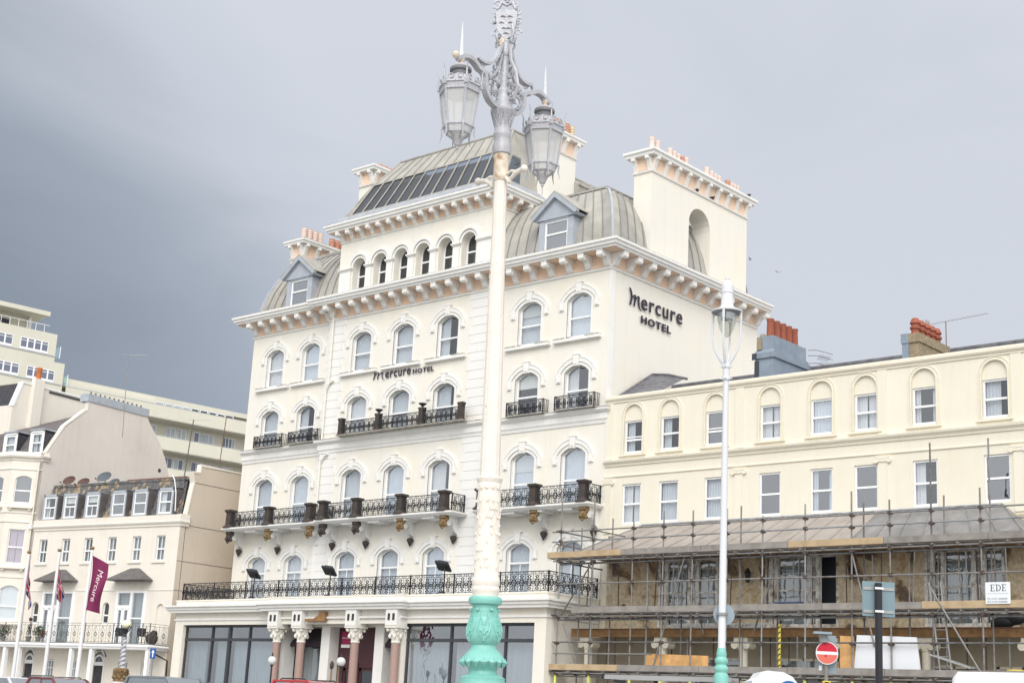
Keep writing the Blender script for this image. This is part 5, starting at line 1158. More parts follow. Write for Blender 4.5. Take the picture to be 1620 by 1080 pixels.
# wall pieces
wl=MB(); wl.quad((-.3,0,0),(0,0,0),(0,0,14.7),(-.3,0,14.7)); wl.quad((-6,0,0),(-5.7,0,0),(-5.7,0,14.7),(-6,0,14.7))
def facet(p,q,ops_):
    d=Vector((q[0]-p[0],q[1]-p[1],0)); l=d.length; a=math.atan2(d.y,d.x); t=MB(); wall(t,0,l,0,14.7,ops_,0,.14); wl.merge(t,Matrix.Translation((p[0],p[1],0))@Matrix.Rotation(a,4,'Z')); return l,a
fo=lambda c:[(c,.50,11.98,13.45,.2),(c,.48,8.4,10.45,0),(c,.56,5.15,6.9,.25)]
l1,a1_=facet((-1.58,-.96),(-.3,0),fo(.80)); l2,a2_=facet((-4.42,-.96),(-1.58,-.96),[(1.42,.8,11.98,13.45,.2),(1.42,.8,8.4,10.45,0),(1.42,.8,5.1,6.9,.25)]); facet((-5.7,0),(-4.42,-.96),fo(.8))
wl.build('wall',M['cream2'],HB,fix=False)
MB().prism([(-5.5,.3),(-4.3,-.5),(-1.7,-.5),(-.5,.3)],'xy',0,14.5).build('room_back',M['dark'],HB)
for (p,a,c,s) in (((-1.58,-.96),a1_,.80,1),((-4.42,-.96),a2_,1.42,1.6)):
    e=lambda z,yy=.07:(p[0]+c*math.cos(a)-yy*math.sin(a),p[1]+c*math.sin(a)+yy*math.cos(a),z)
    for (z,aw,zt,ri,cm_,cmat_,rl) in ((11.98,.495*s,1.47,.2,'none','curtain',.78),(8.4,.475*s,2.05,0,'full','pinkcurtain',1.0),(5.15,.555*s,1.75,.25,'allblind','blind',.8)):
        w=window(HB,*e(z),aw,zt,ri,[rl],cm_,'hb%s'%s,fw=.05,cmat=cmat_); w.rotation_euler=(0,0,a)
        ob('sill',cmesh(('hs',s,aw),lambda:MB().box(-aw-.25,-.3,-.28,aw+.25,-.06,-.18).box(-aw-.15,-.22,-.4,-aw,-.07,-.28).box(aw,-.22,-.4,aw+.15,-.07,-.28).mesh('sill',M['cream2'])),w)
MB().sweep(bp+[(.05,.4)],[(0,14.55),(.06,14.57),(.08,14.66),(.2,14.74),(.24,14.84),(.0,14.9),(.0,15.1),(-.15,15.12),(-.15,14.6)]).build('cornice',M['cream2'],HB)
for z in (14.0,11.4,10.85,7.6): MB().sweep(bp,[(0,z),(.05,z+.01),(.05,z+.07),(0,z+.08)]).build('string_course',M['cream2'],HB)
MB().tube([(-.22,-.1,14.4),(-.22,-.1,3.9)],.05,6).build('downpipe',M['cream2'],HB); MB().box(-.34,-.2,10.5,-.12,-.0,10.8).build('rainwater_head',M['upvc'],HB)
MB().box(-.5,-.03,14.0,-.38,-.001,14.35).build('rust_stain',M['rust'],HB)
MB().quad((-6,.1,15.0),(-.3,.1,15.0),(-.3,1.1,16.75),(-6,1.1,16.75)).quad((-6,1.1,16.75),(-.3,1.1,16.75),(-.3,7.4,19.3),(-6,7.4,19.3)).quad((-6,7.4,19.3),(-.3,7.4,19.3),(-.3,10.5,15),(-6,10.5,15)).build('roof',M['midslate'],HB,fix=False)
for c in (-3.4,-.95):
    d=MB().box(c-.62,.1,15.1,c-.5,1.9,16.5).box(c+.5,.1,15.1,c+.62,1.9,16.5).box(c-.62,.1,16.36,c+.62,2.0,16.52).build('dormer',M['darkslate'],HB)
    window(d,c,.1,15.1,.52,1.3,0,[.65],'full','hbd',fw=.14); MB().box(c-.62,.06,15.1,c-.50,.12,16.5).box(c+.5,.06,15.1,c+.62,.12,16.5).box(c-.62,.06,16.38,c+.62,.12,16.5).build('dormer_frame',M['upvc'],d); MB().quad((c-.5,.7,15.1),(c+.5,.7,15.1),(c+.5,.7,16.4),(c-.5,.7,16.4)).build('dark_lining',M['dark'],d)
    MB().box(c-.64,.0,16.52,c+.66,2.2,16.60).build('dormer_roof',M['greyzinc'],d)
MB().lathe([(.1,18.1),(.1,18.5),(.14,18.55),(.12,18.75)],8,(-2.2,4.4,0)).build('soil_vent',M['greyzinc'],HB)
# ================================================================ HOUSE BEHIND
HD=thing('rear_house','cream house behind the slate roof with a flat parapet and an orange chimney pot','house',tuple(OBv-d8*6.05),(0,0,D8))
MB().merge(MB().prism([(1.9,0),(12,0),(12,20.45),(2.45,20.45),(2.0,18.85),(1.9,18.85)],'xz',0,.3),G90).build('side_wall',M['cream2'],HD)
MB().merge(MB().prism([(1.86,18.8),(2.0,18.8),(2.5,20.4),(12,20.4),(12,20.5),(2.42,20.5)],'xz',-.05,.36),G90).build('coping',M['upvc'],HD)
MB().merge(MB().box(4.6,-.06,20.2,8.6,-.0,20.32),G90).build('painted_roof_edge_shadow',M['darkslate'],HD)  # solid dark strip below the coping, painting the shade of a roof-edge gap
MB().quad((-6,1.95,18.85),(-.3,1.95,18.85),(-.3,2.4,20.35),(-6,2.4,20.35)).build('mansard_roof',M['darkslate'],HD)
MB().quad((-6,1.9,0),(-.3,1.9,0),(-.3,1.9,18.85),(-6,1.9,18.85)).quad((-6,2.4,20.4),(-.3,2.4,20.4),(-.3,12,20.4),(-6,12,20.4)).build('front_wall',M['cream2'],HD)
c=MB().merge(MB().box(3.15,-.35,14,3.9,.0,20.85),G90).build('chimney_breast',M['cream2'],HD); MB().lathe([(.17,20.85),(.16,21.4),(.19,21.45),(.19,21.6),(.12,21.6)],12,(.15,3.5,0)).build('chimney_pot',mat('orange_pot',(.55,.17,.055),.8,var=.1,vscale=6),c,smooth=True)
# masts
def mast(label,b,t_,arms,r=.025,m='rust'):
    t=thing('aerial_mast',label,'aerial',b); d=Vector(t_)-Vector(b); MB().bar((0,0,0),d,r,6).build('mast',M[m],t)
    mb=MB().bar(d+Vector((-.3,-.2,0)),d+Vector((arms*.75,arms*.65,0)),.012,4)
    for k in range(9): q=d+Vector((-.25+arms*.11*k,-.2+arms*.1*k,0)); mb.bar(q+Vector((.08,-.1,0)),q+Vector((-.08,.1,0)),.007,3)
    mb.build('aerial_boom',M['alu'],t); 
    return t
mast('tall thin aerial mast fixed to the pinkish gable against the dark sky',(-39.1,1.0,16.9),(-38.25,.15,21.95),1.2,.024,'alu')
mast('thin mast with one arm in front of the distant flats, left of the two',(-29.65,-.9,13.3),(-29.1,-1.05,16.7),1.0,.03,'greyiron')
mast('thin rusty mast in front of the distant flats, nearest the tall hotel',(-28.1,.3,13.9),(-27.6,.1,17.0),.6)
t=thing('brick_stack','small brick stack with a dark opening behind the tan gable','chimney',(-29.4,4.6,12.5)); MB().box(-.9,-.4,0,-.15,.4,2.35).build('stack',M['brickbrown'],t); MB().box(-.15,-.3,0,1.8,.3,1.95).build('dark_opening',M['dark'],t)
for k in range(5): MB().tube([(-.0+k*.42,-.36,2.0),(-.0+k*.42,.3,2.05)],.13,8).build('ridge_tile',M['rust'],t)
# ================================================================ DISTANT FLATS
M['flatcream']=mat('flats_cream_render',(.62,.605,.52),.8,var=.03,vscale=.2,dirt=(.5,.47,.38),damt=.3,dscale=.3,streak=.1)
M['bluepane']=mat('blue_grey_pane',(.13,.15,.22),.15,bump=0,spec=.6); M['palepane']=mat('pale_curtained_pane',(.40,.45,.50),.25,bump=0,spec=.6)
M['teal']=glassmat('teal_glass',(.45,.8,.78),.25)
FC=thing('block_of_flats','long modern cream block of flats with stepped tower and continuous balconies far behind','flats',(-76.0,29.03,0),(0,0,R(83)))
MB().box(-9.6,1.0,0,40,14,28.5).build('wall',M['flatcream'],FC)
MB().box(-9.6,.0,28.45,40,14,28.9).build('roof_slab',M['flatcream'],FC)
rs=random.Random(11)
lv=[26.72-2.87*k for k in range(7)]
for k,z in enumerate(lv):
    MB().box(-9.6,-.6,z,40,-.45,z+1.33).box(-9.6,-.6,z-.0,40,1.0,z+.12).build('balcony_parapet',M['flatcream'],FC)
    MB().box(-9.6,-.62,z+1.32,40,-.40,z+1.36).build('parapet_capping',M['greyzinc'],FC)
wins=[(-.4,.8),(1.55,.9),(2.7,.9),(4.55,1.0),(5.6,1.0),(7.7,.6),(8.4,.6),(10.2,1.4),(12.5,1.6)]
for k in range(3):
    z=lv[k]-1.52 if k else 0
for k in range(1,7):
    zt=lv[k-1]-.05; zb=lv[k]+.6
    for (u,wd) in wins:
        if k==1 and 2.6<u<2.8: pass
        f=MB().box(u-.06,.93,zb,u+wd+.06,.99,zt-.25).build('window',M['upvc'],FC)
        for a,b in ((u,u+wd/2-.03),(u+wd/2+.03,u+wd)): MB().quad((a,.925,zb+.05),(b,.925,zb+.05),(b,.925,zt-.32),(a,.925,zt-.32)).build('pane',M['bluepane' if rs.random()<.45 else 'palepane'],f,fix=False)
# attic strip windows under the roof slab
for i,u in enumerate([-.4+k*.95 for k in range(9)]):
    f=MB().box(u,-.02,28.05,u+.85,.98,28.44).build('attic_window',M['upvc'],FC); MB().quad((u+.08,-.03,28.1),(u+.77,-.03,28.1),(u+.77,-.03,28.38),(u+.08,-.03,28.38)).build('pane',M['greyzinc' if i<4 else 'dark'],f,fix=False)
MB().box(-9.6,-.3,28.05,-.5,1.0,28.45).build('upper_parapet',M['flatcream'],FC)
# tower
TW=MB().box(-34,-.8,0,-10.1,10,29.95).build('tower_lower_block',M['flatcream'],FC); MB().box(-34,-.8,29.951,-11.12,9,32.45).build('tower_upper_block',M['flatcream'],FC)
MB().box(-34,.9,32.45,-13.3,8,33.9).build('penthouse_wall',M['flatcream'],FC); MB().box(-34,-1.2,33.86,-12.2,9,34.25).build('penthouse_roof',M['flatcream'],FC)
MB().box(-13.35,.5,32.45,-13.1,.75,33.86).build('penthouse_post',M['upvc'],FC); MB().quad((-16,.89,32.5),(-15,.89,32.5),(-15,.89,33.3),(-16,.89,33.3)).build('penthouse_window',M['dark'],FC)
rl=MB().box(-34,-.72,33.1,-11.9,-.68,33.14)
for k in range(28): rl.box(-34+k*.8,-.72,32.45,-33.96+k*.8,-.68,33.12)
rl.build('railing',M['upvc'],FC)
def strip(x0,x1,n,z0,z1,y=-.81):
    f=MB().box(x0,y-.02,z0,x1,y-.001,z1).build('window',M['upvc'],FC); w=(x1-x0)/n
    for k in range(n):
        a,b=x0+k*w+.07,x0+(k+1)*w-.07
        MB().quad((a,y-.03,z0+.2),(b,y-.03,z0+.2),(b,y-.03,z1-.28),(a,y-.03,z1-.28)).build('pane',M['bluepane'],f,fix=False); MB().quad((a,y-.03,z1-.22),(b,y-.03,z1-.22),(b,y-.03,z1-.06),(a,y-.03,z1-.06)).build('pane',M['bluepane'],f,fix=False)
for (zb,off) in ((30.55,0),(28.1,.9),(25.2,.9),(22.3,.9)):
    strip(-14.45+off,-11.85+off,4,zb,zb+1.05); strip(-18+off,-15.15+off,4,zb,zb+1.05)
    MB().box(-34,-.86,zb-.14,-11.1+off,-.801,zb-.06).build('sill_band',M['greyzinc'],FC)
for (x,z) in ((-11.1,30.45),(-10.08,28.05)):
    MB().add([(x,-.5,z),(x+.55,-.5,z-.0),(x+.5,-.5,z+1.0),(x,-.5,z+.72)],[(0,1,2,3)]).build('glass_screen',M['teal'],FC,fix=False); MB().box(x+.5,-.55,z-.05,x+.56,-.5,z+1.05).build('screen_post',M['upvc'],FC)
# ================================================================ ORNATE SEAFRONT LAMP
M['silver']=mat('silver_grey_paint',(.44,.45,.49),.45,metal=.15,var=.1,vscale=5,dirt=(.28,.25,.24),damt=.5,dscale=6,dlo=.58,dhi=.75,streak=.2,scol=(.4,.2,.08),bump=.25,bscale=30)
M['silverdark']=mat('dark_silver_paint',(.16,.165,.18),.5,var=.1,bump=0)
M['creampaint']=mat('flaking_cream_paint',(.76,.71,.65),.6,var=.05,vscale=3,dirt=(.32,.15,.07),damt=.85,dscale=5,dlo=.665,dhi=.69,streak=.10,scol=(.62,.48,.36),bump=.2,bscale=26)
M['turq']=mat('turquoise_paint',(.20,.50,.445),.4,var=.06,vscale=4,dirt=(.14,.38,.34),damt=.4,dscale=6,bump=.2,bscale=20,spec=.5)
M['rustpaint']=mat('rust_through_paint',(.68,.60,.50),.8,var=.15,vscale=8,dirt=(.42,.21,.08),damt=.85,dscale=6,dlo=.5,dhi=.66,bump=.4)
M['globeglass']=mat('opal_globe',(.66,.67,.67),.35,bump=0); M['lampglass']=mat('frosted_lamp_glass',(.68,.69,.70),.35,bump=0); M['lampglass'].node_tree.nodes['Principled BSDF'].inputs['Alpha'].default_value=.62
M['whitepaint']=mat('white_lamp_paint',(.62,.64,.68),.45,var=.03,bump=0)
LP=thing('ornate_street_lamp','ornate twin-lantern lamp with silver scrollwork, cream shaft and turquoise base','street lamp',(27.205,-36.99,-1.0),(.0124,-.0138,0))
o=1.0 # local z = world z + 1
flute=lambda n,d: (lambda a: 1-d*(.5+.5*math.cos(n*a)))
def lz(P): return [(r,z+o) for r,z in P]
MB().lathe(lz([(.42,-1),(.42,-.6),(.36,-.5),(.34,.6),(.36,.9),(.30,1.0),(.30,1.16),(.295,1.185),(.30,1.21),(.20,1.26),(.185,1.30),(.20,1.34),(.275,1.39),(.298,1.425),(.275,1.475),(.21,1.55),(.175,1.59),(.17,1.63),(.195,1.66),(.225,1.70),(.235,1.76),(.228,1.84),(.205,1.95),(.175,2.06),(.165,2.12),(.17,2.15),(.215,2.17),(.225,2.20),(.225,2.24),(.21,2.265),(.15,2.27)]),32).build('pedestal',M['turq'],LP,smooth=True)
lf=MB()
for k in range(16):
    a=2*PI*k/16; ca,sa=math.cos(a),math.sin(a); t=(-sa,ca)
    q=[(.292*ca+t[0]*.052,.292*sa+t[1]*.052,1.415+o),(.292*ca-t[0]*.052,.292*sa-t[1]*.052,1.415+o),(.262*ca,.262*sa,1.335+o),(.325*ca,.325*sa,1.405+o),(.285*ca,.285*sa,1.48+o)]
    lf.add(q,[(0,3,2),(3,1,2),(0,4,3),(4,1,3)])
PR=[(1.63,.17),(1.66,.195),(1.70,.225),(1.76,.235),(1.84,.228),(1.95,.205),(2.06,.175),(2.12,.165)]
def srf(an,z,e=.003):
    r_=PR[-1][1]
    for (za,ra),(zb_,rb_) in zip(PR[:-1],PR[1:]):
        if za<=z<=zb_: r_=ra+(rb_-ra)*(z-za)/(zb_-za); break
    return ((r_+e)*math.cos(an),(r_+e)*math.sin(an),z+o)
for k in range(6):
    a=2*PI*k/6+.2
    for s in (-1,1):
        lf.tube([srf(a+s*(.20-.17*math.cos(q)*(1-q/9)),1.765+.055*math.sin(q)*(1-q/9)) for q in [i*.55 for i in range(13)]],[.012-.0006*i for i in range(13)],5)
        lf.tube([srf(a+s*.38*math.sin(u*2.2+.2),1.70+.30*u,.002) for u in [i/9 for i in range(10)]],[.006+.010*math.sin(u*3.1) for u in [i/9 for i in range(10)]],5)
        for j in range(4): c=srf(a+s*(.10+.05*j),1.90+.035*j,.0); lf.ball(c,.014,5,4,(1,1,1.6))
    lf.tube([srf(a,1.68),srf(a,1.82),srf(a,1.94)],[.018,.012,.004],6)
    lf.ball(srf(a+PI/6,2.09,.012),.026,7,5)
for k in range(36):
    a=2*PI*k/36
    lf.tube([srf(a,2.0,.002),srf(a+.17,2.09,.002)],.003,3); lf.tube([srf(a,2.0,.002),srf(a-.17,2.09,.002)],.003,3)
tag(lf.build('relief_ornament',M['turq'],LP,smooth=True),kind='stuff')
MB().lathe(lz([(.17,2.268),(.172,2.31),(.186,2.34),(.19,2.37),(.176,2.40),(.19,2.44),(.186,2.50),(.165,2.55),(.162,2.9),(.158,3.3),(.155,3.66),(.150,3.70),(.162,3.73),(.162,3.77),(.155,3.78),(.156,3.80),(.176,3.83),(.178,3.86),(.15,3.88)]),28).build('lower_shaft',M['creampaint'],LP,smooth=True)
vn=MB(); rd=random.Random(4)
for k in range(10):
    a0=2*PI*k/10; pts=[]
    for i in range(22):
        u=i/21; an=a0+.5*math.sin(u*7+k); r_=.160-.006*u+.004; pts.append((r_*math.cos(an),r_*math.sin(an),2.6+u*1.0+o))
    vn.tube(pts,.007,4)
    for i in range(9):
        u=(i+.5)/9; an=a0+.5*math.sin(u*7+k)+rd.choice((-1,1))*.16; r_=.163; z_=2.6+u+o
        vn.ball((r_*math.cos(an),r_*math.sin(an),z_),.017,5,4,(1,1,1.5))
for k in range(12): a=2*PI*k/12; vn.ball((.158*math.cos(a),.158*math.sin(a),3.72+o),.022,5,4)
vn.build('leaf_relief',M['creampaint'],LP,smooth=True)
MB().lathe(lz([(.138,3.88),(.132,4.6),(.118,6.0),(.10,7.4),(.092,8.16)]),48,flute=flute(12,.07)).build('fluted_shaft',M['creampaint'],LP,smooth=True)
MB().lathe(lz([(.095,8.15),(.115,8.19),(.12,8.23),(.105,8.26),(.11,8.30),(.105,8.46),(.112,8.50),(.12,8.54),(.10,8.56)]),24).build('rusted_collar',M['rustpaint'],LP,smooth=True)
MB().lathe(lz([(.10,8.55),(.13,8.57),(.135,8.62),(.138,8.70),(.118,8.74),(.115,8.80),(.128,8.84),(.13,8.88),(.118,8.90),(.115,8.96),(.125,9.06),(.155,9.16),(.178,9.20),(.185,9.22),(.182,9.25),(.14,9.27),(.13,9.30),(.132,9.38),(.10,9.42),(.085,9.50),(.095,9.53),(.085,9.57),(.06,9.60),(.058,10.0),(.06,10.08),(.078,10.10),(.082,10.15),(.082,10.21),(.07,10.27),(.078,10.32),(.05,10.36)]),24).build('capital_and_stem',M['silver'],LP,smooth=True)
lt=MB()
for k in range(12):
    a=2*PI*k/12
    for s in (-1,1): lt.tube([((.118+.06*u)*math.cos(a+s*.26*u*(1)) ,(.118+.06*u)*math.sin(a+s*.26*u),8.98+.22*u+o) for u in (0,.33,.66,1)],.006,3)
lt.build('capital_leaves',M['silver'],LP)
# ladder rest bar along x
rb=MB()
for s in (-1,1):
    rb.tube([(s*.09,0,8.20+o),(s*.15,0,8.14+o),(s*.22,0,8.17+o),(s*.28,0,8.22+o),(s*.40,0,8.25+o)],[.03,.035,.03,.04,.035],8); rb.ball((s*.44,0,8.25+o),.055,10,7); rb.tube([(s*.12,0,8.24+o),(s*.2,0,8.27+o),(s*.3,0,8.24+o)],.022,6); rb.ball((s*.16,0,8.12+o),.04,7,5)
rb.build('ladder_rest',M['creampaint'],LP,smooth=True)
# scroll brackets in the plane of the lanterns (yz) and across (xz)
def scrollbracket(s):
    mb=MB()
    # main outer C scroll, flat band
    def band(pts,w,d=.045):
        P=[(y*s,z+o) for y,z in pts]; ws=w if isinstance(w,list) else [w]*len(P); n=len(P); lf_=[];rt_=[]
        for i in range(n):
            a=P[max(i-1,0)];b=P[min(i+1,n-1)];dx,dz=b[0]-a[0],b[1]-a[1];l=math.hypot(dx,dz) or 1;nx,nz=-dz/l,dx/l
            lf_.append((P[i][0]+nx*ws[i]/2,P[i][1]+nz*ws[i]/2)); rt_.append((P[i][0]-nx*ws[i]/2,P[i][1]-nz*ws[i]/2))
        for i in range(n-1): mb.prism([lf_[i],lf_[i+1],rt_[i+1],rt_[i]],'yz',-d,d)
    band(curve2((.08,9.26),(.36,9.22),(.42,9.50),8)+curve2((.425,9.56),(.40,9.66),(.50,9.69),4)+curve2((.56,9.70),(.72,9.84),(.90,9.76),6)+[(.97,9.71)],[.06]*9+[.055]*5+[.06]*7+[.05],.05)
    band(curve2((.10,10.26),(.16,10.0),(.30,9.88),7)+curve2((.36,9.85),(.50,9.80),(.60,9.86),5),.04,.045)
    band(curve2((.09,10.1),(.13,9.8),(.34,9.62),7),.035,.03)
    for (c,r0,r1,a0,a1,r) in (((.27,9.48),.12,.03,-PI/2,PI*1.6,.022),((.24,9.72),.09,.03,PI,PI*3.2,.02),((.15,9.42),.06,.02,0,PI*2.3,.018),((.16,9.68),.07,.02,PI/2,PI*2.6,.018),((.36,9.58),.05,.02,0,PI*2,.016),((.16,9.95),.05,.02,PI,PI*2.9,.016),((.47,9.77),.04,.015,0,PI*2,.014)):
        mb.spiral((0,c[0]*s,c[1]+o),r0,r1,a0 if s>0 else PI-a0,a1 if s>0 else PI-a1,r,'yz',14,5)
    for (y,z,r) in ((.2,9.5,.05),(.30,9.68,.05),(.22,9.84,.035),(.34,9.42,.03),(.13,9.8,.035),(.36,9.70,.03),(.62,9.82,.025),(.14,10.05,.03)): mb.ball((0,y*s,z+o),r,7,5,(.9,1,1.3))
    return mb
for s in (-1,1): scrollbracket(s).build('scroll_bracket',M['silver'],LP)
mt=Matrix.Rotation(PI/2,4,'Z')
for s in (-1,1):
    mb=MB()
    mb.tube([(s*.06,0,9.40+o),(s*.2,0,9.38+o),(s*.27,0,9.55+o),(s*.22,0,9.8+o),(s*.12,0,10.0+o),(s*.09,0,10.25+o)],.028,6)
    mb.spiral((s*.15,0,9.55+o),.08,.02,0,PI*2.4,.018,'xz',12,4); mb.spiral((s*.13,0,9.78+o),.06,.02,PI,PI*3.2,.016,'xz',10,4)
    for z,r in ((9.5,.04),(9.66,.045),(9.9,.035)): mb.ball((s*.12,0,z+o),r,6,5)
    mb.build('cross_scroll',M['silver'],LP)
cr=MB()
for s in (-1,1):
    cr.spiral((0,s*.13,10.35+o),.09,.03,-PI/2 if s>0 else -PI/2,(-PI/2+s*PI*1.6),.022,'yz',12,5); cr.spiral((s*.13,0,10.35+o),.08,.03,-PI/2,-PI/2+s*PI*1.6,.02,'xz',12,5)
    cr.tube([(s*.11,0,10.3+o),(s*.15,0,10.45+o),(s*.12,0,10.58+o)],.02,5)
cr.build('crest_scroll',M['silver'],LP)
MB().tube([(0,-.12,10.22+o),(0,-.07,10.34+o)],.04,6).tube([(-.12,.0,10.24+o),(-.07,0,10.34+o)],.035,6).tube([(0,.12,10.18+o),(0,.09,10.28+o)],.04,6).build('rusted_joint',M['rustpaint'],LP)
# heraldic shield crest, facing across the road
sh=MB(); tilt=Matrix.Translation((0,0,10.36+o))@Matrix.Rotation(R(38),4,'Z')
P=[(0,0),(.09,.05),(.13,.16),(.15,.30),(.16,.44),(.10,.48),(.05,.45),(0,.48),(-.05,.45),(-.10,.48),(-.16,.44),(-.15,.30),(-.13,.16),(-.09,.05)]
sh.merge(MB().prism(P,'xz',-.035,.035),tilt)
rf_=MB(); rd=random.Random(8)
for s in (-1,1):
    for (x,z,r0,a) in ((.17,.12,.06,0),(.19,.30,.06,1),(.18,.46,.07,2),(.13,.58,.06,3),(.10,.0,.05,4)): rf_.spiral((s*x,0,z),r0,.015,a,a+s*PI*1.9,.018,'xz',10,4)
for y in (-.04,.04):
    for (x,z) in ((-.05,.36),(.05,.36),(-.07,.26),(.06,.26),(-.03,.17),(.03,.17),(0,.09)): rf_.tube([(x-.035,y,z),(x,y*1.3,z+.014),(x+.04,y,z-.004)],.011,4)
rf_.tube([(-.13,0,.50),(-.08,0,.60),(0,0,.56),(.08,0,.61),(.13,0,.50)],.03,5); rf_.ball((0,0,.66),.05,7,5)
for k in range(26): a=rd.uniform(0,2*PI); rf_.ball((.165*math.cos(a)*1.05,rd.uniform(-.03,.03),.30+.30*math.sin(a)),rd.uniform(.016,.03),5,4)
sh.merge(rf_,tilt); sh.build('shield_crest',M['silver'],LP)
# lanterns
def lantern(parent,y,zt):
    """zt = top of the body"""
    L0=ob('lantern',None,parent,(0,y,zt)); L0.empty_display_size=.1
    n=6; Rt=.30; Rb=.215; H_=.60
    def hexp(r,z,a0=PI/6): return [(r*math.cos(a0+2*PI*k/n),r*math.sin(a0+2*PI*k/n),z) for k in range(n)]
    t=hexp(Rt,0); b=hexp(Rb,-H_); gl=MB(); t2=hexp(Rt-.012,0); b2=hexp(Rb-.01,-H_)
    gl.add(t2+b2,[(k,(k+1)%n,n+(k+1)%n,n+k) for k in range(n)]); gl.build('lamp_glass',M['lampglass'],L0)
    fr=MB()
    for k in range(n):
        k2=(k+1)%n
        fr.tube([t[k],b[k]],.017,5); fr.tube([t[k],t[k2]],.018,4); fr.tube([b[k],b[k2]],.018,4)
        m=lambda u,k=k:(lerp(t[k][0],b[k][0],u),lerp(t[k][1],b[k][1],u),lerp(t[k][2],b[k][2],u))
        fr.tube([m(.16),m(.16,k2)],.015,4); 
        tt_,bb_=m(0),m(.15)
        fr.quad(m(.02),m(.02,k2),m(.15,k2),m(.15))
        # horns at the corners and drop hooks
        dx,dy=t[k][0]/Rt,t[k][1]/Rt
        fr.tube([(t[k][0],t[k][1],-.02),(t[k][0]*1.07,t[k][1]*1.07,.08),(t[k][0]*1.05,t[k][1]*1.05,.17),(t[k][0]*1.17,t[k][1]*1.17,.27)],[.016,.013,.01,.004],5)
        fr.tube([(b[k][0],b[k][1],-H_+.06),(b[k][0]*1.12,b[k][1]*1.12,-H_-.03),(b[k][0]*1.08,b[k][1]*1.08,-H_-.12),(b[k][0]*1.2,b[k][1]*1.2,-H_-.22)],[.014,.016,.012,.004],5)
        fr.box(t[k][0]-.022,t[k][1]-.022,-.05,t[k][0]+.022,t[k][1]+.022,.02)
        # cresting scrolls between corners
        c=((t[k][0]+t[k2][0])/2,(t[k][1]+t[k2][1])/2); ax=Vector((t[k2][0]-t[k][0],t[k2][1]-t[k][1],0)).normalized()
        for s in (-1,1):
            pts=[]
            for i in range(11):
                a=i/10*PI*2.2; r_=.045*(1-.7*i/10); pts.append((c[0]+ax.x*(s*.065+s*r_*math.cos(a)),c[1]+ax.y*(s*.065+s*r_*math.cos(a)),.065+r_*math.sin(a)))
            fr.tube(pts,.009,4)
        fr.quad((t[k][0],t[k][1],.0),(t[k2][0],t[k2][1],.0),(t[k2][0]*.93,t[k2][1]*.93,.05),(t[k][0]*.93,t[k][1]*.93,.05))
    fr.build('lantern_frame',M['silver'],L0,fix=False)
    # lower bowl
    b3=hexp(.175,-H_-.10); b4=hexp(.075,-H_-.17); g2=MB().add(b+b3+b4,[(k,(k+1)%n,n+(k+1)%n,n+k) for k in range(n)]+[(n+k,n+(k+1)%n,2*n+(k+1)%n,2*n+k) for k in range(n)]); g2.build('bowl_glass',M['lampglass'],L0)
    f2=MB()
    for k in range(n): k2=(k+1)%n; f2.tube([b3[k],b3[k2]],.013,4); f2.tube([b4[k],b4[k2]],.02,4); f2.tube([b[k],b3[k],b4[k]],.013,4)
    f2.lathe([(.085,-H_-.155),(.08,-H_-.19),(.06,-H_-.23),(.045,-H_-.27),(.02,-H_-.30),(.022,-H_-.32),(.008,-H_-.34),(.004,-H_-.46)],12); f2.build('bowl_frame',M['silver'],L0)
    # roof and vent
    MB().lathe([(.28,.0),(.22,.09),(.17,.15),(.14,.17)],6).build('lantern_roof',M['silver'],L0)
    MB().lathe([(.13,.12),(.15,.15),(.15,.18),(.13,.19),(.13,.22),(.155,.24),(.155,.28),(.14,.30),(.05,.32)],18).build('vent_ring',M['silverdark'],L0,smooth=True)
    MB().lathe([(.145,.245),(.152,.25),(.152,.275),(.12,.31),(.06,.33),(.03,.34)],18,(0,0,.012)).build('vent_cap',M['silver'],L0,smooth=True)
    MB().lathe([(.035,.33),(.045,.36),(.03,.38),(.05,.41),(.05,.45),(.03,.47)],10).build('suspension',M['rustpaint'],L0,smooth=True)
    MB().lathe([(.05,.46),(.034,.49),(.030,.6),(.020,.8),(.006,1.0)],10).build('spike',M['whitepaint'],L0,smooth=True)
    return L0
lantern(LP,-.92,9.28+o); lantern(LP,.92,9.28+o)
for s in (-1,1): MB().tube([(0,s*.86,9.74+o),(0,s*.98,9.70+o),(0,s*1.04,9.74+o)],[.04,.05,.03],6).build('arm',M['silver'],LP,smooth=True)
MB().ball((0,-1.03,9.74+o),.055,8,6).build('rusted_knob',M['rustpaint'],LP)
# ================================================================ SLIM WHITE STREET LAMP
WL=thing('white_street_lamp','slim white street lamp with glass teardrop head and a round grey sign back','street lamp',(26.59,-30.5,-1.0))
MB().lathe([(.075,.0),(.075,2.9),(.062,3.0),(.056,6.0),(.047,7.9)],20).build('pole',M['whitepaint'],WL,smooth=True)
MB().lathe([(.16,0),(.16,1.5),(.115,2.3),(.13,2.4),(.12,2.50),(.125,2.6),(.095,2.66),(.118,2.70),(.118,2.74),(.085,2.79),(.108,2.83),(.108,2.87),(.078,2.92),(.088,2.96),(.066,3.06)],20).build('foot',M['turq'],WL,smooth=True)
jn=MB().lathe([(.07,7.65),(.075,7.66),(.075,7.70),(.06,7.71),(.06,7.86),(.075,7.87),(.075,7.92),(.05,7.95)],14)
for z in (7.68,7.89):
    for k in range(4): a=k*PI/2+.4; jn.bar((.06*math.cos(a),.06*math.sin(a),z),(.11*math.cos(a),.11*math.sin(a),z),.012,5)
jn.build('joint_collar',M['whitepaint'],WL)
ar=MB()
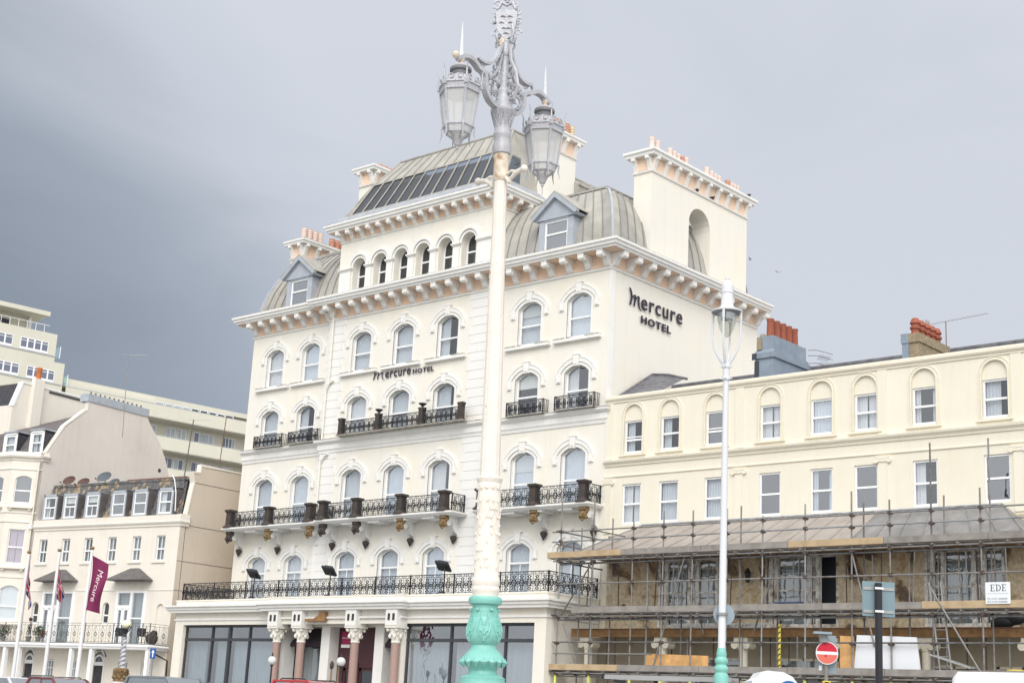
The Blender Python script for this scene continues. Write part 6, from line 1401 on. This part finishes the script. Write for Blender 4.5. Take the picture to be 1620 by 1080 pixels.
for k in range(4):
    a=k*PI/2+R(20); ca,sa=math.cos(a),math.sin(a)
    pts=[(r_*ca,r_*sa,z) for r_,z in ((.04,7.92),(.12,8.05),(.20,8.2),(.245,8.4),(.25,8.62),(.25,8.80))]; ar.tube(pts,[.03,.028,.024,.02,.018,.02],6); ar.tube([(.25*ca,.25*sa,8.72),(.25*ca,.25*sa,8.88)],.026,6)
ar.build('yoke_arm',M['whitepaint'],WL,smooth=True)
MB().lathe([(.275,8.87),(.28,8.90),(.20,8.93),(.13,8.97),(.11,9.0),(.105,9.22),(.115,9.23),(.115,9.25),(.105,9.26),(.105,9.36),(.085,9.43),(.03,9.47),(.04,9.5),(.015,9.53)],24).build('canopy',M['whitepaint'],WL,smooth=True)
MB().lathe([(.27,8.865),(.2,8.86),(.12,8.84),(.11,8.74),(.02,8.73)],20).build('reflector',M['galv'],WL,smooth=True)
M['clearglass']=glassmat('lamp_clear_glass',(.9,.92,.88),.25)
MB().lathe([(.175,8.86),(.17,8.72),(.13,8.58),(.07,8.46),(.015,8.42)],20).build('glass_bowl',M['clearglass'],WL,smooth=True)
MB().tube([(.05,0,8.85),(.05,0,8.68)],.03,6).build('bulb',M['lampglass'],WL)
M['signback']=mat('grey_sign_back',(.27,.33,.38),.5,var=.05,bump=0)
sb=MB(); sb.tube([(0,0,0),(0,.012,0)],.18,28); rot=Matrix.Translation((-.03,.10,3.62))@Matrix.Rotation(R(42),4,'Z')
MB().merge(sb,rot).build('sign_disc',M['signback'],WL); MB().lathe([(.10,3.60),(.10,3.64)],12).build('sign_clip',M['galv'],WL)
# ================================================================ NO ENTRY SIGN
M['signposts']=mat('grey_brown_post',(.26,.23,.20),.6,var=.1,vscale=5)
NE=thing('no_entry_sign','round red no-entry sign with white bar on a grey post under a small lamp','road sign',(24.25,-22.96,-.05),(0,0,R(42)))
MB().bar((0,0,0),(0,0,2.9),.04,10).build('post',M['signposts'],NE,smooth=True)
M['red']=mat('sign_red',(.60,.02,.05),.4,bump=0); M['fadedred']=mat('faded_sign_red',(.72,.17,.13),.4,bump=0); M['signwhite']=mat('sign_white',(.78,.82,.84),.4,bump=0)
zc=2.48+.05
def disc(r,y,z0=-9,z1=9,n=36):
    pts=[]; 
    for k in range(n): a=2*PI*k/n; pts.append((r*math.cos(a),max(z0,min(z1,r*math.sin(a)))))
    return MB().add([(x,y,zc+z) for x,z in pts],[tuple(range(n))])
MB().merge(MB().prism([( .24*math.cos(2*PI*k/36),zc+.24*math.sin(2*PI*k/36)) for k in range(36)],'xz',-.075,-.06)).build('sign_plate',M['signwhite'],NE)
disc(.225,-.0765,-9,-.032).build('lower_field',M['fadedred'],NE); disc(.225,-.0765,.032,9).build('upper_field',M['red'],NE)
MB().box(-.205,-.078,zc-.032,.205,-.0765,zc+.032).build('white_bar',M['signwhite'],NE) ; MB().box(-.05,-.079,zc-.085,-.01,-.0775,zc-.035).build('sticker',M['red'],NE)
MB().box(-.32,-.30,zc+.38,.06,-.14,zc+.43).build('sign_lamp',M['signback'],NE); MB().box(-.15,-.15,zc+.22,.0,.02,zc+.38).build('lamp_bracket',M['galv'],NE)
MB().box(-.06,.06,zc-.42,.22,.18,zc+.38).build('control_cabinet',M['signback'],NE); MB().box(-.14,.05,zc-.36,-.08,.1,zc-.26).build('junction_box',M['signwhite'],NE)
MB().box(-.075,-.06,1.78,.075,.06,1.95).build('yellow_band',yb,NE); MB().box(-.05,-.063,1.86,.05,-.0601,1.93).build('illegible_print',M['iron'],NE)
# ================================================================ BLACK POST SIGN SEEN FROM BEHIND
BP=thing('rear_sign','square grey sign seen from behind, clamped by two rails to a thick black post','road sign',(26.08,-24.08,-.05),(0,0,R(42)))
M['blackpost']=mat('black_post_paint',(.022,.023,.03),.4,bump=0)
MB().prism([(.075*math.cos(R(22.5)+k*PI/4),.075*math.sin(R(22.5)+k*PI/4)) for k in range(8)],'xy',0,3.86).build('post',M['blackpost'],BP); 
M['tealback']=mat('teal_grey_sign_back',(.19,.27,.31),.5,var=.08,bump=0)
MB().box(-.30,.10,3.20,.36,.115,3.90).build('sign_plate',M['tealback'],BP)
for z in (3.75,3.29):
    r_=MB().box(-.28,.078,z-.02,.34,.099,z-.005).box(-.28,.078,z+.012,.34,.099,z+.027).box(-.28,.088,z-.005,.34,.099,z+.012); r_.build('mounting_rail',M['alu'],BP)
    MB().box(-.085,-.09,z-.02,.085,-.078,z+.02).build('clamp',M['signwhite'],BP)
# ================================================================ FLAGPOLES
M['navy']=mat('flag_navy',(.02,.03,.11),.8,bump=0); M['flagred']=mat('flag_red',(.42,.03,.045),.8,bump=0); M['flagwhite']=mat('flag_white',(.48,.48,.52),.8,bump=0); M['magenta']=mat('plum_flag',(.19,.025,.085),.8,var=.12,vscale=2,bump=0)
M['polewhite']=mat('white_flagpole',(.76,.76,.77),.4,var=.02,bump=0)
def flagpole(x,label):
    t=thing('flagpole',label,'flagpole',(x,-14,0),(0,0,0),'white flagpoles in front of the guest house')
    MB().lathe([(.10,0),(.095,1),(.06,7.3)],14).build('pole',M['polewhite'],t,smooth=True); MB().ball((0,0,7.38),.1,12,8,(1,1,.8)).build('finial',M['gold'],t,smooth=True)
    MB().tube([(-.02,-.09,1.5),(-.01,-.075,4.5),(0,-.07,7.2)],.006,3).build('halyard',M['polewhite'],t)
    return t
FP=[(-26.9,'white flagpole just beyond the left edge, its plum flag tip showing'),(-23.0,'white flagpole at far left with a limp union flag close against it'),(-20.42,'white flagpole in the middle with a limp union flag'),(-17.8,'white flagpole with gold ball flying the lettered plum banner')]
for x,l in FP: flagpole(x,l)
def union(u,v):
    # u 0..1 along fly (2), v 0..1 along hoist (1)
    x=u*2-1; y=v*1-.5
    if abs(x)<.10 or abs(y)<.10: return 2
    if abs(x)<.17 or abs(y)<.17: return 1
    d1=abs(y-x*.5)/1.118; d2=abs(y+x*.5)/1.118
    if min(d1,d2)<.035: return 2
    if min(d1,d2)<.10: return 1
    return 0
def limp_flag(x,label,sw,seed):
    t=thing('union_flag',label,'flag',(x,-14,7.1),(0,0,R(42)),'limp union flags on white poles'); rd=random.Random(seed)
    nu,nv=44,26; v=[];f=[];mi=[]
    for i in range(nu+1):
        for j in range(nv+1):
            u=i/nu; w=j/nv
            X=.07+sw*(u**.8)*(.35+.65*u)+.10*math.sin(w*5+u*4+seed)*u; Y=.13*math.sin(u*9+w*2.5+seed)*min(1,u*3)
            Z=-1.25*w*(1-.45*u)-1.75*u-.12*math.sin(u*6)
            v.append((X,Y,Z))
            if i and j: b=(nv+1); k=i*b+j; f.append((k-b-1,k-1,k,k-b)); mi.append(union(u-.5/nu,1-w+.5/nv))
    me=bpy.data.meshes.new('cloth'); me.from_pydata(v,[],f)
    for m in ('navy','flagwhite','flagred'): me.materials.append(M[m])
    me.polygons.foreach_set('material_index',mi); me.polygons.foreach_set('use_smooth',[True]*len(f)); ob('cloth',me,t); return t
limp_flag(-23.0,'limp union flag, navy and red, on the second pole from the left edge',.30,1); limp_flag(-20.42,'limp union flag with long red lower fold on the middle pole',.30,4)
def bannerP(u,v,s=1):
    X=.06+u*.78+.03*math.sin(v*5)-.30*u*max(0,math.sin((v-.25)*2.9))*.6; Y=.16*math.sin(u*4+v*3.2); Z=-2.38*v-.36*u+.22*u*v
    return (X-.02*v,Y,Z)
def banner(x,label,letters,mir=1,zt=7.05):
    t=thing('plum_banner',label,'flag',(x,-14,zt),(0,0,R(42)),'plum hotel banners'); nu,nv=20,40; v=[];f=[]
    for i in range(nu+1):
        for j in range(nv+1):
            v.append(bannerP(i/nu,j/nv))
            if i and j: b=nv+1; k=i*b+j; f.append((k-b-1,k-1,k,k-b))
    MB().add(v,f).build('cloth',M['magenta'],t,smooth=True)
    if letters:
        o_=text('Mercure',.50,.0,M['paleletter'],None,Matrix.Identity(4),.0); me=o_.data; bpy.data.objects.remove(o_)
        import bmesh
        b=bmesh.new(); b.from_mesh(me); bmesh.ops.triangulate(b,faces=b.faces); bmesh.ops.subdivide_edges(b,edges=b.edges,cuts=1); b.to_mesh(me); b.free()
        for vt in me.vertices:
            tx,tyy=vt.co.x,vt.co.y
            p=bannerP(.34+tyy/.95,.19+tx/2.75); q=bannerP(.34+tyy/.95+.01,.19+tx/2.75); vt.co=(p[0],p[1]-.02,p[2])
        ob('lettering',me,t)
        MB().tube([bannerP(.30,.52),bannerP(.5,.50),bannerP(.62,.42),bannerP(.7,.36)],.012,3).build('emblem_stroke',M['flagred'],t)
    return t
banner(-26.9,'tip of a plum banner blowing in from the left edge of the photo',False); banner(-17.8,'plum banner with pale vertical lettering on the right-hand flagpole',True)
# ================================================================ TWISTED LAMP COLUMN
TL=thing('twisted_lamp','globe lamp on a silver twisted column with gilded base before the guest house','street lamp',(-2.74,-22.1,-.05))
MB().lathe([(.34,0),(.34,1.1),(.30,1.2),(.26,1.42),(.28,1.46)],16).build('stone_plinth',M['white'],TL,smooth=True)
gb_=MB().lathe([(.22,1.46),(.24,1.5),(.2,1.6),(.22,1.75),(.25,1.86),(.2,1.9)],12)
for k in range(8):
    a=2*PI*k/8
    gb_.ball((.22*math.cos(a),.22*math.sin(a),1.60),.07,6,5); gb_.ball((.21*math.cos(a),.21*math.sin(a),1.80),.06,6,5); gb_.spiral((.24*math.cos(a),.24*math.sin(a),1.7),.06,.02,0,5,.02,'xz',8,4)
gb_.build('gilded_base',M['gold'],TL)
tw2=MB(); N_=70; rng=[]
v=[];f=[]
for i in range(N_+1):
    u=i/N_; z=1.9+1.02*u; r_=.105-.03*u; an=u*PI*7
    for k in range(12): a=2*PI*k/12; q=r_*(1+.22*math.cos(2*(a-an))); v.append((q*math.cos(a),q*math.sin(a),z))
for i in range(N_):
    for k in range(12): f.append((i*12+k,i*12+(k+1)%12,(i+1)*12+(k+1)%12,(i+1)*12+k))
tw2.add(v,f).build('twisted_column',M['silver'],TL,smooth=True)
MB().lathe([(.09,2.92),(.05,2.96),(.04,3.02),(.06,3.08),(.08,3.14),(.10,3.18),(.09,3.19)],12).build('lamp_cup',M['iron'],TL)
bars_=MB()
for k in range(4): a=k*PI/2; bars_.tube([(.06*math.cos(a),.06*math.sin(a),3.04),(.18*math.cos(a),.18*math.sin(a),3.22),(.185*math.cos(a),.185*math.sin(a),3.3)],.014,4)
bars_.build('cage',M['iron'],TL); MB().ball((0,0,3.33),.17,14,10,(1,1,.85)).build('globe',mat('pale_yellow_globe',(.80,.80,.58),.3,bump=0),TL,smooth=True)
# one way sign
OW=thing('one_way_sign','small blue rectangular sign with a white upward arrow near the guest house corner','road sign',(-20.8,-8,0),(0,0,R(30)))
MB().bar((0,0,0),(0,0,3.4),.035,8).build('post',M['galv'],OW); MB().box(-.14,-.06,2.92,.14,-.045,3.40).build('sign_plate',mat('sign_blue',(.02,.10,.38),.4,bump=0),OW)
MB().prism([(-.03,2.98),(.03,2.98),(.03,3.2),(.085,3.2),(0,3.34),(-.085,3.2),(-.03,3.2)],'xz',-.064,-.061).build('arrow',M['signwhite'],OW)
# entrance globe lamps
def globe(x,y,lab):
    t=thing('globe_lamp',lab,'lamp',(x,y,0),group=None); MB().lathe([(.08,0),(.05,.2),(.035,2.7),(.06,2.78),(.08,2.82)],8).build('post',M['iron'],t)
    MB().ball((0,0,3.0),.2,14,10).build('globe',M['globeglass'],t,smooth=True); MB().lathe([(.08,3.18),(.04,3.22),(.03,3.3),(.01,3.36)],8).build('finial',M['iron'],t)
globe(-13.75,-6.5,'white globe lamp on a black post left of the hotel entrance columns'); globe(-9.1,-6.5,'white globe lamp on a black post in front of the dark hotel entrance')
M['brass']=mat('dull_brass',(.32,.21,.12),.45,metal=.4,bump=0)
t=thing('handrail','pair of brass handrail posts by the hotel entrance globe lamp','handrail',(-9.7,-6.3,0)); MB().bar((-.2,0,0),(-.2,0,2.8),.04,6).build('post',M['brass'],t); MB().bar((.25,0,0),(.25,0,2.8),.04,6).build('post',M['brass'],t); MB().ball((-.2,0,2.85),.12,8,6,(.8,.8,1.6)).build('finial',M['brown'],t)
# floodlights on the terrace
for x,lab in ((-19.69,'left one of three black floodlights above the hotel terrace rail'),(-14.0,'middle one of three black floodlights above the hotel terrace rail'),(-6.39,'right one of three black floodlights, next to the ornate street lamp')):
    t=thing('floodlight',lab,'floodlight',(x,-3.25,6.17),(0,0,0),'floodlights above the hotel terrace')
    MB().bar((.1,0,0),(.1,0,1.2),.03,5).build('stand',M['iron'],t); MB().prism([(-.35,-.05),(.30,-.05),(.38,.06),(-.38,.06)],'xz',-.02,.0)
    hd=MB().box(-.34,-.28,-.06,.34,.28,.03).prism([(-.3,.03),(.3,.03),(.22,.12),(-.22,.12)],'xz',-.22,.22); hd.build('lamp_head',M['blackpost'],t,(0,.0,1.28),(R(-38),R(8),R(12)))
    MB().bar((-.2,.0,.12),(.3,-.1,.1),.03,4).build('ballast_box',M['iron'],t)
# ================================================================ VEHICLES
M['tyre']=mat('tyre_rubber',(.02,.02,.02),.85,bump=0); M['carglass']=glassmat('car_glass',(.25,.3,.33),.35)
M['headlamp']=mat('headlamp_lens',(.7,.72,.75),.2,bump=0); M['tail']=mat('tail_lamp',(.35,.02,.02),.3,bump=0)
def paint(n,c,met=.3): 
    m=mat(n,c,.3,metal=met,var=.02,bump=0,spec=.6); m.node_tree.nodes['Principled BSDF'].inputs['Coat Weight'].default_value=.6; return m
def car(name,label,x,y,colm,Lc=4.3,Wd=1.78,Ht=1.48,kind='hatch',rz=0,rails=False,z0=-.12,cat='car'):
    t=thing(name,label,cat,(x,y,z0),(0,0,rz),'cars parked along the seafront road' if cat=='car' else None)
    Ht+=.10; h=Wd/2; b0=.22; bh=Ht*.62; hl=Lc/2
    # body: rows of stations along x; each a cross-section
    st=[(-hl,.42,bh-.10,.80),(-hl+.08,.30,bh-.02,.93),(-hl+.35,.24,bh,1),(0,.22,bh+.0,1),(hl-1.35,.22,bh-.02,1),(hl-.55,.24,bh-.10,.97),(hl-.15,.30,bh-.24,.88),(hl,.40,bh-.36,.72)]
    v=[];f=[]
    for (sx,zb,zt_,wf) in st:
        w=h*wf; v+=[(sx,-w*.92,zb),(sx,-w,zb+.14),(sx,-w,zt_-.16),(sx,-w*.93,zt_),(sx,w*.93,zt_),(sx,w,zt_-.16),(sx,w,zb+.14),(sx,w*.92,zb)]
    for i in range(len(st)-1):
        for k in range(8): f.append((i*8+k,i*8+(k+1)%8,(i+1)*8+(k+1)%8,(i+1)*8+k))
    f+=[tuple(range(8)),tuple(range(len(v)-8,len(v)))[::-1]]
    MB().add(v,f).build('body',colm,t,smooth=True)
    # greenhouse: bottom ring, top ring
    rear=-hl+(.25 if kind!='saloon' else .75); G=[(rear,.86),(hl-1.15,.86)]; T=[(rear+(.28 if kind!='estate' else .15),.70),(hl-2.0,.72)]
    zb,zt_=bh-.01,Ht-.045
    def ring_(xs,wf,z): return [(xs[0],-h*wf,z),(xs[1],-h*wf,z),(xs[1],h*wf,z),(xs[0],h*wf,z)]
    lo=ring_((rear,hl-1.15),.90,zb); up=ring_((T[0][0],T[1][0]),.74,zt_)
    MB().add(lo+up,[(0,1,5,4),(1,2,6,5),(2,3,7,6),(3,0,4,7)]).build('window_glass',M['carglass'],t,fix=False)
    inner=MB().box(rear+.4,-h*.7,bh-.3,hl-1.7,h*.7,bh+.12).build('cabin',M['tyre'],t)
    rv=[]; 
    for (xs,wf,z) in (((T[0][0]-.02,T[1][0]+.03),.76,zt_-.02),((T[0][0]+.05,T[1][0]-.1),.70,zt_+.02),((T[0][0]+.35,T[1][0]-.5),.45,zt_+.045)): rv+=ring_(xs,wf,z)
    MB().add(rv,[(a*4+k,a*4+(k+1)%4,a*4+4+(k+1)%4,a*4+4+k) for a in range(2) for k in range(4)]+[(8,9,10,11),(3,2,1,0)]).build('roof',colm,t,smooth=True)
    for s in (0,2):
        pl=MB()
        sgn=-1 if s==0 else 1
        A=[(rear,sgn*h*.9,zb),(hl-1.15,sgn*h*.9,zb)]; B=[(T[0][0],sgn*h*.745,zt_),(T[1][0],sgn*h*.745,zt_)]
        pl.tube([A[0],B[0]],.055,4); pl.tube([A[1],B[1]],.045,4); pl.tube([(lerp(A[0][0],A[1][0],.5),A[0][1],zb),(lerp(B[0][0],B[1][0],.5),B[0][1],zt_)],.035,4); pl.tube([B[0],B[1]],.04,4); pl.build('pillars',colm,t)
    for sx in (-hl+.8,hl-.85):
        for sy in (-1,1):
            w=ob('wheel',cmesh('wheel',lambda:MB().merge(MB().lathe([(.2,-.1),(.31,-.1),(.32,-.05),(.32,.05),(.31,.1),(.2,.1)],20),Matrix.Rotation(PI/2,4,'X')).mesh('wheel',M['tyre'])),t,(sx,sy*(h-.1),.32))
            ob('rim',cmesh('rim',lambda:MB().merge(MB().lathe([(.2,-.08),(.19,.08),(.05,.06),(.04,.1)],10),Matrix.Rotation(PI/2,4,'X')).mesh('rim',M['alu'])),w)
    for sy in (-1,1):
        MB().box(hl-.22,sy*h*.62-.17,bh-.48,hl-.03,sy*h*.62+.17,bh-.34).build('headlight',M['headlamp'],t); MB().box(-hl-.01,sy*h*.68-.13,bh-.35,-hl+.1,sy*h*.68+.13,bh-.12).build('tail_light',M['tail'],t)
        MB().ball((hl-1.45,sy*(h+.08),bh+.06),.1,8,6,(.7,1,.8)).build('wing_mirror',colm,t)
        if rails: MB().tube([(T[0][0]+.15,sy*h*.66,zt_+.0),(T[0][0]+.25,sy*h*.66,zt_+.07),(T[1][0]-.25,sy*h*.66,zt_+.07),(T[1][0]-.12,sy*h*.66,zt_)],.02,5).build('roof_rail',M['iron'],t)
    return t
car('parked_car','black estate car at the far left edge, behind the white car',-10.2,-19.4,paint('black_blue_paint',(.02,.03,.05)),4.6,Ht=1.58,kind='estate',rails=True)
car('parked_car','white hatchback at the far left beneath the first two flagpoles',-8.3,-22.3,paint('white_car_paint',(.72,.73,.74),0),4.1,Ht=1.46)
car('parked_car','dark red hatchback below the plum banner',-4.9,-22.6,paint('dark_red_paint',(.17,.02,.03)),3.9,Ht=1.47)
car('parked_car','silver hatchback between the dark red car and the gilded lamp base',-3.6,-19.8,paint('silver_paint',(.42,.43,.44)),3.9,Ht=1.60)
car('parked_car','black car just right of the gilded lamp base',-1.2,-19.8,paint('black_paint',(.012,.013,.015)),4.2,Ht=1.58)
car('parked_car','blue-grey people carrier parked below the hotel corner',.9,-22.4,paint('blue_grey_paint',(.20,.23,.26)),4.4,Ht=1.62,kind='estate')
car('parked_car','bright red car with black roof rails below the hotel entrance',6.9,-21.6,paint('bright_red_paint',(.48,.025,.03),.1),3.9,Ht=1.66,kind='estate',rails=True)
def van(name,label,x,y,rz,colm,Lc,Wd,Ht,cat='van',blue=False):
    t=thing(name,label,cat,(x,y,-.12),(0,0,rz)); h=Wd/2; hl=Lc/2
    st=[(-hl,.45,Ht-.10,.93),(-hl+.1,.35,Ht-.02,1),(hl-1.9,.35,Ht,1),(hl-1.5,.35,Ht-.06,.98),(hl-.9,.35,Ht*.62,.96),(hl-.15,.38,Ht*.50,.9),(hl,.5,Ht*.40,.8)]
    v=[];f=[]
    for (sx,zb,zt_,wf) in st:
        w=h*wf; v+=[(sx,-w*.95,zb),(sx,-w,zb+.15),(sx,-w*.97,zt_-.32),(sx,-w*.90,zt_-.09),(sx,-w*.74,zt_),(sx,w*.74,zt_),(sx,w*.90,zt_-.09),(sx,w*.97,zt_-.32),(sx,w,zb+.15),(sx,w*.95,zb)]
    for i in range(len(st)-1):
        for k in range(10): f.append((i*10+k,i*10+(k+1)%10,(i+1)*10+(k+1)%10,(i+1)*10+k))
    f+=[tuple(range(10)),tuple(range(len(v)-10,len(v)))[::-1]]
    MB().add(v,f).build('body',colm,t,smooth=True)
    MB().add([(hl-1.44,-h*.8,Ht-.14),(hl-1.44,h*.8,Ht-.14),(hl-.86,h*.82,Ht*.65),(hl-.86,-h*.82,Ht*.65)],[(0,1,2,3)]).build('windscreen',M['carglass'],t)
    for sy in (-1,1):
        MB().add([(hl-1.95,sy*(h+.004),Ht*.62),(hl-1.05,sy*(h+.004),Ht*.62),(hl-1.45,sy*(h-.02),Ht*.86),(hl-1.95,sy*(h-.02),Ht*.86)],[(0,1,2,3)]).build('side_window',M['carglass'],t)
        for sx in (-hl+.9,hl-.85): w=ob('wheel',_cache['wheel'],t,(sx,sy*(h-.1),.32)); ob('rim',_cache['rim'],w)
        MB().box(hl-.2,sy*h*.6-.15,Ht*.33,hl-.02,sy*h*.6+.15,Ht*.42).build('headlight',M['headlamp'],t); MB().box(-hl-.01,sy*h*.85-.07,.9,-hl+.05,sy*h*.85+.07,1.3).build('tail_light',M['tail'],t)
    return t
vw=paint('white_van_paint',(.76,.79,.84),0)
van('white_van','large white van roof cut off by the lower right edge of the photo',27.5,-17.4,R(8),vw,5.2,2.0,2.52)
van('roof_rack_van','white van almost wholly below the frame, carrying an aluminium ladder on its roof',13.9,-14.9,R(3),vw,4.8,1.9,2.02)
t=thing('ladder','aluminium ladder lying flat on a van roof in front of the scaffold','ladder',(12.3,-15.1,2.16),(0,0,R(3)))
for sy in (-.2,.2): MB().box(0,sy-.015,0,4.4,sy+.015,.13).build('stile',M['alu'],t)
for k in range(14): MB().bar((.2+k*.31,-.19,.065),(.2+k*.31,.19,.065),.015,5).build('rung',M['alu'],t)
MB().tube([(-.02,-.215,.065),(-.02,.215,.065)],.08,6).build('end_cap',M['tyre'],t)
MB().box(.4,-.3,-.10,.45,.3,-.01).box(3.4,-.3,-.10,3.45,.3,-.01).build('rack_bar',M['iron'],t)
# portable toilet
PT=thing('portable_toilet','white domed portable toilet roof with a blue arched panel at the bottom edge','portable toilet',(20.35,-18.85,-.12),(0,0,R(42)))
MB().box(-.52,-.52,0,.52,.52,2.05).build('cabin',M['signwhite'],PT); MB().prism([(-.58,2.05),(.58,2.05),(.55,2.12),(.42,2.28),(.2,2.38),(-.2,2.40),(-.35,2.36),(-.45,2.22),(-.58,2.14)],'xz',-.58,.58).build('roof',M['signwhite'],PT)
MB().prism([(.05,2.04)]+[(x+.33,z) for x,z in arc(.24,.14,8,0,2.04)]+[(.6,2.04)],'xz',-.60,-.581).build('blue_panel',mat('blue_plastic',(.02,.14,.38),.4,bump=0),PT)
# ================================================================ BIRDS
M['bird']=mat('dark_feathers',(.05,.045,.05),.8,bump=0); M['gull']=mat('grey_feathers',(.35,.36,.38),.8,bump=0)
def bird(label,loc,rz,m,fly=False,sc=1):
    t=thing('bird',label,'bird',loc,(0,0,rz)); t.scale=(sc,sc,sc)
    mb=MB().ball((0,0,.1),.075,9,7,(1.7,.9,1)).ball((.13,0,.19),.042,8,6).tube([(.16,0,.185),(.21,0,.175)],[.014,.003],5).tube([(-.08,0,.1),(-.24,0,.06)],[.04,.02],5)
    mb.build('body',M[m],t,smooth=True)
    if fly:
        for s in (-1,1): MB().add([(.07,s*.04,.12),(-.06,s*.04,.12),(-.10,s*.30,.2),(.02,s*.32,.21),(-.12,s*.6,.14)],[(0,1,2,3),(3,2,4)]).build('wing',M[m],t)
    else:
        for s in (-1,1): MB().bar((0,s*.03,.04),(0,s*.03,0),.007,4).build('leg',M[m],t)
bird('dark bird perched on the ledge of the arched screen chimney, left of two',(.07,6.64,26.985),R(100),'bird'); bird('dark bird perched on the ledge of the arched screen chimney, right of two',(.07,8.0,26.985),R(80),'bird')
bird('dark bird standing at the far end of the arched screen chimney top',(.3,11.0,27.99),R(90),'bird')
bird('small gull flying right of the arched screen chimney, upper one',(4.35,4.9,22.2),R(20),'gull',True,.45); bird('small gull flying right of the arched screen chimney, lower one',(5.23,5.86,21.7),R(160),'gull',True,.4)
